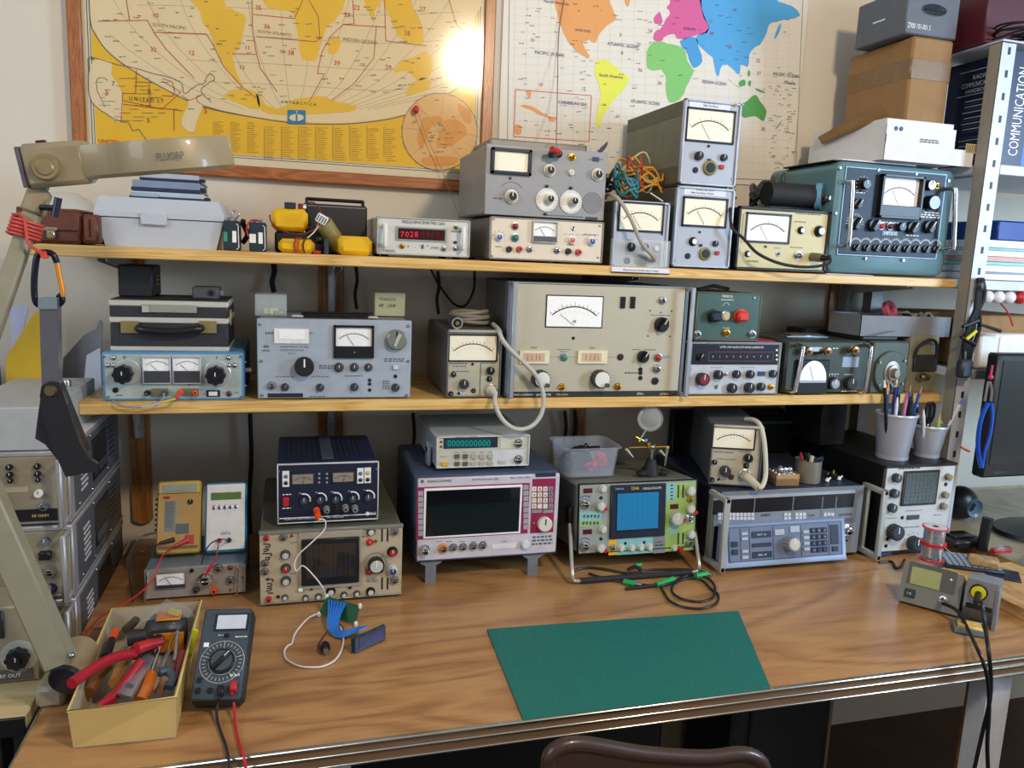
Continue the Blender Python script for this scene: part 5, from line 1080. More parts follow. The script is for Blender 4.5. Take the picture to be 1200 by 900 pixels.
# green round nosed unit and tan unit, boxes behind
D = Dev('selector_unit','olive unit with a round face plate and metal centre connector','equipment',ZM,(1018,461),(1060,458),(1022,400),.16,y=-.325); W_,H = D.Wd,D.H; D.t = .003
b = MB(); b.box((0,0,0),(W_,.16,H),mat('olive_green','#4b564d',.45,.1),.004); D.put(b,'case')
c = D.P(1042,436); k = D.sc(1042,436); b = MB(); b.lathe([(19*k,0),(19*k,.006),(18*k,.008)],MATS['olive_green'],Matrix.Diagonal((1,1,1.1,1)) @ YF,36); o = b.obj('face_plate',D.root); o.location = (c[0],0,c[1])
b = MB(); b.lathe([(9*k,0),(9*k,.002),(6*k,.003),(6*k,.008),(4*k,.009),(3*k,.02)],mat('worn_metal','#9a9084',.4,.6),Matrix.Diagonal((1,1,1.25,1)) @ YF,24); o = b.obj('connector',D.root); o.location = (c[0],-.008,c[1])
b = MB(); b.tube([(c[0]-3*k,-.018,c[1]-9*k),(c[0],-.02,c[1]-13*k),(c[0]+4*k,-.018,c[1]-12*k),(c[0]+5*k,-.015,c[1]-7*k)],.0012,STEEL,6); D.put(b,'chain')
for x,y in ((1028,424),(1057,422),(1027,450),(1054,449)): D.knob(x,y,1.5,'screw',STEEL,L=.009,name='screw')
TAN = mat('olive_tan','#77735a',.5,var=.07)
D = Dev('field_case','tan case with black strap handle at the right end of the lower shelf','case',ZM,(1060,457),(1094,457),(1064,393),.12,y=-.315); W_,H = D.Wd,D.H; b = MB(); round_box(W_,H,0,.12,.008,TAN,b,.004); D.put(b,'case'); D.t = .001
D.rect((1069,415.5,1096.5,434.5),M('#2a2b2c',.5),'strap_plate',.006,bev=.002); c = D.P(1083,412); k = D.sc(1083,412)
b = MB(); b.tube([(c[0]-12*k,-.004,c[1]-6*k),(c[0]-11*k,-.01,c[1]+5*k),(c[0],-.013,c[1]+12*k),(c[0]+9*k,-.012,c[1]+8*k),(c[0]+13*k,-.006,c[1]-6*k)],.004,RUBBER,8); D.put(b,'strap_handle')
c = D.P(1080,441); rnd = random.Random(8); b = MB()
for j in range(4): b.tube([(c[0]+rnd.uniform(-8,8)*k,-.006-.002*j,c[1]+rnd.uniform(-4,5)*k) for i in range(6)],.0016,M('#6b5a30',.4,.5),6)
b.ball((c[0],-.008,c[1]),.006,STEEL,10,(1,.5,1)); D.put(b,'chain_lock')
BGX = mat('box_dark_grey','#2e3136',.5)
zz = ZM+.07+.0
D = block('instrument_box','dark grey box resting on the olive round-faced unit','box',D.top if False else Dev('x_','x','x',ZM,(1018,461),(1060,458),(1022,400),.1,y=-.325).top,(1010,400),(1052,402),(1011,385),.12,BGX,y=-.31,bev=.004)
for o in [o for o in bpy.data.objects if o.name.startswith('x_')]: bpy.data.objects.remove(o)
b = MB(); b.box((.004,.01,D.H),(.03,.03,D.H+.003),STEEL,.001); D.put(b,'latch'); D.dash((1026,384,1046,386),INKG,4)
b = MB(); q = D.p; 
CDG = mat('card_grey','#77797f',.6,var=.05)
D = Dev('parts_carton','long open grey carton with pink tape and foil at the right end','carton',ZM+.139,(1077,391),(1113,391),(1078,371),.12,y=-.31); W_,H = D.Wd,D.H; L_ = .175
b = MB(); t = .0015
for a,c in (((-L_,0,0),(W_,t,H)),((-L_,.118,0),(W_,.12,H)),((-L_,0,0),(-L_+t,.12,H)),((W_-t,0,0),(W_,.12,H)),((-L_,0,0),(W_,.12,t))): b.box(a,c,CDG)
D.put(b,'tray'); cq = D.p
b = MB(); b.lathe([(.024,-.006),(.024,.006),(.010,.006),(.010,-.006),(.024,-.006)],mat('pink_tape','#c05a78',.5),Matrix.Translation(Vector((cq.x-.03,-.235,cq.z+H+.010))) @ Matrix.Rotation(1.15,4,'X') @ Matrix.Rotation(.3,4,'Y'),28); o = tag(b.obj('tape_roll'),'pink tape roll sticking up out of the long grey carton','tape roll'); rebase(o)
b = MB(); rnd = random.Random(21); vs = []; n = 7
for i in range(n+1):
    for j in range(5): vs.append((cq.x-.01+.075*i/n,cq.y+.01+.08*j/4,cq.z+H-.006+rnd.uniform(0,.016)))
b.add(vs,[(i*5+j,i*5+j+1,(i+1)*5+j+1,(i+1)*5+j) for i in range(n) for j in range(4)],mat('foil','#d9d9dc',.3,.6)); single(b,'crumpled_foil','crumpled shiny foil lying in the long grey carton','foil')
b = MB(); b.box((cq.x-L_-.01,-.12,ZM),(cq.x+.03,-.03,ZM+.138),BGX,.003); single(b,'equipment_box','tall dark box behind the olive units, carrying the long grey carton','box')
# ================================================================ instruments on the workbench
TKP = mat('scope_panel_tan','#b5a88e',.45,.1,var=.03)
D = Dev('oscilloscope','tan oscilloscope with dark square screen and handwritten marks, under the navy supply','oscilloscope',ZD,(305,708),(470,695.5),(300.5,623),.36,yaw=0,lift=.006)
D.case(M('#5e5d4d',.5,.2),inset=.001); D.panel(TKP,.003); b = MB(); b.box((-.001,-.006,D.H-.006),(D.Wd+.001,.004,D.H+.001),M('#8d8d84',.35,.5),.001); b.box((-.001,-.006,0),(D.Wd+.001,.004,.003),M('#8d8d84',.35,.5),.001); D.put(b,'trim_strip')
D.rect((350,622,424,688),M('#a79f8c',.4,.2),'screen_surround',.003,bev=.001); D.rect((353.5,629,421,683),M('#15181c',.35),'screen_bezel',.007,bev=.002); D.rect((359,635,416,674),mat('crt_brown','#2a2422',.12,coat=.6,var=.02),'screen',.0075)
for i in range(11):
    a = D.P(359+i*5.7,636); c = D.P(359+i*5.7,673); D.let.add([(a[0]-.0001,-.0108,c[1]),(a[0]+.0001,-.0108,c[1]),(a[0]+.0001,-.0108,a[1]),(a[0]-.0001,-.0108,a[1])],[(0,1,2,3)],INKG)
G_ = M('#4a4b49',.4); GW = M('#b9b8b0',.4)
for x,y,r,st,m1,m2 in ((312,630,3.6,'post',RED,None),(310.5,659,4,'jack',STEEL,None),(310.5,669,4,'jack',STEEL,None),(315,701,3.8,'post',RED,None),(332,629,4,'jack',STEEL,None),(342,627,2,'post',BRASS,None),(334.5,649,5.4,'cap',G_,GW),(335,665,5.4,'cap',M('#2c4a3a',.4),RED),(335,679.5,5.4,'cap',G_,GW),(334,699,3.4,'cap',G_,GW),(326,698,2,'button',BLACK,None),(352,690,2.6,'button',WHITE,None),(358,699.5,3.4,'cap',G_,GW),(373,698,3.6,'cap',G_,GW),(387.5,692,5,'cap',BLACK,GW),(403,696,3.6,'cap',G_,GW),(418,694.5,3.6,'cap',G_,GW),(434,692,4.6,'cap',BLACK,GW),(434.5,622,4.8,'cap',G_,GW),(433,634.5,3.6,'cap',RED,RED),(440,633,2,'post',BRASS,None),(462,622,4.2,'jack',STEEL,None),(459.5,645.5,5.4,'cap',BLACK,RED),(440,659.5,9.5,'fluted',BLACK,GW),(459.5,667,6,'cap',M('#c9c9cc',.3,.4),M('#27405c',.4)),(432.5,669,3.8,'cap',RED,RED),(446.5,667,2.4,'plain',BLACK,None),(433,678.5,2,'button',KGREY,None),(440,678.5,2,'button',KGREY,None),(462,679,4.2,'jack',STEEL,None),(410,687.5,1.8,'button',INK,None),(365,689,1.8,'button',INK,None)):
    D.knob(x,y,r,st,m1,m2,name='knob' if st in ('cap','fluted','plain') else ('button' if st == 'button' else 'socket'))
for x in (447.5,454): D.rect((x-1,619,x+1,634),INK,'slot',.0004); D.rect((x-1,676,x+1,690),INK,'slot',.0004)
c = D.P(440,659); D.arcline(440,659.5,13,-2.6,2.6,3,M('#8f8a78',.4))
b = MB()
def pen(pts,r=.7): b.tube([(D.P(x,y)[0],-.0036,D.P(x,y)[1]) for x,y in pts],r*D.sc(312,650),INK,5,smooth=2)
pen([(309,637),(316,637),(316,640),(311,640)]); pen([(309,643),(315,642.5),(313,645),(309,645.5)]); pen([(308,648),(318,648),(318,651)]); pen([(311,653),(316,652),(315,655),(311,655)])
pen([(314,676),(314,680)]); pen([(311,678),(320,678),(319,681)]); pen([(313,683),(318,683),(318,686),(313,686)]); pen([(313,689),(318,688),(317,691),(312,692)]); pen([(314,694),(320,694)]); D.put(b,'handwriting')
D.dash((378,624,414,626),INKG,5); D.dash((362,624,372,626),INK,2); D.dash((340,634,348,636),INKG,2); D.dash((340,670,347,672),INKG,2); D.dash((424,627,430,629),INKG,1); D.dash((443,651,452,653),INKG,2); D.done(); SCO = D
# navy power supply
NAV = mat('navy_panel','#111a33',.35,coat=.2,var=.03)
D = Dev('power_supply','navy blue power supply with white rim standing on the tan oscilloscope','power supply',D.top+.001,(325,611.5),(443,606),(323.5,544),.23,y=-.41,lift=.004)
D.case(mat('navy_case','#172445',.4,.1),inset=.001); D.panel(NAV,.002); D.rim(M('#d3d3d6',.35),.0022,.004); D.t = .002
b = MB(); b.box((.004,-.003,D.R4(325,603,440,605)[1]),(D.Wd-.004,-.0015,D.R4(325,603,440,605)[1]+.0016),WHITE); D.put(b,'stripe')
b = MB(); H = D.H
for i in range(15):
    for j in range(11):
        x = D.Wd*(.10+.30*i/15*2.66); 
        if D.Wd*.43 < x < D.Wd*.56: continue
        b.box((x,.04+j*.015,H-.0005),(x+.0045,.049+j*.015,H+.0004),BLACKM)
b.box((D.Wd*.44,.03,H-.001),(D.Wd*.56,.205,H+.0012),M('#4b5568',.35,.3),.0005); D.put(b,'vent_grid')
for q in ((331,551.5,339,570),(418.5,548,426,566),(427,547.5,434.5,565.5)):
    D.rect(q,WHITE,'lamp_plate',.0008); xm = (q[0]+q[2])/2; D.knob(xm,q[1]+6.5,1.9,'lamp',M('#2c6a9a',.3) if q[0] < 427 else M('#c9b43a',.3)); D.knob(xm,q[1]+14,2.1,'lamp',M('#1a2233',.3))
for q in ((341.5,554,368.5,567.5),(389,552,415.5,565)): D.meter(q,mat('small_meter_grey','#8c8476',.5),M('#2a2c33',.4),1.2,proud=.003,na=.2)
for x in (374,383): 
    for y in (555,560,565): D.knob(x,y,1.2,'lamp',mat('led_green_dull','#8aa08a',.3))
for x,y in ((356,585.5),(375,584.5),(393,584),(413,583),(431,581.5)): D.knob(x,y,5,'fluted',M('#1c2430',.4),M('#33404f',.4)); D.arcline(x,y,7.6,-.3,1.9,1.6,INKW); D.txt(x-4,y-8,('V+','I+','V/I','V-','I-')[int((x-350)//20) if x < 440 else 4],2,INKW)
D.rect((331.5,582,338.5,592),RED,'power_switch',.006,bev=.001)
for x,y,m in ((371,597.5,ORANGE),(382.5,595.5,M('#77797c',.4)),(393.5,594.5,BLACK),(404.5,593.8,M('#77797c',.4)),(415.5,594.5,M('#77797c',.4))): D.knob(x,y,4,'post',m,L=.016)
D.txt(356,607,'ALIMENTATION STABILISEE AL 936',2.2,INKW,maxw=45); D.txt(393,605.5,'100 V Mono Alim',2,INKW,maxw=26); D.knob(430.5,601.5,2.2,'lamp',INKW,L=.001); D.txt(437,601,'ELC',3,INKW); D.dash((331,578,341,580),INKW,2); D.dash((331,594,341,596),INKW,2)
for q in ((327,552),(441,549),(327,608),(441,604)): D.knob(*q,1.4,'screw',STEEL,L=.002,name='screw')
D.done(); EL = D; zn = D.top
q = D.p+Vector((D.P(371,597.5)[0],-.018,D.P(371,597.5)[1]))
b = MB(); b.cyl(q+Vector((0,.004,0)),q+Vector((.001,-.018,-.002)),.0062,ORANGE,14); b.cyl(q+Vector((.001,-.018,-.002)),q+Vector((.003,-.026,-.004)),.004,ORANGE,10)
pw = [q+Vector((.003,-.026,-.004)),aty(381,610,-.455),aty(380,621,-.455),aty(366,635,-.46),aty(350,650,-.46),aty(345,662,-.46),aty(348,669,-.462),aty(355,663,-.465),aty(368,675,-.475),aty(379,690,-.48),atz(382,701,ZD+.02)]
b.tube(pw,.0013,M('#dcd8d4',.5),6,smooth=6); single(b,'banana_lead','white wire with orange plug from navy supply to green circuit board','wire')
# silver bench supply
SIL = mat('silver_panel','#a59f97',.4,.3,var=.03)
D = Dev('bench_supply','small silver instrument under the two tilted hand-held testers','instrument',ZD,(170,702),(288.5,698),(168,667.5),.17,lift=.006); D.case(M('#8a97a3',.4,.3)); D.panel(SIL,.002)
D.meter((183,670,218,689),DIALW,M('#6d6a75',.3),1,.25,M('#3a3040',.4),proud=.004); 
for x,y,r,st,m in ((225,668,2.4,'post',BLACK),(256,665,4.6,'jack',STEEL),(270,664.5,2.8,'lamp',M('#7a1d22',.3)),(270,679,4.4,'jack',STEEL),(241,679,7.5,'jack',CHROME),(230,690.5,4.2,'post',M('#37363a',.5)),(251,691,4.4,'post',ORANGE),(270,691,2,'toggle',STEEL)): D.knob(x,y,r,st,m,name='socket')
b = MB(); a,c = D.P(279,662),D.P(278,696); b.tube([(a[0],-.001,a[1]),(a[0],-.012,a[1]-.002),(c[0],-.012,c[1]+.002),(c[0],-.001,c[1])],.0016,CHROME,6,smooth=2); D.put(b,'handle'); b = MB(); a,c = D.P(174,670),D.P(171,700); b.tube([(a[0],-.001,a[1]),(a[0],-.014,a[1]-.002),(c[0],-.014,c[1]+.002),(c[0],-.001,c[1])],.0022,CHROME,6,smooth=2); D.put(b,'handle')
D.dash((283,674,286,678),INKG,1); D.done(); SB = D; zt = D.top
TL = .42
YL1 = mat('case_straw','#cdb45a',.45,var=.03); YL2_ = mat('panel_ochre','#b9965a',.45)
D = Dev('component_tester','yellow hand-held component tester tilted on the silver instrument','tester',zt+.0005,(182,650),(234,652),(191.5,564),.034,lift=.034*math.sin(TL),tilt=TL)
b = MB(); b.box((0,0,0),(D.Wd,.034,D.H),YL1,.004); b.box((-.0003,.012,.0),(D.Wd+.0003,.033,D.H*.99),M('#6b5a36',.5),.004); D.put(b,'body'); D.t = .0008
W_,H = D.Wd,D.H
def rr(u0,v0,u1,v1,m,nm,t=.0008): b = MB(); b.box((W_*u0,-t,H*(1-v1)),(W_*u1,.0005,H*(1-v0)),m); return D.put(b,nm)
rr(.03,.19,.97,.96,YL2_,'face_plate'); rr(.10,.05,.90,.16,M('#9aa59c',.25),'display',.0012); rr(.02,.172,.98,.182,M('#5a4c2e',.5),'seam',.001); rr(.16,.215,.28,.245,RED,'power_button',.004); rr(.18,.28,.42,.70,M('#7c8386',.5),'range_panel',.0014); rr(.44,.28,.56,.70,M('#a79a72',.5),'range_panel',.0012); rr(.44,.60,.74,.74,M('#5f6a6c',.5),'label_plate',.0014); rr(.05,.90,.95,.94,M('#7a6238',.5),'stripe',.0012)
b = MB(); 
for i in range(7): b.box((-.004,.004,H*(.32+i*.07)),(.002,.012,H*(.35+i*.07)),BLACK,.001)
D.put(b,'range_switch'); D.at('knob',knob_mesh('plain',.005,.005,BLACK,None),W_*.76,H*.70,-.001)
for i in range(12): D.let.add([(W_*.2,-.0018,H*(.69-i*.03)),(W_*.38,-.0018,H*(.69-i*.03)),(W_*.38,-.0018,H*(.70-i*.03)),(W_*.2,-.0018,H*(.70-i*.03))],[(0,1,2,3)],INKG)
b = MB(); b.box((W_*.66,-.003,H*.12),(W_*.86,0,H*.24),M('#c04a2a',.5),.001); D.put(b,'socket_plate'); D.done(); LT = D
D = Dev('component_tester','white hand-held tester with sky-blue edge and five small buttons','tester',zt+.0005,(239,648),(289,649),(241,566),.03,lift=.03*math.sin(TL),tilt=TL); W_,H = D.Wd,D.H
b = MB(); b.box((0,0,0),(W_,.03,H),mat('edge_sky','#3f9ccf',.4),.006); D.put(b,'body'); D.t = .0008; rr(.05,.03,.95,.97,M('#e2e6ea',.4),'face_plate'); rr(.14,.15,.86,.255,M('#5b7a3c',.25),'display',.002)
for i,m in enumerate((RED,BL,BL,BL,BL)): D.at('button',knob_mesh('lamp',.0028,.004,m,None),W_*(.21+.13*i),H*.63,-.001)
D.let.text('LbCa',W_*.5,H*.265,.006,INK,-.0016); 
for i in range(5): D.let.text(('OnOff','Sel','Cal','C','Hold')[i],W_*(.21+.13*i),H*.665,.002,INKG,-.0016,maxw=W_*.1)
D.at('socket',knob_mesh('post',.005,.008,RED,None),W_*.35,H*.16,-.001); D.at('socket',knob_mesh('post',.005,.008,M('#2a2a55',.4),None),W_*.58,H*.16,-.001); D.done(); WT = D
def loc(D,u,v,y=0): return D.root.location + Matrix.Rotation(D.yaw,4,'Z') @ (D.Tl @ Vector((D.Wd*u,y,D.H*v)))
a = loc(LT,.72,.17,-.004); b = MB(); e = a+Vector((-.002,-.012,.003)); b.cyl(a,a+Vector((-.022,-.012,-.006)),.0048,M('#c03a4a',.4),12,.003); b.ball(a,.0055,M('#c8505a',.4),10)
b.tube([a+Vector((-.022,-.012,-.006)),aty(190,652,-.42),aty(180,678,-.44),aty(165,694,-.46),aty(148,706,-.47),aty(130,715,-.49),aty(110,730,-.51),aty(98,748,-.53),atz(93,762,ZD+.002)],.0016,RED,6); single(b,'crocodile_lead','red lead from the yellow tester trailing to the desk edge','test lead')
a = loc(LT,.42,.19,-.004); b = MB(); b.cyl(a,a+Vector((-.024,-.012,-.002)),.0045,BLACK,12,.003); b.tube([a+Vector((-.024,-.012,-.002)),aty(172,645,-.41),aty(158,650,-.42),aty(152,665,-.43),aty(152,680,-.44),atz(156,704,ZD+.002)],.0013,BLACK,6); single(b,'crocodile_lead','black lead from the yellow tester looping down to the desk','test lead')
cable('test_lead','grey cable coming from behind the left rack to the yellow tester','cable',[atz(146,655,ZD+.003),aty(155,638,-.33),aty(168,628,-.33),aty(184,624,-.335)],.0022,M('#55575c',.5))
a = loc(WT,.35,.16,-.008); b = MB(); b.tube([a,aty(254,650,-.405),aty(250,660,-.415),aty(246,666,-.42),aty(240,676,-.42)],.0013,RED,6); b.cyl(aty(249,661,-.415),aty(240,676,-.42),.0042,M('#b8323a',.4),10,.0015); single(b,'crocodile_lead','red clip lead on the white tester clipped to a chrome socket','test lead')
a = loc(WT,.58,.16,-.008); cable('crocodile_lead','black lead arching from the blue socket of the white tester','test lead',[a,aty(258,632,-.41),aty(247,637,-.415),aty(240,648,-.415),aty(236,662,-.42)],.0012,BLACK)
# spectrum analyser
CRI = mat('crimson','#8f1f4c',.4); SAW = mat('analyser_white','#c3bfc6',.42,.05); SAB = mat('analyser_case','#46526a',.42,.1)
D = Dev('spectrum_analyzer','spectrum analyser with wide black screen framed in crimson on grey feet','analyser',ZD,(487.5,653),(651,644),(486,560.5),.28,y=-.385,lift=.052)
b = MB(); b.box((-.004,.006,-.002),(D.Wd+.004,.28,D.H+.002),SAB,.006); D.put(b,'case'); D.panel(SAW,.004,.003); W_,H = D.Wd,D.H
b = MB(); b.box((-.002,-.001,-.003),(W_+.002,.008,0),M('#2e3560',.4),.001); D.put(b,'lower_edge')
D.rect((489,568,620,628),CRI,'crimson_plate',.0006); D.rect((622,560.5,649,623.5),CRI,'keypad_plate',.0006); D.rect((497,569.5,611,627),WHITE,'screen_frame',.003,bev=.001); D.rect((499.5,572,608.5,624.5),mat('lcd_black','#0a0c10',.18,coat=.5,var=0),'screen',.0034)
for i in range(8): D.rect((489.5,574.5+i*6.7,495.5,580+i*6.7),M('#9b97a0',.5),'soft_key',.002)
for i in range(8): D.rect((612.5,567.5+i*6.6,618.5,573+i*6.6),M('#9b97a0',.5),'soft_key',.002)
for i in range(4):
    for j in range(4): D.rect((622.6+i*6.5,569.5+j*6.7,627.6+i*6.5,574.8+j*6.7),M('#d8d4c8',.5) if i < 3 else M('#8a8890',.5),'key',.002); D.txt(625.1+i*6.5,572.1+j*6.7,('789G','456M','123k','0.-e')[j][i],3,INK,y0=-.0062)
for i in range(2): D.rect((622.6+i*13,596.5,634+i*13,600),M('#8a8890',.5),'key',.002)
D.knob(636.8,612.5,8.2,'plain',mat('knob_ivory','#cfcabd',.4),MATS['knob_ivory'],L=.012); D.txt(625,612,'=',3,INKW)
D.knob(497,643,5,'jack',CHROME,L=.016,name='socket'); D.knob(519,641.5,4.6,'jack',STEEL,name='socket'); c = D.P(519,641.5); k = D.sc(519,641.5); b = MB(); b.lathe([(6*k,0),(6*k,.003),(5*k,.0035)],mat('amber_ring','#d78b2a',.4),YF,20); o = b.obj('socket_ring',D.root); o.matrix_local = D.Tl @ Matrix.Translation((c[0],-.004,c[1]))
for x,y in ((530.7,640.5),(542,640),(554,639),(565,638.3)): D.knob(x,y,3.8,'jack',STEEL,name='socket')
D.rect((576,636.5,605,641.5),M('#d5d2d6',.4),'drive_slot',.001); D.knob(614.5,636,4.6,'plain',M('#c8d0d6',.4),L=.01)
D.txt(515,563,'ROHDE & SCHWARZ',3,INK,maxw=28); D.knob(494.5,563.5,2,'screw',INKG,L=.0006,name='emblem'); D.txt(568,561,'SPECTRUM ANALYZER',2.2,INKG,maxw=56); D.txt(609,559,'9kHz..7GHz  FSEA',2.2,INKG,maxw=28); D.dash((623,626,647,638),INKG,4,3)
D.rect((627,553.5,650.5,558),M('#2a3040',.4),'corner_cap',.001)
for x in (514,526,541,554,566,590): D.dash((x-3,633,x+3,634.3),INKG,2)
for x0,x1 in ((496,515),(619,632)):
    xa,xb = D.P(x0,655)[0],D.P(x1,650)[0]; b = MB(); xm = (xa+xb)/2; hw = .014
    b.prism([(xm-hw*1.6,0),(xm-hw*1.6,-.008),(xm-hw*.8,-.014),(xm-hw*.8,-.052),(xm+hw*.8,-.052),(xm+hw*.8,-.014),(xm+hw*1.6,-.008),(xm+hw*1.6,0)],.004,.012,mat('foot_grey','#6e7378',.5)); D.put(b,'foot')
    b = MB(); b.box((xm-hw,.24,-.052),(xm+hw,.26,-.001),MATS['foot_grey'],.002); D.put(b,'foot')
D.done(); SA = D
# frequency counter
D = Dev('frequency_counter','beige frequency counter with teal digit display on the spectrum analyser','frequency counter',SA.top+.0025,(510.5,550.5),(619,546.5),(511.5,511.5),.22,y=-.35,lift=.007)
FCB = mat('counter_panel','#bdb9a8',.45); D.case(M('#9aa4a8',.45),inset=-.001); D.panel(FCB,.002); D.rim(M('#cdccc4',.4),.0028,.005)
D.rect((520,512.5,583,524.5),M('#1c2a3a',.25),'display_window',.0015); D.rect((522,514,575,523.5),mat('display_teal','#0c4a50',.3),'display',.002)
for i in range(10): D.txt(526+i*5.1,518.8,'0',7,mat('digit_teal','#1c8a84',.4,emit=.25,var=0),y0=-.0042)
D.rect((586,512,614,525),M('#c9c5b4',.45),'input_plate',.001); D.rect((576,527,614,546),M('#c9cacb',.45),'input_plate',.001)
for i in range(5):
    for j in range(2): D.rect((532.5+i*9.7,532+j*8.8,538+i*9.7,536.5+j*8.8),M('#a8a496' if i > 1 else '#55554f',.5),'button',.003); D.dash((532.5+i*9.7,529+j*8.9,538+i*9.7,530.3+j*8.9),INKG,2)
D.rect((517.5,541,525,545),mat('button_yellow','#dba526',.4),'power_button',.004); D.knob(607,519,4.2,'jack',STEEL,name='socket'); D.knob(607,538,4.2,'jack',STEEL,name='socket'); D.rect((584,539,592,543),M('#b5b2a6',.5),'button',.003)
for y in (517.5,523): D.knob(516.7,y,1.1,'lamp',BLACK)
D.dash((585,529,598,535),M('#5d8fc0',.5),3,2); D.dash((516,534,524,535.5),M('#b05a6a',.5),1); D.txt(546,511.3,'FREQUENCY COUNTER',1.7,INKG,maxw=40,y0=-.0055); D.dash((588,513.5,600,515),INKG,3)
b = MB(); b.cyl((-.001,.05,D.H*.5),(-.012,.05,D.H*.5),.012,M('#8e989c',.45),20); b.box((-.012,.03,-.005),(-.004,.062,D.H*.55),M('#8e989c',.45),.003); D.put(b,'bail_handle'); b = MB(); b.cyl((D.Wd+.001,.05,D.H*.5),(D.Wd+.010,.05,D.H*.5),.012,M('#8e989c',.45),20); b.box((D.Wd+.004,.03,-.005),(D.Wd+.010,.062,D.H*.55),M('#8e989c',.45),.003); D.put(b,'bail_handle'); D.done()
# colourful oscilloscope on its handle
TKG = mat('scope_panel_grey','#8f938c',.45); LIME = mat('panel_lime','#8fae5c',.45); TEAL = mat('panel_teal','#7fb0ae',.45)
D = Dev('oscilloscope','oscilloscope with blue screen and green-tinted panel resting on its bail handle','oscilloscope',ZD,(676,652.5),(814,645),(675,567),.30,y=-.39,lift=.045,tilt=.10)
b = MB(); b.box((-.001,.004,.001),(D.Wd+.001,.27,D.H),mat('scope_case_grey','#74726a',.5,.1),.006); D.put(b,'case'); D.panel(TKG,.003,.002); D.rim(BLACK,.0022,.005); D.t = .003
for q,m in (((779,565,813,645),LIME),((779.5,566,790.5,586),TEAL),((678,599,704,610),TEAL),((678,610,705,616),LIME),((712.5,632,722,650),mat('panel_yellow','#d9a91e',.45)),((722.3,629.5,764.5,648.5),TEAL),((765,629,778.5,647.5),M('#7d7f82',.45)),((784,604,792,626),TEAL)): D.rect(q,m,'panel_field',.0006 if m is not TEAL else .0009)
D.rect((714,567,778.5,629),M('#1b2233',.35),'screen_housing',.006,bev=.002); D.rect((720.5,575.5,770.5,620.5),M('#10141c',.3),'screen_bezel',.0066); D.rect((721.5,576.5,769.5,619),mat('crt_blue','#0f6f9e',.15,coat=.3,var=.02,emit=.12),'screen',.007)
for i in range(9): a = D.P(721.5+i*6,577.5); c = D.P(721.5+i*6,618.5); D.let.add([(a[0]-.0001,-.0104,c[1]),(a[0]+.0001,-.0104,c[1]),(a[0]+.0001,-.0104,a[1]),(a[0]-.0001,-.0104,a[1])],[(0,1,2,3)],M('#1c5f80',.4))
D.txt(724,571.5,'Tektronix',2.6,M('#8fb8d8',.5),maxw=10,y0=-.009); D.txt(742,571,'2246',3.4,M('#c9b23a',.5),y0=-.009); D.txt(762,571,'OSCILLOSCOPE',2.2,INKW,maxw=22,y0=-.009)
DRD = M('#4c0f1c',.3); 
for q in ((683,572,693.5,577.5),(682.5,620,693,625.5),(784.4,590.4,794,596)): D.rect(q,DRD,'digit_window',.001)
CK = M('#b9b9ac',.4)
for x,y,r,st,m1,m2 in ((705.6,572.4,4,'cap',CK,CK),(685,590,4.8,'jack',STEEL,None),(702.4,592,5,'fluted',CK,CK),(705.6,620,4,'cap',CK,CK),(684.4,639.4,4.8,'jack',STEEL,None),(702.4,640.6,5,'fluted',CK,CK),(703.6,583,1.6,'hole',BLACK,BLACK),(703.6,631,1.6,'hole',BLACK,BLACK),(717,641,3,'jack',STEEL,None),(727,641.6,3.6,'cap',CK,CK),(739.4,641.6,3.6,'cap',CK,CK),(750,641,3.6,'cap',CK,CK),(760,640.6,3.6,'cap',CK,CK),(732,636.2,1.4,'hole',BLACK,BLACK),(754,635,1.4,'hole',BLACK,BLACK),(807,574,5,'fluted',CK,CK),(807,595,4.6,'fluted',CK,CK),(790,606,7,'fluted',CK,CK),(806,607,4,'jack',CHROME,None),(807.6,625,4.4,'fluted',CK,CK),(789,641.6,3.2,'cap',CK,CK),(806.4,636,3.6,'jack',STEEL,None),(807,585.5,2.6,'jack',BRASS,None)): D.knob(x,y,r,st,m1,m2,name='knob' if st in ('cap','fluted') else 'socket')
for x,y in ((707,595),(707,643.5),(812,599),(798,608.5),(795,642)): D.knob(x,y,2.4,'plain',RED,RED,L=.012,name='red_knob')
for i in range(5): D.knob(684+i*4.2,605,1.6,'toggle',name='switch'); D.knob(683+i*4.2,613,1.6,'toggle',name='switch')
for x in (794,799.5): D.rect((x-.8,568,x+.8,583),INK,'slot',.0012); D.rect((x-.8,624,x+.8,637),INK,'slot',.0012)
for i in range(5): D.rect((785,567.5+i*4,787.5,569+i*4),INK,'mark',.0014)
D.arcline(685,588,7,-.9,.9,1.2,M('#3a5f9a',.5)); D.arcline(684.4,637.4,7,-.9,.9,1.2,M('#3a5f9a',.5)); D.dash((725,632,762,633.5),INKG,8); D.dash((767,633,776,640),INK,2,2); D.dash((683,580,693,581.5),INKG,2); D.done(); TK = D
hb = MB(); A = lambda x,y,Y: aty(x,y,Y)-Vector((D.root.location))
pv = A(666,604,-.35); fl = atz(669,680,ZD+.006)-D.root.location; fr_ = atz(816,668,ZD+.006)-D.root.location; fy = -.052
hb.tube([pv,pv+Vector((0,-.012,-.02)),Vector((fl.x,fy+.004,.03)),Vector((fl.x+.002,fy,.010)),Vector((fl.x+.018,fy,.0065))],.0042,M('#b5b3ab',.3,.6),10,smooth=4)
prr = Vector((D.Wd+.006,pv.y,pv.z)); hb2 = MB(); hb2.tube([prr,prr+Vector((0,-.012,-.02)),Vector((fr_.x,fy+.004,.03)),Vector((fr_.x-.002,fy,.010)),Vector((fr_.x-.018,fy,.0065))],.0042,M('#b5b3ab',.3,.6),10,smooth=4)
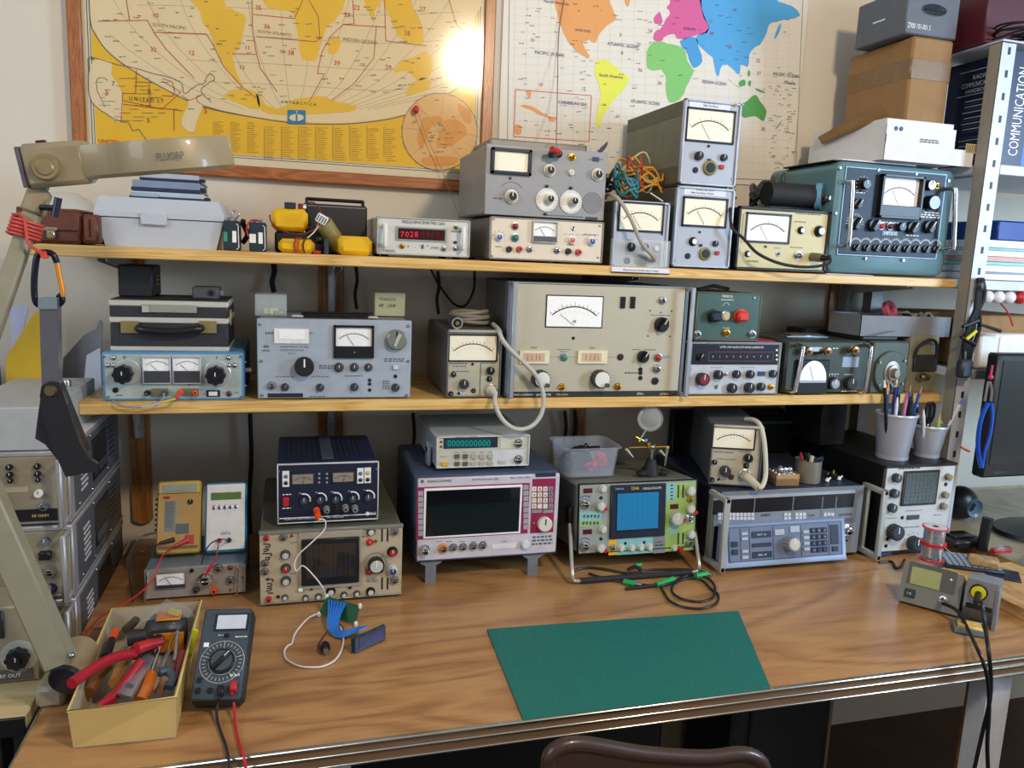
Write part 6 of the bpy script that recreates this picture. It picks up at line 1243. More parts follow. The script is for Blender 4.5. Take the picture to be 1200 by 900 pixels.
hb.obj('bail_handle',D.root); hb2.obj('bail_handle',D.root); b = MB(); b.cyl((fl.x+.018,fy,.0065),(fr_.x-.018,fy,.0065),.0065,RUBBER,12); b.obj('grip',D.root)
b = MB(); b.box((pv.x-.004,pv.y-.012,pv.z-.02),(pv.x+.008,pv.y+.012,pv.z+.022),BLACK,.003); b.obj('pivot',D.root)
# clear tub with pink and black leads
zt = TK.top-.002; c0 = atz(693,560,zt)
TUB = mat('frosted_plastic','#c4cdd8',.3,0,var=0,alpha=.22); root = empty('plastic_tub','frosted clear plastic tub holding pink and black leads','tub',(c0.x,c0.y+.05,zt+.001))
def rrect(w,d,r,n=6):
    P_ = []
    for cx,cy,a0 in ((w-r,d-r,0),(-w+r,d-r,PI/2),(-w+r,-d+r,PI),(w-r,-d+r,3*PI/2)):
        for k in range(n): a = a0+PI/2*k/(n-1); P_.append((cx+r*math.cos(a),cy+r*math.sin(a)))
    return P_
b = MB(); n = 24; vs = []; rings = [(.060,.050,.001),(.066,.056,.064),(.071,.061,.066),(.071,.061,.069),(.064,.054,.068),(.058,.048,.003)]
for w,d,h in rings: vs += [(x,y,h) for x,y in rrect(w,d,.02)]
fs = [(j*n+i,j*n+(i+1) % n,(j+1)*n+(i+1) % n,(j+1)*n+i) for j in range(5) for i in range(n)]+[tuple(range(n)),tuple(range(5*n,6*n))]; b.add(vs,fs,TUB); b.obj('shell',root)
rnd = random.Random(4); b = MB()
for k in range(3): b.tube([(c0.x+.015+rnd.uniform(-.015,.03),c0.y+.02+rnd.uniform(-.01,.04),zt+.008+rnd.uniform(0,.04)) for i in range(7)],.0055,mat('pink_cable','#d0304e',.5),8)
single(b,'cable_bundle','pink leads inside the frosted tub','cable'); b = MB()
for k in range(4): b.tube([(c0.x+rnd.uniform(-.04,.04),c0.y+.055+rnd.uniform(-.02,.03),zt+.01+rnd.uniform(0,.048)) for i in range(7)],.0045,BLACK,8)
single(b,'cable_bundle','black leads inside the frosted tub','cable')
# helping hand stand with magnifier
c0 = atz(762,556,zt); Y = c0.y; root = empty('magnifier_stand','black-footed magnifier stand with brass rod on the colourful oscilloscope','magnifier stand',(c0.x,Y,zt+.0005)); k = (aty(763,540,Y)-aty(762,540,Y)).x
def L2(x,y,dy=0): p = aty(x,y,Y+dy); return Vector((p.x-c0.x,dy,p.z-zt-.0005))
IR = mat('cast_iron','#232425',.6,.2,bump=.1)
b = MB(); a = L2(762,556); b.lathe([(9*k,0),(8*k,.012),(5.5*k,.030),(5*k,.036)],IR,None,16); 
for sx,sy in ((-1,-.6),(1,-.6),(0,1)): b.ball((sx*13*k,sy*.018,.007),6*k,IR,12,(1,1,.55)); b.box((min(0,sx*13*k),sy*.018-.004,.001),(max(0,sx*13*k)+.001,sy*.018+.004,.012),IR,.002)
b.obj('base',root); zr = L2(760,524).z; b = MB(); b.cyl((L2(737,525).x,0,zr),(L2(784,523).x,0,zr),.0026,BRASS,12); b.obj('rod',root)
b = MB(); b.cyl((0,0,.034),(.001,0,zr),.003,STEEL,10); b.ball((0,0,zr),.006,STEEL,12); b.cyl((-.004,0,zr-.012),(-.008,-.004,zr+.016),.0022,BRASS,8); b.cyl((.006,0,zr-.010),(.004,-.004,zr+.010),.0022,STEEL,8); b.ball((L2(757,516).x,0,L2(757,516).z),.0042,M('#4f8fb8',.3),10); b.box((-.014,-.005,zr-.002),(-.006,.005,zr+.012),BRASS,.001); b.obj('joint',root)
lc = L2(762,490.7); b = MB(); b.cyl(L2(749,517),L2(757,504),.0028,STEEL,10); b.cyl(L2(745,512),L2(757,518),.002,BRASS,8); b.ball(L2(749,517),.0045,BRASS,10); b.obj('arm',root)
GL = mat('magnifier_glass','#dfe3e6',.05,0,var=0,alpha=.32,coat=1); LM = Matrix.Translation(lc) @ Matrix.Rotation(-.4,4,'Z') @ YF
b = MB(); b.lathe([(12.6*k,-.003),(13.6*k,-.003),(13.6*k,.003),(12.6*k,.003),(12.6*k,-.003)],mat('lens_rim','#9c9d98',.3,.6),LM,32); fr0 = b.obj('lens_frame',root)
b = MB(); b.lathe([(1e-6,-.007),(7*k,-.0055),(12.6*k,-.001),(12.6*k,.001),(7*k,.0055),(1e-6,.007)],GL,LM,32); b.obj('lens',fr0)
for q0,q1,lb in ((L2(734,527),L2(742,536),'c'),(L2(782,525),L2(779,546),'c'),(L2(774,529),L2(781,536),'c')): 
    b = MB(); b.cyl(q0,q1,.0042,mat('clip_metal','#a8a58e',.35,.7),8,.0016); b.ball(q0,.0048,MATS['clip_metal'],8); b.obj('crocodile_clip',root)
# ================================================================ right half of the workbench
SYN = mat('synth_grey','#9ba3ad',.42,.1); SYB = mat('synth_case','#30374a',.45,.2)
D = Dev('signal_synthesizer','wide grey synthesizer with projecting keypad desk and side handles','signal generator',ZD,(838,666),(1003,651),(836,577),.34,y=-.41,lift=.010)
W_,H = D.Wd,D.H; D.case(SYB,.003,inset=.001); D.panel(M('#74797f',.45,.15),.002)
D.rect((838,577.5,1002,581),M('#a8aeb4',.4,.3),'top_trim',.004); D.rect((838,581.5,1001,597.5),mat('smoked_window','#141215',.35),'display_window',.003)
for x in (849,882,927,961,977): D.rect((x-.5,581.5,x+.5,612),M('#7f858c',.4,.3),'divider',.0038)
D.rect((838,598,1001,611),M('#7f868f',.45),'button_row',.003)
for x0,n in ((839.5,2),(852,7),(917,2),(930,3),(963,3)):
    for i in range(n):
        for j in range(2): D.rect((x0+i*4.4,600+j*4.6,x0+i*4.4+3.4,603.5+j*4.6),M('#c9ccce',.45),'button',.0055)
D.txt(896,602.5,'ADRET',2.8,INK,maxw=17,y0=-.0052); D.txt(949,603,'7100A',2.2,INK,maxw=8,y0=-.0052); D.txt(989,602,'SYNTHESIZER',2.2,INK,maxw=16,y0=-.0052); D.dash((853,586,880,590),M('#55484a',.5),6,2); D.dash((890,587,920,589),M('#6a6466',.5),4)
D.rect((978,613,1000,647),M('#8f9294',.45,.2),'output_plate',.002); D.knob(989.5,620,5,'jack',CHROME,L=.02,name='output_socket'); D.knob(991,633,1.6,'hole',BLACK,STEEL,name='socket')
# keypad desk
kt = .16; x0 = D.P(842,640)[0]; x1 = D.P(978,640)[0]; z1 = D.P(905,609)[1]; KO = .038
b = MB(); b.prism([(-.003,.004),(-KO-.006,.004),(-KO,.010),(-.018,z1),(-.003,z1+.002)],x0-.006,x1+.003,M('#7f8ba0',.42,.1),axis='x'); D.put(b,'keypad_housing')
L_ = math.hypot(KO-.018,z1-.010); th = math.atan2(KO-.018,z1-.010)
KT = D.Tl @ Matrix.Translation((x0,-KO-.0005,.010)) @ Matrix.Rotation(-th,4,'X'); KW = x1-x0
def kr(u0,v0,u1,v1,m,nm,t=.002,y=0):
    b = MB(); b.box((KW*u0,-y-t,L_*(1-v1)),(KW*u1,.0005,L_*(1-v0)),m,.0004 if t > .002 else 0); o = b.obj(nm,D.root); o.matrix_local = KT.copy(); return o
KF = M('#68748a',.45); NB = M('#2a3448',.4); LG = M('#aab2bc',.45)
kr(.02,.06,.98,.95,M('#3a4c7a',.4),'keypad_rim',.0008); kr(.03,.08,.97,.93,KF,'keypad_plate',.0012)
for u in (.115,.19,.385,.62,.86): kr(u,.1,u+.004,.92,NB,'divider',.0018)
for v in (.42,.62): kr(.045,v,.09,v+.13,NB,'key',.005)
for v in (.2,.33,.65,.8): kr(.125,v,.175,v+.07,LG,'key',.004)
kr(.21,.20,.37,.36,NB,'value_window',.003); kr(.21,.50,.37,.60,NB,'value_window',.003); kr(.21,.72,.37,.88,NB,'value_window',.003)
kr(.40,.18,.48,.33,LG,'key',.004); kr(.53,.12,.61,.28,LG,'key',.004)
for v in (.25,.40,.55,.70): kr(.64,v,.69,v+.08,LG,'key',.004)
for i in range(3):
    for j in range(4): kr(.705+i*.048,.20+j*.17,.745+i*.048,.33+j*.17,NB,'key',.005)
kr(.875,.15,.945,.66,NB,'slider',.003); kr(.885,.72,.935,.85,NB,'key',.004)
o = link('tuning_knob',knob_mesh('fluted',.017,.022,M('#8a8f98',.4),M('#c9c8c2',.4)),D.root); o.matrix_local = KT @ Matrix.Translation((KW*.52,-.001,L_*.44))
t_ = MB(); T_ = Matrix.Identity(4)
t_.text('VOLT  mV',KW*.29,L_*.72,.004,INKW,-.0036,maxw=KW*.13); t_.text('EXPL  AP',KW*.29,L_*.20,.004,INKW,-.0036,maxw=KW*.13)
for i in range(3):
    for j in range(4): t_.text(('789','456','123','0.-')[j][i],KW*(.725+i*.048),L_*(.735-j*.17),.004,INKW,-.0056)
o = t_.obj('lettering',D.root,fix=False); o.matrix_local = KT.copy()
for xx,sg in ((-.022,1),(W_+.010,-1)):
    b = MB(); HM = M('#a9adac',.4,.3); yo = -.055
    b.box((xx,yo,.0),(xx+.014,yo+.010,H+.002),HM,.002); b.box((xx+.001,yo,0),(xx+.013,.02,.012),HM,.002); b.box((xx+.001,yo,H-.010),(xx+.013,.02,H+.002),HM,.002); b.box((xx+.003,.0,0),(xx+.012,.02,H),M('#8b8a7c',.4,.3),.001); D.put(b,'handle')
D.done(); SY = D; zs = D.top
# second grey voltmeter
b0 = atz(829,567,zs); b1 = atz(889,570.5,zs); yw = math.atan2(b1.y-b0.y,b1.x-b0.x)
H2 = hp_meter('grey voltmeter with thick pale probe cable standing on the synthesizer',zs+.0008,(829.5,566.5),(889,570),(832.5,496),None,.27,(834,500,885,526),
    [(837,541,3,'plain',BLACK,None),(849,551,6.6,'fluted',M('#2f3134',.4),None),(876,536,5.4,'fluted',BLACK,None),(874,545.5,3,'cap',BLACK,None),(834,561.5,3,'post',BLACK,STEEL),(842,561,1.8,'hole',BLACK,None),(856.5,558.5,2.8,'hole',M('#4a3028',.5),BLACK),(872,556,6.4,'hole',M('#cfcabb',.4),M('#a9a79c',.3,.6))],
    [((836,528.5,860,530.5),6),((840,537,862,538.5),5),((866,528.5,882,530),4)],yaw=yw)
H2.done(); c = H2.P(873,556.5); q = H2.p+H2.u*c[0]+H2.up*c[1]-H2.n*.004
b = MB(); PC = mat('probe_beige','#c2bda9',.5); e = q-H2.n*.045+H2.u*.020+Vector((0,0,-.014))
b.cyl(q,q-H2.n*.012,.0125,M('#a9a28e',.45),18); b.cyl(q-H2.n*.012,e,.0105,PC,16,.0085)
Y2 = e.y; b.tube([e,aty(893,570,Y2-.002),aty(897,558,Y2+.01),aty(897,535,Y2+.02),aty(895,514,Y2+.03),aty(891,499,Y2+.045),aty(884,492.5,Y2+.07),aty(874,491.5,Y2+.10)],.0055,PC,10)
single(b,'probe_cable','thick beige probe and cable bent up over the voltmeter on the synthesizer','cable')
# carton of steel balls
c0,c1 = atz(909,569,zs),atz(935,570,zs)
D = Dev('small_carton','small open cardboard box full of steel balls','box',zs+.0008,(909,569.5),(936,570),(907,556),.05,y=None,yaw=-.12); W_,H = D.Wd,D.H
b = MB(); 
for a,c in (((0,0,0),(W_,.001,H)),((0,.049,0),(W_,.05,H)),((0,0,0),(.001,.05,H)),((W_-.001,0,0),(W_,.05,H)),((0,0,0),(W_,.05,H*.6))): b.box(a,c,mat('carton_tan','#b08b5c',.7))
D.put(b,'tray'); rnd = random.Random(3); mb_ = MB(); mb_.ball((0,0,0),.0068,CHROME,14); o0 = mb_.obj('steel_ball'); me = o0.data; bpy.data.objects.remove(o0)
pos = [(W_*(.18+.21*i),.010+.015*j,H*.6+.0069) for i in range(4) for j in range(3)]+[(W_*.3,.017,H*.6+.018),(W_*.5,.017,H*.6+.0185),(W_*.72,.02,H*.6+.018),(W_*.42,.032,H*.6+.018)]
Rz = Matrix.Translation(D.root.location) @ Matrix.Rotation(D.yaw,4,'Z')
for p in pos: o = link('steel_ball',me,None,Rz @ Vector(p)); tag(o,'one of the shiny steel balls heaped in the small cardboard box','ball','steel balls in the small cardboard box')
# tin with odds and ends
c0 = atz(951,566,zs); r = .030; root = empty('tin_can','round grey tin holding odds and ends beside the steel balls','tin',(c0.x,c0.y+r*.6,zs+.0008)); TIN = mat('tin_dull','#7e7b6c',.45,.4,var=.1)
b = MB(); b.lathe([(r,0),(r,.052),(r+.0012,.053),(r-.001,.053),(r-.001,.03),(1e-6,.03)],TIN,None,32); b.obj('shell',root); cx,cy = c0.x,c0.y+r*.6; zt = zs+.0308
for nm,lb,m,a,e,rr_ in (('red_stick','small red stick poking out of the grey tin',RED,(-.012,.0,.001),(-.028,-.004,.040),.0028),('fuse_holder','cream cylinder standing in the grey tin',M('#c8bfa0',.5),(-.004,-.01,.001),(-.003,-.014,.034),.0045),('component','dark blue module lying across the grey tin',M('#1c2a4a',.3),(.002,.002,.012),(.03,-.012,.028),.006),('component','brass coloured bit in the grey tin',BRASS,(-.014,-.012,.012),(-.022,-.012,.024),.004),('component','black stubby component in the middle of the grey tin',BLACK,(.006,.012,.001),(.004,.016,.034),.008)):
    b = MB(); b.cyl((cx+a[0],cy+a[1],zt+a[2]),(cx+e[0],cy+e[1],zt+e[2]),rr_,m,12); single(b,nm,lb,'component')
for px,py,m,nm,lb in ((970,557,BRASS,'brass_fitting','brass fitting standing right of the grey tin'),(969,564,WHITE,'plastic_stopper','small round white cap before the black knob on the synthesizer'),(983,562,WHITE,'white_clip','white plastic clip at the right edge of the synthesizer top')):
    p = atz(px,py,zs+.0008); b = MB(); b.cyl(p,p+Vector((.002,0,.008)),.005,m,12,.0035); b.cyl(p+Vector((.003,0,.004)),p+Vector((.012,.004,.007)),.0022,m,8); single(b,nm,lb,'component')
p = atz(976,560,zs+.0008); b = MB(); b.lathe([(.010,0),(.011,.004),(.010,.012),(.009,.0125)],BLACK,Matrix.Translation(p),20); b.lathe([(.004,.0125),(.003,.02)],BRASS,Matrix.Translation(p),10); single(b,'loose_knob','black round knob lying right of the grey tin','knob')
# BK-like graph scope
D = Dev('oscilloscope','tall black-cased oscilloscope with gridded screen carrying two pen cups','oscilloscope',ZD,(1024.6,652),(1107,649),(1041,545),.36,y=-.43,lift=.006); D.case(mat('case_black','#101114',.45),.003,inset=0); W_,H = D.Wd,D.H
GW2 = mat('panel_white_grey','#c2c3c1',.42); D.panel(GW2,.003,ins=(.005,.010,.006,.008)); b = MB(); b.box((.0,-.004,H-.006),(W_,.002,H),BLACK,.001); D.put(b,'top_edge')
D.rect((1056,551,1097,591),M('#14181c',.4),'screen_bezel',.004,bev=.001); D.rect((1058.5,553.5,1094.5,588.5),mat('screen_green_black','#1c2a28',.15,coat=.5),'screen',.0045)
for i in range(9):
    a,c = D.P(1058.5+i*4.5,553.5),D.P(1058.5+i*4.5,588.5); D.let.add([(a[0]-.0004,-.0079,c[1]),(a[0]+.0004,-.0079,c[1]),(a[0]+.0004,-.0079,a[1]),(a[0]-.0004,-.0079,a[1])],[(0,1,2,3)],M('#5d6f70',.5))
for i in range(8):
    a,c = D.P(1058.5,555+i*4.4),D.P(1094.5,555+i*4.4); D.let.add([(a[0],-.0079,a[1]-.0004),(c[0],-.0079,a[1]-.0004),(c[0],-.0079,a[1]+.0004),(a[0],-.0079,a[1]+.0004)],[(0,1,2,3)],M('#5d6f70',.5))
for x,y,r in ((1047.7,559,4.4),(1045,577,4.4),(1042.5,594,4.4),(1044.5,621.5,7.6),(1067.5,635,7)): D.knob(x,y,r,'fluted',M('#2b3038',.4),M('#3a4048',.4))
for x,y in ((1108.7,558),(1105,579),(1103,592)): D.knob(x,y,3.6,'post',M('#8b8478',.4,.4),BRASS)
D.ringticks(1067.5,635,9,INKG,9); D.rect((1061.6,603,1075.5,608),M('#191c28',.2),'counter_window',.002); D.rect((1027,646.5,1043,650),M('#2a3a5a',.4),'name_plate',.001)
for x,y in ((1056,606),(1107,567),(1038.5,631),(1037,639)): D.knob(x,y,1.5,'hole',BLACK,BLACK,name='socket')
D.dash((1052,547,1078,549.5),INK,6); D.dash((1060,597,1080,598.5),INKG,5); D.dash((1035,606,1050,607.5),INKG,4); D.dash((1056,616,1077,618),INKG,5); D.dash((1093,602,1101,603.5),INKG,2); D.done(); BK = D; zb = D.top
b = MB(); p = aty(1003,520,-.2); b.box((BK.p.x-.04,-.24,zb),(BK.p.x+.035,-.08,zb+.13),mat('box_black','#0f1013',.5),.003); single(b,'black_box','black upright box behind the pen cups on the black oscilloscope','box')
b = MB(); b.box((1.56,-.055,ZD),(1.90,-.025,ZD+.29),mat('box_black'),.003); single(b,'dark_slate','flat black panel leaning at the wall behind the synthesizer','panel')
b = MB(); b.box((1.66,-.10,zs+.001),(1.90,-.058,zs+.085),mat('box_black'),.003); single(b,'black_box','low black box at the wall behind the grey tin','box')
b = MB(); b.box((1.70,-.125,zs+.0865),(1.90,-.06,zs+.094),mat('folder_green','#1f4a44',.5),.001); single(b,'green_folder','dark green folder lying on the low black box behind the tin','folder')
# pen cups
def cup(lb,cx,cy,r0,r1,h,z):
    root = empty('pen_cup',lb,'pen cup',(cx,cy,z)); b = MB(); MESH = mat('cup_mesh','#b4b8c2',.4,.2,alpha=.62,var=0)
    b.lathe([(r0,.006),(r1,h-.004)],MESH,None,28); b.v = b.v[:-56] if False else b.v
    b2 = MB(); n = 28; vs = []; 
    for rr_,hh in ((r0,.006),(r1,h-.004),(r1-.0012,h-.004),(r0-.0012,.006)): vs += [(rr_*math.cos(2*PI*i/n),rr_*math.sin(2*PI*i/n),hh) for i in range(n)]
    b2.add(vs,[(j*n+i,j*n+(i+1) % n,((j+1) % 4)*n+(i+1) % n,((j+1) % 4)*n+i) for j in range(4) for i in range(n)],MESH); b2.obj('mesh_wall',root)
    b3 = MB(); b3.lathe([(r0+.001,0),(r0+.0015,.008),(r0-.001,.008),(r0-.001,.002),(1e-6,.002)],M('#aeb2ba',.4,.3),None,n); b3.obj('base_ring',root)
    b4 = MB(); vs = []
    for rr_,hh in ((r1+.001,h-.007),(r1+.0022,h-.003),(r1+.001,h),(r1-.002,h),(r1-.002,h-.006)): vs += [(rr_*math.cos(2*PI*i/n),rr_*math.sin(2*PI*i/n),hh) for i in range(n)]
    b4.add(vs,[(j*n+i,j*n+(i+1) % n,((j+1) % 5)*n+(i+1) % n,((j+1) % 5)*n+i) for j in range(5) for i in range(n)],M('#b4b8c0',.4,.3)); b4.obj('rim',root)
cA,cB = atz(1042,535,zb),atz(1079,532,zb); rA,rB = .036,.029
cA = Vector((cA.x,cA.y-.008,0)); cB = Vector((cB.x,cB.y-.018,0)); cup('larger silver mesh cup crammed with blue and black pens',cA.x,cA.y,rA,.047,.112,zb+.0005); cup('smaller silver mesh cup with scissors and a few pens',cB.x,cB.y,rB,.040,.080,zb+.0005)
def pen_(lb,c,rb,a,lean,L,m,tip,nm='pen',r=.0038,cat='pen'):
    p = Vector((c.x+rb*math.cos(a)*.55,c.y+rb*math.sin(a)*.55,zb+.004)); d = Vector((math.cos(a)*lean,math.sin(a)*lean,1)).normalized(); root = empty(nm,lb,cat,p)
    b = MB(); b.cyl((0,0,0),d*(L+.008),r,m,10); b.obj('barrel',root); b = MB(); b.cyl(d*(L+.008),d*(L+.026),r*.95,tip,10,r*.35); b.obj('tip',root)
BLP = M('#1f4f9a',.35); WOOD_ = M('#c98f4a',.5)
for k,(lb,a,ln,L,m,t) in enumerate((('black pen leaning furthest left out of the larger pen cup',3.5,.30,.175,BLACK,INKW),('blue pencil with wooden tip at the left of the larger pen cup',3.0,.08,.145,BLP,WOOD_),('blue pencil with wooden tip near the middle of the larger pen cup',2.0,.05,.15,BLP,WOOD_),('taller blue pencil with orange wooden tip in the larger pen cup',1.2,.04,.160,M('#27357a',.4),WOOD_),('pink pen at the front of the larger pen cup',4.6,.05,.138,M('#c0708f',.4),M('#b04a78',.4)),('thick black marker at the centre right of the larger pen cup',5.2,.06,.135,BLACK,BLACK),('black marker at the back of the larger pen cup',.9,.10,.140,BLACK,M('#1c4a78',.4)),('blue pen with bronze end at the right of the larger pen cup',.3,.14,.150,BLP,M('#9a6a4a',.4)),('dark blue pen with bronze end furthest right in the larger pen cup',6.1,.20,.152,BLP,M('#9a6a4a',.4)),('white capped pen low at the left rim of the larger pen cup',3.9,.16,.128,M('#d8d8e4',.4),M('#d8d8e4',.4)))): pen_(lb,cA,rA,a,ln,L,m,t,r=.0055 if 'marker' in lb else .0038)
for lb,a,ln,L,m,t in (('black pen leaning left in the smaller pen cup',3.0,.22,.115,BLACK,M('#8fb0e0',.4)),('blue ended pen leaning right in the smaller pen cup',.2,.36,.128,M('#b9bcc8',.4),M('#2438c8',.3)),('thin white stick leaning furthest right in the smaller pen cup',5.9,.36,.13,M('#cfcfd6',.4),M('#5a6ad0',.4)),('white ruler end leaning left against the rim of the smaller pen cup',3.6,.34,.10,M('#dfe2ea',.4),M('#dfe2ea',.4)),('brass tipped black tool in the smaller pen cup',.9,.16,.105,BLACK,BRASS),('green yellow pen showing through the mesh of the smaller pen cup',4.7,.10,.082,M('#a9b23a',.4),M('#a9b23a',.4))): pen_(lb,cB,rB,a,ln,L,m,t)
p = Vector((cB.x-.006,cB.y,zb+.006)); root = empty('scissors','black handled scissors standing in the smaller pen cup','scissors',p); b = MB(); b.box((-.002,-.001,0),(.003,.001,.08),STEEL,.0005); b.obj('blade',root)
for s_ in (-1,1): b = MB(); b.tube([(s_*.003,0,.078),(s_*.012,0,.095),(s_*.011,0,.122),(s_*.003,0,.128),(s_*.001,0,.10)],.0032,BLACK,8,closed=True); b.obj('handle',root)
p = atz(1098,537,zb+.0005); b = MB(); b.lathe([(.016,0),(.016,.003),(.014,.0035)],M('#b9bcc4',.4),Matrix.Translation(p+Vector((0,.02,0))) @ Matrix.Diagonal((1.4,.7,1,1)),20); single(b,'bottle_cap','flat pale oval lid beside the smaller pen cup','lid')
# ---------------------------------------------------------------- soldering station
s0,s1 = atz(1052,703,ZD+.006),atz(1122,722,ZD+.006); yw = math.atan2(s1.y-s0.y,s1.x-s0.x); STG = mat('station_grey','#6f716c',.5,var=.04)
D = Dev('soldering_station','grey soldering station with olive display under the solder reels','soldering station',ZD,(1052,703),(1122,722.5),(1066,659),.13,yaw=yw,tilt=.30,lift=.006); W_,H = D.Wd,D.H
b = MB(); b.add([(0,0,0),(W_,0,0),(W_,.12,-.03),(0,.12,-.03),(0,0,H),(W_,0,H),(W_,.09,H-.028),(0,.09,H-.028)],[(0,1,2,3),(4,5,6,7),(0,1,5,4),(1,2,6,5),(2,3,7,6),(3,0,4,7)],STG)
o = b.obj('housing',D.root); c_,s_ = math.cos(.30),math.sin(.30)
me = o.data
for v in me.vertices:
    y,z = v.co.y,v.co.z; y2,z2 = y*c_+z*s_,-y*s_+z*c_; v.co.y,v.co.z = y2,max(z2+.006,.0005)
D.t = .001
D.rect((1063,663.5,1121,690),M('#4c4e4b',.5),'display_surround',.001); D.rect((1066,666.5,1104,690) if False else (1067,667,1103,688),mat('lcd_olive','#8f9350',.3),'display',.0018); D.rect((1060,690,1072.5,700),BLACK,'power_switch',.003,bev=.001); D.txt(1066,695,'I O',3,INKW,y0=-.0042)
D.knob(1115,679.5,1.6,'lamp',mat('lamp_white','#f0f0f0',.3)); D.knob(1106,703,4.4,'jack',STEEL,L=.012,name='iron_socket'); D.done(); SOL = D
h0,h1 = atz(1127,727,ZD+.004),atz(1163,741,ZD+.004)
D = Dev('iron_holder','grey soldering iron holder block with yellow ring at the right of the station','iron holder',ZD,(1127,727),(1163,741),(1131,674),.085,yaw=yw,tilt=.0,lift=.004); W_,H = D.Wd,D.H; D.t = .001
b = MB(); b.prism([(0,H),(0,.035),(.030,.0),(.085,.0),(.085,H*.86)],0,W_,M('#7a7f84',.5),axis='x'); b.obj('block',D.root)
b = MB(); b.box((W_-.004,-.003,-.003),(W_+.003,.05,H*.9),M('#74787c',.5),.001); b.obj('side_plate',D.root); b = MB(); b.box((.003,-.0012,.034),(W_-.006,.004,.044),BLACK); b.obj('slot',D.root)
c = D.P(1147.5,691); k = D.sc(1147,691); b = MB(); b.lathe([(11*k,0),(11*k,.004),(9.6*k,.006)],BLACK,YF,24); b.lathe([(9.4*k,.004),(9*k,.009),(4*k,.010)],mat('ring_yellow','#c9c51c',.4),YF,24); o = b.obj('ring',D.root); o.location = (c[0],-.001,c[1])
hp = D.p+D.u*c[0]+Vector((0,0,c[1])); hn = D.n
zi = D.top
b = MB(); q = hp-hn*.008; b.cyl(q+hn*.02,q-hn*.035+Vector((.002,0,-.012)),.0068,BLACK,12,.005)
tr = D
b.tube([q-hn*.035+Vector((.002,0,-.012)),aty(1150,706,q.y-.07),aty(1154,730,q.y-.09),aty(1158,760,-.92),aty(1161,790,-.925),aty(1160,820,-.925),aty(1151,860,-.92),aty(1141,905,-.92)],.0035,BLACK,8); single(b,'iron_cable','black cable of the iron in the yellow ring hanging over the bench edge','cable')
c = SOL.P(1106,703); q = SOL.p+SOL.u*c[0]+SOL.up*c[1]
b = MB(); b.cyl(q-SOL.n*.004,q-SOL.n*.022,.0055,M('#8a8a88',.4,.4),12,.004); b.tube([q-SOL.n*.020,aty(1122,716,q.y-.05),aty(1134,737,q.y-.09),aty(1145,760,-.905),aty(1152,776,-.925),aty(1158,800,-.93),aty(1159,835,-.93),aty(1157,870,-.93),aty(1158,905,-.93)],.0034,BLACK,8); single(b,'station_cable','black cable from the station socket hanging over the bench edge','cable')
t0,t1 = atz(1121,745,ZD),atz(1156,752,ZD); Tt = Matrix.Translation((t0.x+.003,t0.y+.01,ZD+.0005)) @ Matrix.Rotation(yw+.25,4,'Z'); root = empty('sponge_tray','grey tray with cleaning sponge in front of the iron holder','tray',Tt.translation,yw+.25)
b = MB(); 
for a,c in (((0,0,0),(.055,.002,.014)),((0,.040,0),(.055,.042,.014)),((0,0,0),(.002,.042,.014)),((.053,0,0),(.055,.042,.014)),((0,0,0),(.055,.042,.004))): b.box(a,c,M('#6c7c82',.5),.0008)
b.obj('tray',root); b = MB(); b.box((.006,.005,.004),(.049,.037,.016),mat('sponge_stained','#c9a552',.8,var=.25,scale=90),.003); single(b,'cleaning_sponge','stained yellow cleaning sponge in the grey tray','sponge') if False else None
o = b.obj('cleaning_sponge'); tag(o,'stained yellow cleaning sponge lying in the grey tray','sponge'); o.matrix_world = Tt
# solder reels
TS = lambda u,v,w: SOL.root.location+Matrix.Rotation(yw,4,'Z') @ Vector((u,v,w))
zr = SOL.top-.002; hs = SOL.H; topz = ZD+.006+hs*c_; cr = TS(SOL.Wd*.38,hs*s_+.045,0)
def reel(lb,z,r,h,top):
    root = empty('solder_reel',lb,'solder reel',(cr.x,cr.y,z),0,'solder reels on the station'); SL = mat('solder_wire','#b9bcc4',.22,.9,bump=.4,scale=160)
    for zz in (0,h-.003): b = MB(); b.lathe([(r,zz),(r,zz+.003),(r*.3,zz+.003)],RED if not (top and zz) else M('#c84050',.35),None,32); b.obj('flange',root)
    b = MB(); b.lathe([(r*.82,.003),(r*.82,h-.003)],SL,None,32); b.obj('wire_winding',root)
    if top: b = MB(); b.lathe([(r*.88,h),(r*.88,h+.0006)],M('#c8c2c8',.4),None,28); b.lathe([(r*.25,h+.0006),(r*.22,h+.001)],BLACK,None,16); b.obj('label',root)
reel('lower solder reel with red flanges on the grey station',topz+.002,.025,.036,False); reel('upper solder reel with pale label topmost on the grey station',topz+.0385,.025,.036,True)
p = TS(SOL.Wd*1.02,hs*s_+.02,topz-.004); b = MB(); T = Matrix.Translation((p.x+.012,p.y-.004,zi+.0)) @ Matrix.Rotation(yw+.25,4,'Z'); b.box((-.012,.0,.0),(.045,.036,.018),mat('sponge_brown','#9a7f5a',.9,var=.3,scale=80,bump=.6),.005,T); single(b,'dried_sponge','dried brown sponge block on top of the iron holder','sponge')
cable('solder_strand','thin solder strand hanging from the reels to the station','wire',[cr+Vector((.022,-.01,topz+.03-cr.z)),cr+Vector((.035,-.03,topz+.015-cr.z)),cr+Vector((.045,-.045,topz+.002-cr.z))],.0008,STEEL,n=6)
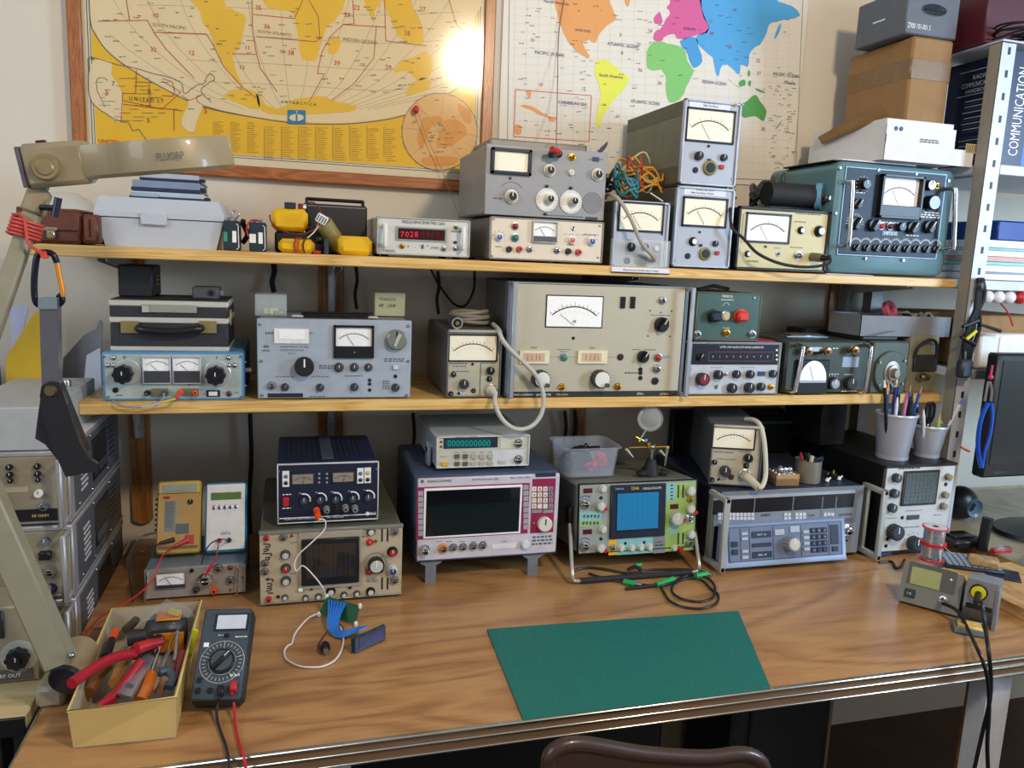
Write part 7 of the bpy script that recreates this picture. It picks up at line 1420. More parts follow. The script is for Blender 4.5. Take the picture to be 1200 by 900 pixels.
# ---------------------------------------------------------------- side desk and things on it
zz = ZD+.024; SDW = wood_mat('side_desk_wood','#96693a','#b58a52','#caa26a',(4,1.2,4),.35,.8)
b = MB(); b.prism([(1.985,-1.25),(3.2,-1.25),(3.2,-.03),(2.20,-.03),(2.20,-.56),(1.985,-.56)],ZD+.001,zz,SDW,axis='z'); o = single(b,'side_desk','lighter wooden side desk board at the right end of the workbench','desk')
b = MB(); b.box((2.19,-.60,zz),(3.1,-.05,zz+.005),mat('desk_glass','#9fb8b2',.06,0,alpha=.28,var=0,coat=1),.001); single(b,'glass_plate','clear glass plate lying on the side desk','glass plate')
zg = zz+.0055
b = MB(); SCR = mat('monitor_black','#15181d',.4); root = empty('computer_monitor','black flat computer monitor cut by the right picture edge','monitor',(2.45,-.45,zg))
b.box((2.165,-.47,ZD+.20),(2.70,-.435,ZD+.50),SCR,.005); world_part(b,'housing',root); b = MB(); b.box((2.18,-.4715,ZD+.235),(2.685,-.4695,ZD+.485),mat('screen_off','#1b2429',.25,coat=.2,var=0)); world_part(b,'screen',root)
b = MB(); b.box((2.40,-.44,zg),(2.47,-.42,ZD+.3),SCR,.004); world_part(b,'stand',root); b = MB(); b.lathe([(.13,0),(.125,.010),(.03,.016)],SCR,Matrix.Translation((2.44,-.42,zg)) @ Matrix.Diagonal((1,.75,1,1)),32); world_part(b,'foot',root)
b = MB(); b.text('LENOVO',2.215,ZD+.213,.006,INKG,-.4712); world_part(b,'logo',root)
p = atz(1133,612,zg); root = empty('speaker','round black desktop speaker with blue-grey cone','speaker',(p.x,p.y+.03,zg)); b = MB(); b.ball((p.x,p.y+.03,zg+.045),.048,BLACK,20,(1,.8,.95)); world_part(b,'body',root)
b = MB(); b.lathe([(.026,0),(.024,.004),(.010,-.004),(1e-6,.002)],M('#5a7484',.3),Matrix.Translation((p.x+.012,p.y-.006,zg+.04)) @ YF,24); world_part(b,'cone',root)
p = atz(1128,640,zz); b = MB(); b.box((p.x-.04,p.y-.02,zg+.003 if False else zz),(p.x+.05,p.y+.05,zz+.022),BLACK,.006); b.box((p.x-.03,p.y-.005,zz+.022),(p.x+.03,p.y+.035,zz+.027),mat('gloss_black','#0c0d10',.1),.002)
q_ = b; single(b,'phone_dock','glossy black desk gadget behind the solder reels','gadget')
p = atz(1150,645,zz); b = MB(); b.cyl((p.x,p.y,zz),(p.x+.006,p.y,zz+.082),.012,BLACK,18); single(b,'flashlight','black cylindrical torch standing left of the red pocketknife','torch')
p = atz(1173,648,zz); root = empty('pocket_knife','red pocketknife lying on the side desk','knife',(p.x,p.y,zz)); b = MB(); b.box((-.028,-.009,.004),(.028,.009,.012),RED,.004); b.obj('handle',root); b = MB()
for k in range(3): b.box((-.024,-.006+k*.005,.0115),(.026,-.004+k*.005,.0145),STEEL,.0005)
b.obj('tool_stack',root); b = MB(); b.box((-.027,-.0085,0),(.027,.0085,.004),RED,.002); b.obj('scale',root)
p = atz(1133,668,zz); root = empty('keyboard','dark keyboard with white key rows behind the soldering station','keyboard',(p.x+.03,p.y+.02,zz),-.55); b = MB(); b.box((-.06,-.04,0),(.06,.055,.008),M('#1e2530',.4),.002); b.obj('base',root)
for i in range(9):
    for j in range(6): b = MB(); b.box((-.055+i*.0125,-.034+j*.0145,.008),(-.0445+i*.0125,-.0225+j*.0145,.0105),M('#7d8a9a',.4),.0006); b.obj('key',root)
p = atz(1176,672,zz); b = MB(); T = Matrix.Translation((p.x,p.y,zz)) @ Matrix.Rotation(-.75,4,'Z'); b.box((-.035,-.045,0),(.03,.02,.004),M('#161a2c',.4),.001,T); single(b,'notebook','dark blue thin notebook lying right of the brown sponge','notebook')
cable('usb_lead','thin black cable loop on the bench before the black oscilloscope','cable',[atz(1030,659,ZD+.003),atz(1045,658,ZD+.003),atz(1050,666,ZD+.003),atz(1057,662,ZD+.004),atz(1060,656,ZD+.004)],.003,BLACK)
# ---------------------------------------------------------------- middle of the bench
CM = mat('mat_green','#14675e',.5,var=.03,scale=15); CML = mat('mat_line','#2a8076',.5,var=0)
q = [atz(570.5,739,ZD),atz(865,717.5,ZD),atz(905,809.5,ZD),atz(615,848.5,ZD)]
q = [Vector((p.x,max(p.y,YD0+.004),0)) for p in q]
b = MB(); b.prism([(p.x,p.y) for p in q],ZD+.0006,ZD+.0034,CM,axis='z')
def mp(u,v): return (q[0]*(1-u)+q[1]*u)*(1-v)+(q[3]*(1-u)+q[2]*u)*v
def ml(u0,v0,u1,v1,w):
    a,c = mp(u0,v0),mp(u1,v1); d = (c-a).normalized(); n_ = Vector((-d.y,d.x,0))*w/2; z_ = Vector((0,0,ZD+.0037)); b.add([a+n_+z_,a-n_+z_,c-n_+z_,c+n_+z_],[(0,1,2,3)],CML)
for i in range(44): ml(.035+i*.93/43,.04,.035+i*.93/43,.96,.0010 if i % 5 == 0 else .0004)
for i in range(29): ml(.035,.04+i*.92/28,.965,.04+i*.92/28,.0010 if i % 5 == 0 else .0004)
single(b,'cutting_mat','green gridded cutting mat lying on the workbench','cutting mat')
# probe leads with green sleeves
b = MB(); Zc = ZD+.004
def Z(x,y,h=.004): return atz(x,y,ZD+h)
GRS = mat('green_sleeve','#1f9a4c',.4); BLC = mat('cable_black','#17181f',.4)
root = empty('probe_lead','black probe leads with green sleeves coiled on the bench','probe lead',Z(790,690,0))
b.tube([Z(690,672),Z(710,678),Z(730,682),Z(745,684,.006),Z(760,686,.006),Z(775,686,.006),Z(790,682),Z(800,676),Z(815,674),Z(830,678),Z(838,688),Z(835,700),Z(820,705),Z(800,702),Z(788,694),Z(790,684),Z(805,678),Z(822,680),Z(833,690),Z(842,698),Z(838,708),Z(822,713),Z(800,711),Z(785,704),Z(778,694),Z(775,688)],.0026,BLC,8,smooth=6); world_part(b,'cable',root)
b = MB(); b.tube([Z(672,668),Z(690,665),Z(715,668),Z(738,672),Z(760,668),Z(790,667),Z(812,668),Z(828,671)],.0028,BLC,8); world_part(b,'cable',root)
for a,c in (((731,681.5),(745,684.5)),((769,685.5),(789,678.5)),((815,675),(829,672))): b = MB(); b.cyl(Z(*a,.007),Z(*c,.007),.0062,GRS,12); world_part(b,'green_sleeve',root)
for a,c in (((745,684.5),(752,685.5)),((829,672),(834,673.5)),((788,679),(783,681))): b = MB(); b.cyl(Z(*a,.007),Z(*c,.007),.0048,STEEL,12); world_part(b,'plug',root)
b = MB(); b.cyl(Z(733,690,.004),Z(768,686,.007),.0036,BLC,10); world_part(b,'probe_tip',root)
b = MB(); b.tube([Z(735,668,.010),Z(745,664,.018),Z(752,670,.010),Z(740,673,.006)],.004,BLC,8); b.cyl(Z(744,663,.014),Z(751,662,.014),.005,GRS,10); world_part(b,'clip',root)
# circuit board with ribbon and display
PCB = mat('pcb_green','#14502e',.35,var=.15,scale=80)
def slab(pts,t,m,b=None,off=0):
    b = b or MB(); P_ = [Vector(p) for p in pts]; n_ = (P_[1]-P_[0]).cross(P_[3]-P_[0]).normalized()
    b.add([p+n_*off for p in P_]+[p+n_*(off+t) for p in P_],[(0,1,2,3),(4,5,6,7),(0,1,5,4),(1,2,6,5),(2,3,7,6),(3,0,4,7)],m); return b
pb_ = [atz(374,719.5,ZD+.005),atz(417,731,ZD+.005),atz(422,710,ZD+.030),atz(383,699,ZD+.030)]
root = empty('circuit_board','green circuit board with white spacers and blue ribbon wires','circuit board',pb_[0]); world_part(slab(pb_,.0016,PCB),'board',root)
for p in pb_: b = MB(); b.cyl(p+Vector((0,-.004,-.001)),p+Vector((0,.003,.001)),.0034,WHITE,10); world_part(b,'spacer',root)
LB = mat('ribbon_blue','#1c62c0',.4); b = MB()
for i in range(12):
    x = 385+i*1.9; u = i/11; b.tube([atz(x,703+i*.35,ZD+.029),atz(385+i*1.35,718,ZD+.022),atz(384+i*1.1,732,ZD+.012),atz(388+i*.9,742-i*.4,ZD+.005+.0006*i),atz(398+i*.5,747-i*.7,ZD+.006+.0007*i),atz(414+i*.4,742-i*.6,ZD+.014),atz(421+i*.9,739-i*.45,ZD+.024)],.0011,LB if i % 2 else M('#3f8ae0',.4),5,smooth=4)
world_part(b,'ribbon_cable',root)
lp = [atz(412.5,766,ZD+.001),atz(450.5,748.5,ZD+.001),atz(450.5,731,ZD+.026),atz(412,748.5,ZD+.026)]
root = empty('display_module','small dark character display module standing beside the circuit board','display',lp[0]); world_part(slab(lp,.0016,PCB,off=-.002),'board',root)
lc_ = sum(lp,Vector())/4; li = [lc_+(p-lc_)*.93 for p in lp]; world_part(slab(li,.006,M('#2b2f4a',.25,coat=.3),off=0),'display_frame',root); li2 = [lc_+(p-lc_)*.7 for p in lp]; world_part(slab(li2,.0008,M('#3a3f66',.15),off=.006),'screen',root)
p = atz(381,765,ZD+.0005); root = empty('potentiometer','small black potentiometer lying near the blue ribbon','potentiometer',p); b = MB(); b.cyl((0,.008,.0085),(0,-.004,.0095),.0085,BLACK,18); b.obj('body',root); b = MB(); b.cyl((0,-.004,.0095),(.001,-.014,.010),.0048,STEEL,12); b.obj('shaft',root)
b = MB(); b.tube([atz(373,719,ZD+.010),Z(362,724,.006),Z(352,734),Z(345,744),Z(342,754,.003),Z(337,757,.003),Z(333,764,.003),Z(336,773,.003),Z(349,780,.003),Z(362,782,.003),Z(378,781,.003),Z(392,774,.003),Z(400,762,.003),Z(402.5,748,.004),Z(399,735,.004)],.0017,M('#d9d3cf',.5),8,smooth=6); single(b,'jumper_wire','white wire looped on the bench below the circuit board','wire')
for k,(m,lb) in enumerate(((M('#7a2a22',.5),'brown wire'),(M('#3a2a22',.5),'dark wire'))): b = MB(); b.tube([atz(384+k,739,ZD+.008),Z(378+k,747,.006),Z(373+k,755,.004),Z(374+k*2,760,.006)],.0009,m,6); single(b,'thin_wire',lb+' from the blue ribbon to the potentiometer','wire')
b = MB(); b.tube([Z(395,729,.008),Z(401,734),Z(404,741,.004),Z(406,748,.004)],.0009,BLACK,6); single(b,'thin_wire','short black wire under the green circuit board','wire')
# ---------------------------------------------------------------- multimeter
TM = .86
D = Dev('multimeter','dark grey digital multimeter propped on its stand beside the toolbox','multimeter',ZD,(221,822.5),(283,824),(244.5,713),.034,lift=.034*math.sin(TM)+.001,tilt=TM,yaw=-.13); W_,H = D.Wd,D.H; DM = mat('meter_slate','#39454d',.42,var=.04)
b = MB(); b.box((0,0,0),(W_,.034,H),M('#22282d',.5),.006); D.put(b,'body'); b = MB(); b.box((.001,-.0012,.001),(W_-.003,.004,H-.001),DM,.0025); D.put(b,'face'); D.t = .0012
D.rect((252,719.5,292,739.5),M('#1c2226',.4),'display_frame',.0012); D.rect((255,721.5,289,737.5),mat('lcd_light','#c4c9d4',.15,coat=.5),'display',.0016)
xc,zc_ = D.P(260.5,776); kk = .036
for nm,rr_,t0_,m in (('range_dial',.0185,.006,BLACK),('dial_face',.0155,.007,M('#3f484e',.45))):
    b = MB(); b.lathe([(rr_,0),(rr_,t0_),(rr_*.95,t0_+.001)],m,YF,32); o = b.obj(nm,D.root); o.matrix_local = D.Tl @ Matrix.Translation((xc,-.001,zc_))
b = MB(); b.box((-.0035,-.014,-.0165),(.0035,-.006,.0165),BLACK,.0015); b.box((-.0006,-.0146,.006),(.0006,-.0138,.0155),KWHITE); o = b.obj('pointer',D.root); o.matrix_local = D.Tl @ Matrix.Translation((xc,0,zc_)) @ Matrix.Rotation(.72,4,'Y')
for rr_ in (.0195,.0315):
    n = 48; vs = []
    for i in range(n): a = 2*PI*i/n; vs += [((rr_-.0002)*math.cos(a)+xc,-.0021,(rr_-.0002)*math.sin(a)+zc_),((rr_+.0002)*math.cos(a)+xc,-.0021,(rr_+.0002)*math.sin(a)+zc_)]
    D.let.add(vs,[(2*i,2*i+1,(2*i+3) % (2*n),(2*i+2) % (2*n)) for i in range(n)],INKW)
for i in range(30):
    a = 2*PI*i/30; T = Matrix.Translation((xc,0,zc_)) @ Matrix.Rotation(a,4,'Y'); l0,l1 = (.020,.031) if i % 6 == 0 else (.024,.0285); D.let.add([(-.00025,-.0021,l0),(.00025,-.0021,l0),(.00025,-.0021,l1),(-.00025,-.0021,l1)],[(0,1,2,3)],INKW,T)
D.rect((239,753.5,245,758.5),INKW,'model_mark',.0004); D.knob(266,745.5,2.6,'button',BLACK,name='button'); D.dash((256,744,262,745.5),INKW,1); D.dash((276,745.5,290,747.5),INKW,3)
for x,y in ((234,797.5),(232,810),(246,810)): D.knob(x,y,3.2,'hole',BLACK,BLACK,name='socket')
D.dash((270,790,281,793),INKW,2,2); D.done(); ST_ = MB(); ST_.box((.012,.030,H*.55),(W_-.012,.034,H*.6),BLACK)
b = MB(); cs,sn = math.cos(TM),math.sin(TM); top_ = Vector((0,H*.62*sn+.034*cs,H*.62*cs-.034*sn+D.lift)); b.add([(.015,top_.y,top_.z),(W_-.015,top_.y,top_.z),(W_-.015,top_.y+.02,.0005),(.015,top_.y+.02,.0005),(.015,top_.y+.003,top_.z),(W_-.015,top_.y+.003,top_.z),(W_-.015,top_.y+.023,.0005),(.015,top_.y+.023,.0005)],[(0,1,2,3),(4,5,6,7),(0,1,5,4),(1,2,6,5),(2,3,7,6),(3,0,4,7)],BLACK); b.obj('stand',D.root)
for (x,y),m,lb,pts in (((259,811),BLACK,'black test lead from the multimeter over the bench edge',[(255,825),(254,840),(258,856),(264,872),(268,890),(270,915)]),((274,806),RED,'red test lead from the multimeter over the bench edge',[(274,822),(275,840),(277,858),(281,873),(286,888),(290,915)])):
    c = D.P(x,y); q_ = D.p+D.u*c[0]+D.up*c[1]; n_ = D.u.cross(D.up)
    b = MB(); b.box((-.005,-.014,-.008),(.005,-.001,.006),m,.002,Matrix.Translation(q_) @ Matrix.Rotation(-TM,4,'X'))
    pe = q_+n_*.008-D.up*.010; b.tube([pe,Z(*pts[0],.020),Z(*pts[1],.008),Z(*pts[2],.004),Z(*pts[3],.004),aty(*pts[4],YD0-.006),aty(*pts[5],YD0-.012)],.0021,m if m is RED else M('#23232e',.4),8); single(b,'test_lead',lb,'test lead')
# ================================================================ left rack of instruments beside the bench
XR = .2205
def rackunit(lb,z0,z1,yf,els,strip):
    W_,H,Dp = .425,z1-z0,.40; root = empty('rack_instrument',lb,'rack instrument',(XR-W_,yf,z0)); h = H
    SG = mat('side_grey','#55575c',.5,.2,var=.03); FM = mat('rack_frame','#a3a2a4',.4,.4)
    b = MB(); b.box((.004,.004,.004),(W_-.001,Dp,h-.004),SG,.002); b.obj('case',root)
    b = MB(); b.box((0,0,h-.010),(W_,Dp+.01,h-.001),FM,.002); b.box((0,0,.001),(W_,Dp+.01,.008),FM,.002); b.obj('frame_rail',root)
    b = MB(); b.box((.004,-.002,.008),(W_-.004,.003,h-.010),mat('rack_panel','#8d826c',.45,.1),.001); b.obj('front_panel',root)
    b = MB(); x = W_; b.box((x-.010,-.040,.004),(x-.001,-.028,h-.006),FM,.003); b.box((x-.008,-.034,.004),(x-.001,.02,.014),FM,.002); b.box((x-.008,-.034,h-.016),(x-.001,.02,h-.006),FM,.002); b.box((x-.005,.0,.004),(x+.0008,.026,h-.006),FM,.002); b.obj('handle',root)
    b = MB(); y0,y1 = .17,.27; x = W_-.0008; b.box((x,y0-.008,h*.2),(x+.0014,y1+.008,h*.82),BLACK,.0005); b.obj('carry_recess',root); b = MB(); b.box((x+.0014,y0,h*.26),(x+.0022,y1,h*.40),M('#3e4046',.4),.0003); b.obj('carry_grip',root)
    b = MB()
    for j in range(5):
        for i in range(7): b.box((x,.075+j*.0095+(i % 2)*.004,h*(.26+i*.075)),(x+.0012,.080+j*.0095+(i % 2)*.004,h*(.26+i*.075)+.004),M('#c9c9c6',.5))
    b.obj('vent_holes',root); b = MB()
    for j in range(6): b.box((x,.30,h*(.3+j*.09)),(x+.001,.345,h*(.3+j*.09)+.002),BLACK)
    b.obj('vent_slots',root)
    for yy,zz_ in ((.06,.12),(.155,.1),(.155,.9),(.29,.12),(.29,.9)):
        o = link('screw',knob_mesh('screw',.003,.0015,STEEL,None),root); o.matrix_local = Matrix.Translation((x,yy,h*zz_)) @ Matrix.Rotation(PI/2,4,'Z')
    for (u,v,r,st,m1,m2) in els: o = link('knob',knob_mesh(st,r,r*1.3,m1,m2),root); o.location = (W_-u,-.002,h*v)
    if strip: b = MB(); b.box((.01,-.0035,.008),(W_-.012,-.002,.028),M('#15151c',.4)); b.obj('lower_strip',root)
    l = MB(); l.text('50 OHM',W_-.045,.017,.005,mat('gold_ink'),-.004); 
    l.box((W_-.16,-.003,h*.46),(W_-.06,-.0022,h*.53),M('#a39a84',.5)); o = l.obj('lettering',root,fix=False); return root
Y_ = M('#c9b81c',.4)
rackunit('top rack instrument of the left pile, with yellow sockets',.957,1.083,-.50,((.135,.80,.006,'post',Y_,None),(.135,.62,.006,'post',Y_,None),(.085,.80,.005,'plain',BLACK,None),(.085,.70,.005,'plain',BLACK,None),(.085,.62,.004,'plain',BLACK,None),(.045,.80,.005,'plain',BLACK,None),(.045,.70,.005,'plain',BLACK,None),(.045,.62,.004,'plain',BLACK,None),(.045,.44,.0065,'plain',KWHITE,KWHITE),(.04,.26,.0065,'jack',STEEL,None),(.12,.28,.010,'cap',M('#3a4250',.4),None)),True)
rackunit('second rack instrument of the left pile, under the yellow sockets',.826,.955,-.50,((.04,.80,.007,'plain',M('#5a6a70',.4),None),(.04,.62,.009,'button',BLACK,None),(.035,.38,.009,'jack',M('#8a8272',.4,.4),None),(.035,.15,.008,'cap',M('#2a2440',.4),None)),False)
rackunit('third rack instrument of the left pile, level with the bench top',.696,.824,-.50,((.05,.5,.008,'plain',BLACK,None),),False)
b = MB(); b.box((-.5,-.62,.0),(.20,-.06,.694),mat('cabinet_grey','#4a4640',.6),.004); single(b,'side_cabinet','low dark cabinet carrying the left pile of rack instruments','cabinet')
# lower instrument further forward on a light board
p = aty(48,797,-.63); root = empty('tuning_instrument','beige instrument with a black knob in a clear ring at the lower left edge','instrument',(p.x-.4,-.63,p.z)); zt4 = p.z
b = MB(); b.box((0,0,0),(.4,.08,.125),mat('rack_panel'),.003); b.obj('case',root); b = MB(); b.box((-.0+.01,-.004,.075),(.355,0,.120),M('#2b2a2a',.4),.002); b.box((.012,-.005,.085),(.33,-.003,.112),M('#7a7468',.3)); b.obj('dial_window',root); b = MB(); b.box((.01,-.003,.006),(.39,0,.022),M('#55504a',.5)); b.text('RF OUT',.36,.014,.006,INKW,-.0035); b.obj('name_strip',root)
q = aty(23,768,-.63); o = link('knob',knob_mesh('star',.0165,.016,BLACK,None),root); o.location = (q.x-p.x+.4,-.002,q.z-p.z); b = MB(); b.lathe([(.026,0),(.026,.002),(.017,.003)],CLEAR,YF,28); o = b.obj('ring',root); o.location = (q.x-p.x+.4,-.002,q.z-p.z)
zz4 = p.z-.001; b = MB(); yb4 = atz(0,842,zz4).y; b.box((-.6,yb4,zz4-.022),(.205,-.52,zz4),wood_mat('light_board','#a8956a','#b9a67a','#c7b58a',(1,8,8),.5,.6,.1),.002); b.box((-.6,yb4-.003,zz4-.03),(.204,yb4+.002,zz4-.001),BLACK,.001); single(b,'side_board','light wooden board with black edge under the beige instrument','board')
for x_ in (-.45,.15): b = MB(); b.box((x_-.012,yb4+.03,0),(x_+.012,yb4+.08,zz4-.0305),BLACKM,.002); single(b,'board_support','black support post under the light wooden board, '+('outer' if x_ < 0 else 'near the workbench'),'post')
# things on the left pile
zp = 1.0835
c = atx(108,449,.205); D_ = None; root = empty('junction_box','pale grey metal box with knurled knob on top of the left pile','box',(.06,-.50,zp)); PGY = mat('box_pale','#a9abab',.45,.1)
b = MB(); b.box((0,0,0),(.14,.30,.072),PGY,.002); b.obj('body',root); o = link('knob',knob_mesh('fluted',.010,.026,M('#8d8d8b',.4,.3),None),root); o.matrix_local = Matrix.Translation((.018,.03,.072)) @ Matrix.Rotation(-PI/2,4,'X')
for k in range(3): o = link('push_button',knob_mesh('plain',.007,.012,BLACK if k == 0 else STEEL,None),root); o.matrix_local = Matrix.Translation((.115,.10+k*.05,.072)) @ Matrix.Rotation(-PI/2,4,'X')
b = MB(); slab([(.135,-.46,zp+.001),(.2195,-.49,zp+.001),(.2215,-.16,zp+.001),(.16,-.15,zp+.001)],.001,lab,b); single(b,'paper_sheet','white paper sheet under the pale grey box on the left pile','paper')
def leaf(lb,nm,pts,y,m,lean=.06,t=.004,cat='paper'):
    P_ = [aty(px,py,y) for px,py in pts]; z0 = min(p.z for p in P_); P2 = [Vector((p.x,p.y+(p.z-z0)*lean,p.z)) for p in P_]
    dz = zp+.0008-z0; P2 = [p+Vector((0,0,dz)) for p in P2] if abs(dz) < .08 else P2
    b = MB(); n = len(P2); o_ = Vector((0,t,0)); b.add([p for p in P2]+[p+o_ for p in P2],[tuple(range(n)),tuple(range(n,2*n))]+[(i,(i+1) % n,(i+1) % n+n,i+n) for i in range(n)],m); return single(b,nm,lb,cat)
ENV = mat('envelope_yellow','#d2ac1e',.6,var=.05,bump=.15)
leaf('padded yellow envelope leaning behind the pale grey box','padded_envelope',[(8,512),(7,452),(36,404),(40,399),(62,394),(66,470),(30,508)],-.16,ENV,.10,.012,'envelope')
leaf('white label on the padded yellow envelope','envelope_label',[(39,441),(35,427),(52,413),(60,425)],-.20,lab,.1,.001) if False else None
leaf('folded white sheets standing behind the yellow envelope','folded_sheets',[(17,500),(12,388),(17,384),(24,383),(33,385),(28,410),(24,500)],-.12,mat('paper_blue_white','#b9c0de',.6),.04,.003)
leaf('grey plastic pocket leaning beside the blue-framed supply','plastic_pocket',[(72,485),(74,432),(98,405),(112,398),(116,387),(120,390),(118,480)],-.10,mat('pocket_grey','#8f9096',.4,alpha=.9),.05,.003)
leaf('white folded papers leaning against the blue-framed supply','folded_papers',[(96,484),(101,424),(117,415),(120,484)],-.14,lab,.05,.006)
b = MB(); b.box((-.18,-.30,zp),(.0,-.08,zp+.085),M('#5b5d5f',.5),.003); single(b,'letter_tray','dark grey letter tray at the far left on the pile','tray')
a = aty(-8,503,-.47); root = empty('marker_pen','white marker pen lying at the front of the left pile','pen',(a.x,-.47,zp)); b = MB(); b.cyl((0,0,.0095),(.055,-.012,.0095),.009,WHITE,16); b.obj('barrel',root); b = MB(); b.cyl((.055,-.012,.0095),(.068,-.0148,.0095),.0088,M('#4a5068',.4),16,.0078); b.obj('cap',root)
# ---------------------------------------------------------------- magnifier lamp
LB_ = mat('lamp_beige','#958769',.4,.05,coat=.2,var=.02); LG_ = mat('lamp_beige_grey','#8f8974',.45)
root = empty('magnifier_lamp','beige articulated magnifier lamp clamped to the left edge of the bench','lamp',(.245,-.70,ZD))
def LP(px,py,y): return aty(px,py,y)-root.location
b = MB(); b.box((-.03,-.02,.0005),(.008,.04,.034),LG_,.006); b.obj('clamp_base',root)
e0 = LP(77,795,-.735); b = MB(); b.cyl(e0+Vector((.006,.065,.010)),e0,.0245,LB_,28); b.obj('pivot_barrel',root); b = MB(); b.cyl(e0,e0+Vector((-.001,-.006,-.001)),.0235,mat('cap_navy','#12131f',.35),28,.021); b.obj('pivot_cap',root)
def beam(p,q,w,t,m,nm):
    d = (q-p); L = d.length; T = Matrix.Translation(p) @ d.to_track_quat('Z','Y').to_matrix().to_4x4(); x_ = T.to_3x3() @ Vector((1,0,0)); 
    T = T @ Matrix.Rotation(math.atan2((T.to_3x3().inverted() @ Vector((0,-1,0))).y,(T.to_3x3().inverted() @ Vector((0,-1,0))).x)-PI/2,4,'Z')
    b = MB(); b.box((-w/2,-t/2,0),(w/2,t/2,L),m,.003,T); return b.obj(nm,root)
p1,pe,p2 = LP(72,778,-.725),LP(-50,505,-.70),LP(52,208,-.66)
beam(p1,pe,.040,.030,LG_,'lower_arm'); beam(pe,LP(38,250,-.665),.022,.022,LG_,'upper_arm'); beam(LP(38,250,-.665),LP(48,222,-.66),.027,.026,LB_,'arm_sleeve'); beam(LP(46,226,-.66),p2,.017,.017,M('#6d7078',.4),'neck')
b = MB(); b.ball(LP(84,768,-.745),.0045,STEEL,10); b.obj('arm_screw',root); b = MB(); b.ball(pe,.03,LB_,16,(1,.8,1)); b.obj('elbow_joint',root)
b = MB(); a = LP(47,243,-.68); b.cyl(a,a+Vector((.020,-.004,.0)),.004,BLACK,8); b.cyl(a+Vector((.018,-.004,-.012)),a+Vector((.024,-.004,.014)),.005,M('#1c2238',.3),10); b.obj('tension_knob',root)
hd = LP(50,195,-.66); T = Matrix.Translation(hd) @ Matrix.Rotation(-.15,4,'Y') @ Matrix.Rotation(.10,4,'X'); ol = []
for i in range(29):
    a = -PI*.80+2*PI*.80*i/28; ol.append((.165+.085*math.cos(a),.085*math.sin(a)))
ol = [(-.015,-.030),(.055,-.032)]+ol+[(.055,.032),(-.015,.030)]
n = len(ol); cx_ = .15; vs = []
for s_,z_ in ((.94,-.022),(1,-.017),(1,.017),(.97,.023),(.90,.023),(.88,.004)):
    for k,(x,y) in enumerate(ol): vs.append((cx_+(x-cx_)*s_,y*s_,z_))
b = MB(); b.add(vs,[(j*n+i,j*n+(i+1) % n,(j+1)*n+(i+1) % n,(j+1)*n+i) for j in range(5) for i in range(n)]+[tuple(range(n)),tuple(range(5*n,6*n))],LB_,T); b.obj('lamp_head',root)
b = MB(); b.box((-.018,-.034,-.028),(.062,.034,.030),LB_,.007,T); b.obj('head_block',root); b = MB(); b.box((-.021,-.033,-.026),(-.016,.033,.027),M('#5b5560',.4),.001,T); b.obj('end_plate',root)
b = MB(); b.lathe([(.0175,0),(.0175,.004),(.015,.008),(.011,.0075),(.009,.0095),(1e-6,.010)],mat('lamp_bronze','#9a8a62',.3,.4),T @ Matrix.Translation((.012,-.034,-.002)) @ YF,28); b.obj('head_knob',root)
b = MB(); b.box((.0,-.008,.030),(.012,.002,.034),M('#3a1420',.4),.001,T); b.obj('switch',root); b = MB(); b.text('FLUORP',0,0,.010,INKG,0,Matrix.Identity(4),maxw=.034); v_ = b.v[:]; b.v = [tuple(T @ Vector((.175+x,-.0865,z))) for x,y,z in v_]; b.obj('lettering',root,fix=False)
# red cord, carabiner and hanging clamp
cw = LP(30,268,-.665)+root.location; ax = ((LP(48,222,-.66)-pe)).normalized(); s1 = ax.orthogonal().normalized(); s2 = ax.cross(s1); b = MB(); pts = []
for i in range(46): a = 2*PI*i/8; pts.append(cw+ax*(-.014+.028*i/45)+(s1*math.cos(a)+s2*math.sin(a))*.0195)
pts += [aty(32,283,-.692),aty(42,292,-.69),aty(50,299,-.685)]; RC = mat('cord_coral','#c4493f',.5); b.tube(pts,.0022,RC,6,smooth=2)
for k in range(3): b.tube([aty(48+k*2.2,293,-.68),aty(50+k*2.2,302,-.69),aty(53+k*2,298,-.675)],.0019,RC,6)
single(b,'red_string','coral red cord wound round the lamp arm above the carabiner','cord')
Yc = -.68; root = empty('carabiner','black carabiner with orange gate hanging from the red cord','carabiner',aty(57,358,Yc)); CP = lambda x,y: aty(x,y,Yc)-root.location; NB2 = mat('anodised_navy','#14152a',.25,.3)
b = MB(); b.tube([CP(68,345),CP(73,350),CP(70,356),CP(60,359),CP(47,358),CP(41,351),CP(40,330),CP(42,308),CP(45,298),CP(53,295.5),CP(62,298),CP(67,308)],.0042,NB2,10); b.obj('body',root); b = MB(); b.tube([CP(67,309),CP(70,325),CP(73.5,342),CP(73,347)],.0036,mat('gate_orange','#d08a2a',.35,.3),10,smooth=2); b.obj('gate',root)
root = empty('hanging_clamp','dark hinged clamp tool hanging from the carabiner in front of the left pile','clamp',aty(80,556,Yc-.01)); CP = lambda x,y,dy=0: aty(x,y,Yc-.01+dy)-root.location
def plate(pts,y0,y1,m,nm): 
    P_ = [CP(*p) for p in pts]; b = MB(); b.prism([(p.x,p.z) for p in P_],y0,y1,m); return b.obj(nm,root)
HG = mat('clamp_grey','#55525a',.4,coat=.2); HB = mat('clamp_black','#1a191c',.35,coat=.2)
plate([(47,350),(68,350),(69,400),(70,452),(50,452),(48,400)],-.004,.016,HG,'strap'); plate([(46,349),(68,349),(68,362),(46,362)],-.006,.018,M('#7d8a94',.35,.3),'strap_loop')
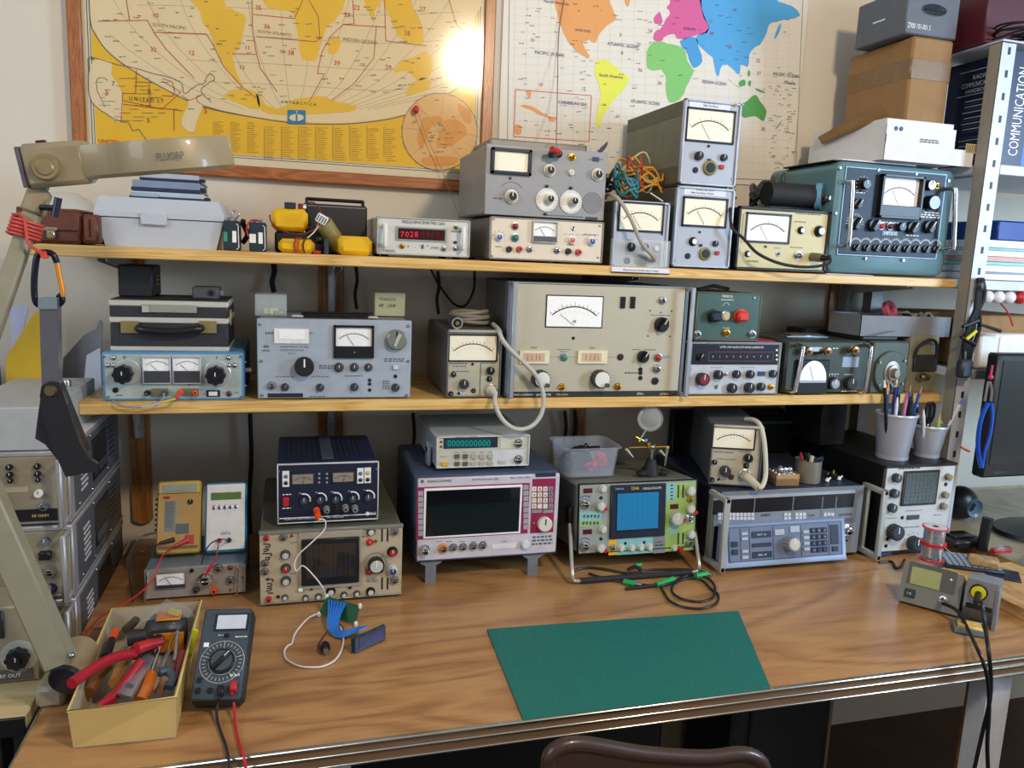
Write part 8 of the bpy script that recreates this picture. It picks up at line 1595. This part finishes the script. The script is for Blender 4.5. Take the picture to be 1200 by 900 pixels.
plate([(52,450),(60,446),(70,447),(76,456),(84,480),(96,515),(105,533),(117,541),(118,550),(100,552),(80,556),(68,530),(55,490),(50,462)],-.014,-.004,HB,'front_jaw'); plate([(48,462),(56,456),(66,500),(82,553),(76,550),(53,521),(41,514),(44,490)],.0,.030,M('#26252a',.4),'rear_jaw'); plate([(56,452),(70,450),(86,490),(102,530),(84,552),(70,520)],-.004,.022,M('#151518',.4),'jaw_body')
b = MB(); q = CP(62.5,456); b.cyl((q.x,-.014,q.z),(q.x,-.019,q.z),.0085,mat('pivot_bronze','#7c6a48',.35,.8),20,.0065); b.obj('pivot',root)
# ---------------------------------------------------------------- toolbox
f0,f1 = atz(82,878,ZD),atz(208,865,ZD); rimz = aty(80,834,f0.y).z; Hb = rimz-ZD; br_,bl_ = atz(236,704,rimz),atz(131,714,rimz); r0,r1 = atz(79,834,rimz),atz(206,817,rimz)
root = empty('tool_carton','open yellowish cardboard carton full of hand tools at the left of the bench','carton',(f0.x,f0.y,ZD)); CY = mat('carton_yellow','#b79a5c',.7,var=.05,scale=20); CI = mat('carton_inside','#a89a84',.75,var=.05)
off = root.location; bt = [Vector((f0.x+.004,f0.y,ZD+.001)),Vector((f1.x-.002,f1.y,ZD+.001)),Vector((br_.x-.006,br_.y-.004,ZD+.001)),Vector((bl_.x+.004,bl_.y-.004,ZD+.001))]; tp = [r0,r1,br_,bl_]
bt = [p-off for p in bt]; tp = [p-off for p in tp]
world = None
for k in range(4): a,b_,c_2,d_2 = bt[k],bt[(k+1) % 4],tp[(k+1) % 4],tp[k]; b = MB(); slab([a,b_,c_2,d_2],-.0022,CY,b); slab([a,b_,c_2,d_2],-.0008,CI,b,-.0022); b.obj('side_wall',root)
b = MB(); slab(bt,.0015,CI,b); b.obj('bottom',root)
b = MB(); b.tube([p+Vector((0,0,.0005)) for p in tp],.0016,mat('carton_rim','#d6c67a',.6),6,closed=True,smooth=0); b.obj('rim',root)
def TB(px,py,h): return atz(px,py,ZD+h)
def tool(nm,lb,cat,parts):
    q0 = parts[0][1][0]; root = empty(nm,lb,cat,q0)
    for pn,pts,r,m,r2 in parts:
        b = MB(); P_ = [p-q0 for p in pts]
        if r2 is None: b.tube(P_,r,m,10,smooth=4)
        else: b.cyl(P_[0],P_[-1],r,m,14,r2)
        b.obj(pn,root)
    return root
RG = mat('grip_red','#a31628',.3,coat=.3); AMB = mat('handle_amber','#cf6a10',.12,coat=.8,trans=.3); STL2 = mat('tool_steel','#b4b6bc',.3,.8)
tool('pliers','pliers with long crimson handles jutting over the left rim of the carton','pliers',[('handle',[TB(84,801,.098),TB(105,786,.096),TB(130,772,.090),TB(158,765,.080)],.0075,RG,None),('handle',[TB(117,828,.035),TB(135,815,.045),TB(150,795,.058),TB(165,775,.070)],.0070,RG,None),('jaw',[TB(156,766,.078),TB(172,758,.076),TB(186,750,.07)],.010,BLACK,None)])
tool('side_cutter','red and black cutter head lying across the tools','cutter',[('jaw',[TB(160,760,.088),TB(175,755,.086)],.009,RED,.008),('handle',[TB(172,756,.084),TB(190,752,.080)],.008,RG,.006),('handle',[TB(150,748,.078),TB(172,744,.080)],.013,M('#2a2827',.4),.010)])
tool('screwdriver','screwdriver with clear amber handle near the front of the carton','screwdriver',[('handle',[TB(164,822,.040),TB(172,805,.047),TB(176,791,.052)],.0095,AMB,None),('shaft',[TB(176,791,.052),TB(190,748,.075)],.0028,CHROME,.0026)])
tool('screwdriver','screwdriver with brown wooden handle at the left in the carton','screwdriver',[('handle',[TB(104,812,.036),TB(112,795,.042),TB(125,780,.046)],.010,mat('wood_handle','#7a4a24',.3,coat=.5),None),('shaft',[TB(125,780,.046),TB(150,755,.05)],.003,STL2,.003)])
tool('screwdriver','screwdriver with light brown round handle beside the crimson pliers','screwdriver',[('handle',[TB(134,800,.050),TB(140,785,.052),TB(150,770,.055)],.0085,M('#9a6a34',.3,coat=.5),None),('shaft',[TB(150,770,.055),TB(168,745,.05)],.003,STL2,.003)])
b = MB(); slab([TB(138,815,.05),TB(154,819,.05),TB(181,772,.066),TB(168,768,.066)],.004,STL2,b); slab([TB(146,806,.0555),TB(155,808,.0555),TB(165,795,.059),TB(157,793,.059)],.0015,M('#55585e',.4),b); single(b,'metal_scraper','flat grey steel blade tool in the middle of the carton','tool')
tool('cutter_knife','black knife with orange tip at the left rear of the carton','knife',[('body',[TB(124,770,.045),TB(131,750,.050)],.007,M('#26282b',.4),.0065),('tip',[TB(131,750,.050),TB(135,740,.052)],.0065,ORANGE,.006)])
p = TB(196,745,.03); root = empty('tape_measure','grey and orange tape measure at the rear of the carton','tape measure',(p.x,p.y,ZD+.004)); b = MB(); b.box((-.034,-.018,0),(.030,.030,.058),M('#34363a',.4),.012); b.obj('case',root); b = MB(); b.box((-.018,-.0195,.006),(.028,-.017,.040),mat('orange_case','#d9801c',.4),.004); b.obj('side_plate',root); b = MB(); b.box((-.016,-.012,.0575),(.022,.022,.0605),MATS['orange_case'],.006); b.obj('top_plate',root)
b = MB(); slab([TB(168,727,.062),TB(228,722,.060),TB(222,712,.088),TB(196,702,.096)],.0012,CLEAR,b); slab([TB(168,727,.062),TB(196,702,.096),TB(186,712,.060),TB(160,735,.045)],.001,CLEAR,b); slab([TB(200,712,.078),TB(214,716,.072),TB(208,722,.068),TB(196,719,.07)],.0015,M('#b9a83a',.5),b); single(b,'plastic_wrapper','clear stiff plastic wrapper standing in the rear of the carton','packaging')
tool('yellow_stick','bright yellow stick against the right wall of the carton','stick',[('rod',[TB(221,768,.045),TB(229,740,.055)],.005,mat('bright_yellow','#d8cc14',.4),.005)])
tool('pliers','pliers with slate blue curved handle at the right front of the carton','pliers',[('handle',[TB(198,806,.040),TB(202,795,.046),TB(196,786,.052),TB(186,788,.054)],.0065,M('#3d4a58',.4),None),('jaw',[TB(186,788,.054),TB(198,762,.058)],.005,STL2,.003)])
for k,(x0,y0,x1,y1,r,m,lb) in enumerate(((205,775,208,740,.0035,STL2,'thin steel rod nearest the right wall of the carton'),(192,778,203,742,.003,BRASS,'thin brass rod at the right in the carton'),(206,800,214,765,.009,M('#7a1420',.2,coat=.6),'dark red translucent handle at the right in the carton'),(122,822,140,806,.005,M('#b5381a',.3),'orange red handle at the lower left corner of the carton'),(186,812,194,795,.007,M('#8f6a5a',.15,coat=.6),'clear brownish handle at the front right of the carton'),(148,738,160,726,.008,M('#4a4b44',.4),'dark olive fitting at the rear left of the carton'))): tool('hand_tool',lb,'tool',[('rod',[TB(x0,y0,.028),TB(x1,y1,.05)],r,m,r*.8)])
# ---------------------------------------------------------------- chair and things under the bench
root = empty('chair','brown plastic chair back rising in front of the bench edge','chair',(1.04,-1.1,0)); CB = mat('chair_brown','#3a281f',.35,coat=.3); Yk = -1.06
ch = [(aty(x,y,Yk)-root.location) for x,y in smooth_pts([(640,930),(641,888),(652,873),(675,868),(705,872),(745,879),(790,883),(830,884),(862,880),(882,884),(892,896),(897,935)],3,False)]
z0 = .60; b = MB(); poly = [(p.x,p.z) for p in ch]+[(ch[-1].x-.01,z0),(ch[0].x+.01,z0)]; b.prism(poly,-.012+.04,.0+.04,CB); b.obj('backrest',root); b = MB(); b.tube([p+Vector((0,-p.y+.034,0)) for p in ch],.010,CB,10,smooth=0); b.obj('top_rail',root)
b = MB(); b.box((-.20,-.42,.43),(.20,.03,.455),CB,.01); b.obj('seat',root)
for x_ in (-.17,.17):
    for y_ in (-.38,.02): b = MB(); b.cyl((x_,y_,.43),(x_*1.1,y_,0),.011,STEEL,10); b.obj('leg',root)
    b = MB(); b.cyl((x_*.8,.034,.44),(x_*.8,.034,.62),.009,STEEL,10); b.obj('upright',root)
p0 = aty(860,835,-.62); p1 = aty(997,900,-.62)
b = MB(); b.box((1.44,-.64,0),(1.68,-.43,.63),mat('bin_black','#0e0e10',.5),.02); b.box((1.47,-.646,.3),(1.65,-.638,.56),BLACKM,.006); single(b,'computer_case','rounded black case standing under the bench','computer')
b = MB(); b.box((.66,-.60,0),(1.30,-.06,.60),mat('bin_black'),.01); single(b,'storage_crate','dark crate under the middle of the bench','crate')
root = empty('power_strip','grey power socket block under the bench','power strip',(.95,-.62,.601)); b = MB(); b.box((-.09,0,0),(.09,.05,.055),M('#6a6a66',.5),.004); b.obj('body',root)
for k in range(3): b = MB(); b.box((-.07+k*.055,-.002,.012),(-.035+k*.055,.001,.045),M('#8a8a84',.5),.001); b.box((-.06+k*.055,-.003,.02),(-.057+k*.055,-.001,.035),BLACK); b.obj('socket',root)
# ---------------------------------------------------------------- metal rack at the right
RW = mat('rack_white','#b9bdc4',.4,.1); xp = 2.160; root = empty('metal_rack','white slotted steel rack at the right edge','rack',(2.6,-.22,ZD))
def rk(b,nm): return world_part(b,nm,root)
for nm,y0 in (('f',-.385),('b',-.06)):
    b = MB(); zb_ = ZD+.001 if nm == 'b' else ZD+.001; b.box((xp-.021,y0,zb_),(xp+.021,y0+.002,1.955),RW,.0005); b.box((xp-.021,y0,zb_),(xp-.019,y0+.034,1.955),mat('rack_side','#8f8a80',.45,.1),.0005)
    rk(b,'upright')
    if nm == 'f':
        for k in range(24): z_ = ZD+.03+k*.05; b = MB(); b.box((xp-.002,y0-.0004,z_),(xp+.006,y0+.0002,z_+.016),M('#1a2238',.5)); rk(b,'slot')
for z_ in (1.688,1.418,1.20): b = MB(); b.box((xp+.022,-.385,z_-.024),(3.1,-.06,z_),RW if z_ > 1.3 else M('#8f9196',.4,.3),.002); b.box((xp-.018,-.345,z_-.02),(xp+.022,-.06,z_-.001),RW,.001); rk(b,'shelf_board')
b = MB(); b.box((xp-.019,-.05,1.958),(3.1,-.385,1.962),RW); rk(b,'top_board')
NV = mat('book_navy','#101f46',.35,coat=.3)
root = empty('handbook','tall navy radio handbook standing in the rack with its back cover visible','book',(2.206,-.36,1.689)); b = MB(); b.box((0,.0,0),(.064,.19,.262),NV,.001); b.obj('cover',root); b = MB(); b.box((.003,.004,.2615),(.061,.186,.2625),M('#cfc6a8',.7)); b.obj('pages',root)
b = MB(); T = Matrix.Translation((-.0008,0,0)) @ Matrix.Rotation(-PI/2,4,'Z')
def bt_(t,u,z,h,w,m=INKW): 
    n0 = len(b.v); b.text(t,0,0,h,m,0,maxw=w); b.v[n0:] = [(-.0006,.19-(u+x)-.0,z+z2) for x,y,z2 in b.v[n0:]]
bt_('RADIO',.10,.222,.011,.05); bt_('COMMUNICATION',.095,.205,.012,.10); bt_('HANDBOOK',.095,.190,.009,.10); bt_('7',.135,.232,.016,.02,mat('gold_ink'))
for k in range(17):
    if k not in (5,12): w = .085*random.uniform(.7,1); y_ = .165-k*.0068; b.box((-.0006,.095-w/2,y_),(-.0003,.095+w/2,y_+.0016),INKG if k % 2 else INKW)
for zz_ in (.18,.238): b.box((-.0006,.03,zz_),(-.0003,.155,zz_+.0012),INKW)
b.obj('back_cover_text',root,fix=False); b = MB(); v0 = 0; b.text('COMMUNICATION',0,0,.03,INKW,0,maxw=.20); b.v = [(.032-z,-.0006,.125+x) for x,y,z in b.v]; b.obj('spine_text',root,fix=False)
for nm,lb,x0,w,h,m in (('book','light blue backed book right of the navy handbook',2.275,.03,.24,M('#3f78c0',.4)),('book','pale yellow book at the right edge of the upper rack shelf',2.309,.03,.22,M('#b9b48a',.5)),('book','dark green book at the right edge of the upper rack shelf',2.343,.05,.25,M('#24483a',.5))):
    root = empty(nm,lb,'book',(x0,-.34,1.689)); b = MB(); b.box((0,0,0),(w,.18,h),m,.001); b.obj('cover',root); b = MB(); b.box((.003,.003,h-.0005),(w-.003,.177,h+.0008),M('#cfc6a8',.7)); b.obj('pages',root)
b = MB(); b.box((2.13,-.34,1.963),(2.45,-.06,2.12),mat('binder_maroon','#4a1420',.45),.003); single(b,'maroon_box','dark maroon box on the rack top beside the slate box','box')
b = MB(); rnd = random.Random(6); pts = []
for i in range(60): a = 2*PI*i/12; pts.append((xp+.025+.040*math.cos(a)*(1+rnd.uniform(-.08,.08)),-.375+.045*math.sin(a),1.966+.01*abs(math.sin(a*.7+1))+i*.0004))
b.tube(pts,.0024,BLACK,6,smooth=3); single(b,'black_cable_coil','black cable coil hooked over the top of the rack post','cable')
stk = [('#d9dce2',.018,'white paper stack'),('#8ec2c8',.006,'thin teal folder'),('#e2e2e6',.014,'white catalogue'),('#d0a7a4',.012,'pink catalogue'),('#8fd0cc',.008,'turquoise folder'),('#dfe2ea',.016,'thick white booklet'),('#9aa4b8',.004,'grey folder'),('#e6e6ea',.014,'white booklet')]
z_ = 1.419
for k,(c_3,h,lb) in enumerate(stk[::-1]): b = MB(); b.box((2.186+.002*(k % 3),-.362,z_),(2.50,-.10,z_+h),M(c_3,.6),.001); single(b,'booklet',lb+(', near the top of the rack pile' if k > 3 else ', low in the rack pile'),'booklet','booklets piled on the middle rack shelf'); z_ += h+.0005
b = MB(); b.box((2.26,-.33,z_),(2.50,-.12,z_+.05),mat('tray_blue','#143a8a',.4),.004); single(b,'blue_tray','deep blue plastic tray on the booklet pile in the rack','tray')
for k,(c_3,h) in enumerate((('#b59a6a',.03),('#a98e62',.03),('#c4aa7c',.022),('#2a2a2c',.02))): pass
for k in range(5): m = RED if k > 2 else mat('ball_white','#dfdfe2',.3); x_ = 2.205+k*.034; b = MB(); b.ball((x_,-.376,1.378),.0155,m,16); b.cyl((x_,-.366,1.378),(x_,-.350,1.378),.006,m,10); single(b,'round_cap',('white','red')[k > 2]+' round knob '+('nearest the rack post','second from the rack post','third from the rack post','first beyond the white ones','furthest right in the rack row')[k],'knob','round knobs in a row under the rack shelf')
b = MB(); b.box((2.19,-.352,1.372),(2.42,-.30,1.3935),M('#c8ccd4',.4),.002); single(b,'knob_strip','pale strip carrying the round knobs in the rack','strip')
b = MB(); b.box((2.19,-.33,1.2015),(2.48,-.10,1.33),CARD,.003); single(b,'brown_carton','brown carton in the lower part of the rack','carton')
b = MB(); b.box((2.20,-.382,1.2015),(2.50,-.335,1.288),M('#e0ddd6',.5),.005); b.box((2.255,-.385,1.205),(2.50,-.3815,1.282),M('#e9e6e0',.5),.003); b.text('router 5G Pro',2.30,1.235,.008,INKG,-.3853,maxw=.05) if False else None; single(b,'white_box','white flat box standing in front of the brown carton in the rack','box')
cable('red_wire','red wire curving over the brown carton in the rack','wire',[aty(1163,349,-.345),aty(1172,355,-.36),aty(1182,368,-.37),aty(1187,382,-.372)],.002,RED)
# things hanging from the rack post
b = MB(); rnd = random.Random(12)
for k in range(6):
    x0,x1 = rnd.uniform(1143,1152),rnd.uniform(1128,1140); b.tube([aty(x0,326,-.395),aty(x0-1+rnd.uniform(-4,4),350,-.402),aty((x0+x1)/2+rnd.uniform(-6,5),385,-.405),aty(x1+rnd.uniform(-4,4),415,-.402),aty(x1,440,-.40)],.005,BLACK,8)
b.ball(aty(1149,336,-.40),.012,BLACK,12,(1,.6,1.4)); single(b,'hanging_leads','bunch of black leads hanging down the rack post','cable')
b = MB(); a,c = aty(1132,398,-.41),aty(1144,388,-.413); b.cyl(a,c,.004,mat('bright_yellow'),10); single(b,'yellow_clip','yellow clip among the black hanging leads','clip')
for q0,q1,r,lb in (((1128,383),(1146,376),.004,'upper black clip sticking out left of the hanging leads'),((1126,395),(1142,404),.004,'lower black clip sticking out left of the hanging leads'),((1148,380),(1172,388),.0035,'black clip sticking out right of the hanging leads')): b = MB(); b.cyl(aty(*q0,-.412),aty(*q1,-.405),r,BLACK,8,r*1.4); single(b,'black_clip',lb,'clip')
a = aty(1131,432,-.415); b = MB(); b.box((a.x-.018,-.425,a.z-.022),(a.x+.018,-.400,a.z+.022),M('#2c3240',.4),.006); b.cyl((a.x,-.41,a.z+.02),(a.x+.002,-.405,a.z+.04),.004,BLACK,8); single(b,'power_adapter','dark grey adapter block hanging on the rack post','adapter')
root = empty('hanging_pliers','bright blue pliers hanging in front of the monitor','pliers',aty(1150,545,-.50)); CP = lambda x,y,dy=0: aty(x,y,-.50+dy)-root.location; BB = mat('grip_blue','#0f4fc0',.35,coat=.3)
for pts in ([(1158,472),(1150,490),(1146,515),(1147,535),(1150,548)],[(1162,472),(1163,490),(1160,510),(1154,530),(1151,548)]): b = MB(); b.tube([CP(*p) for p in pts],.0058,BB,10,flat=.6); b.obj('handle',root)
b = MB(); b.tube([CP(1154,470),CP(1156,458),CP(1158,447)],.0028,STEEL,8); b.tube([CP(1161,470),CP(1162,458),CP(1160,447)],.0028,STEEL,8); b.obj('jaw',root); b = MB(); b.ball(CP(1161,442),.006,M('#b03a58',.4),10); b.tube([CP(1161,440),CP(1162,434),CP(1163,428)],.003,M('#b03a58',.4),6); b.obj('hook',root)
cable('orange_tool','small orange and black tool hanging under the adapter','tool',[aty(1126,524,-.45),aty(1136,529,-.45)],.003,M('#b5421a',.4))
# cables behind the shelves
for px,y0,y1,r,lb in ((293,485,640,.005,'black cable down the wall right of the white tester'),(320,306,342,.006,'black cable above the clear parts box'),(417,311,362,.004,'black cable above the note card'),(484,484,560,.004,'black cable behind the frequency counter'),(513,318,368,.004,'black cable above the cable coil'),(662,482,540,.005,'left black cable behind the clear tub'),(674,482,535,.0055,'right black cable behind the clear tub')):
    cable('wall_cable',lb,'cable',[aty(px,y0,-.03),aty(px+1.5,(y0*2+y1)/3,-.025),aty(px-1,(y0+2*y1)/3,-.022),aty(px+1,y1,-.03)],r,RUBBER)
cable('wall_cable','thin black cable looping on the wall left of the large beige meter','cable',[aty(505,316,-.03),aty(516,336,-.025),aty(532,356,-.025),aty(545,358,-.025),aty(555,340,-.025),aty(556,316,-.03)],.0028,RUBBER)
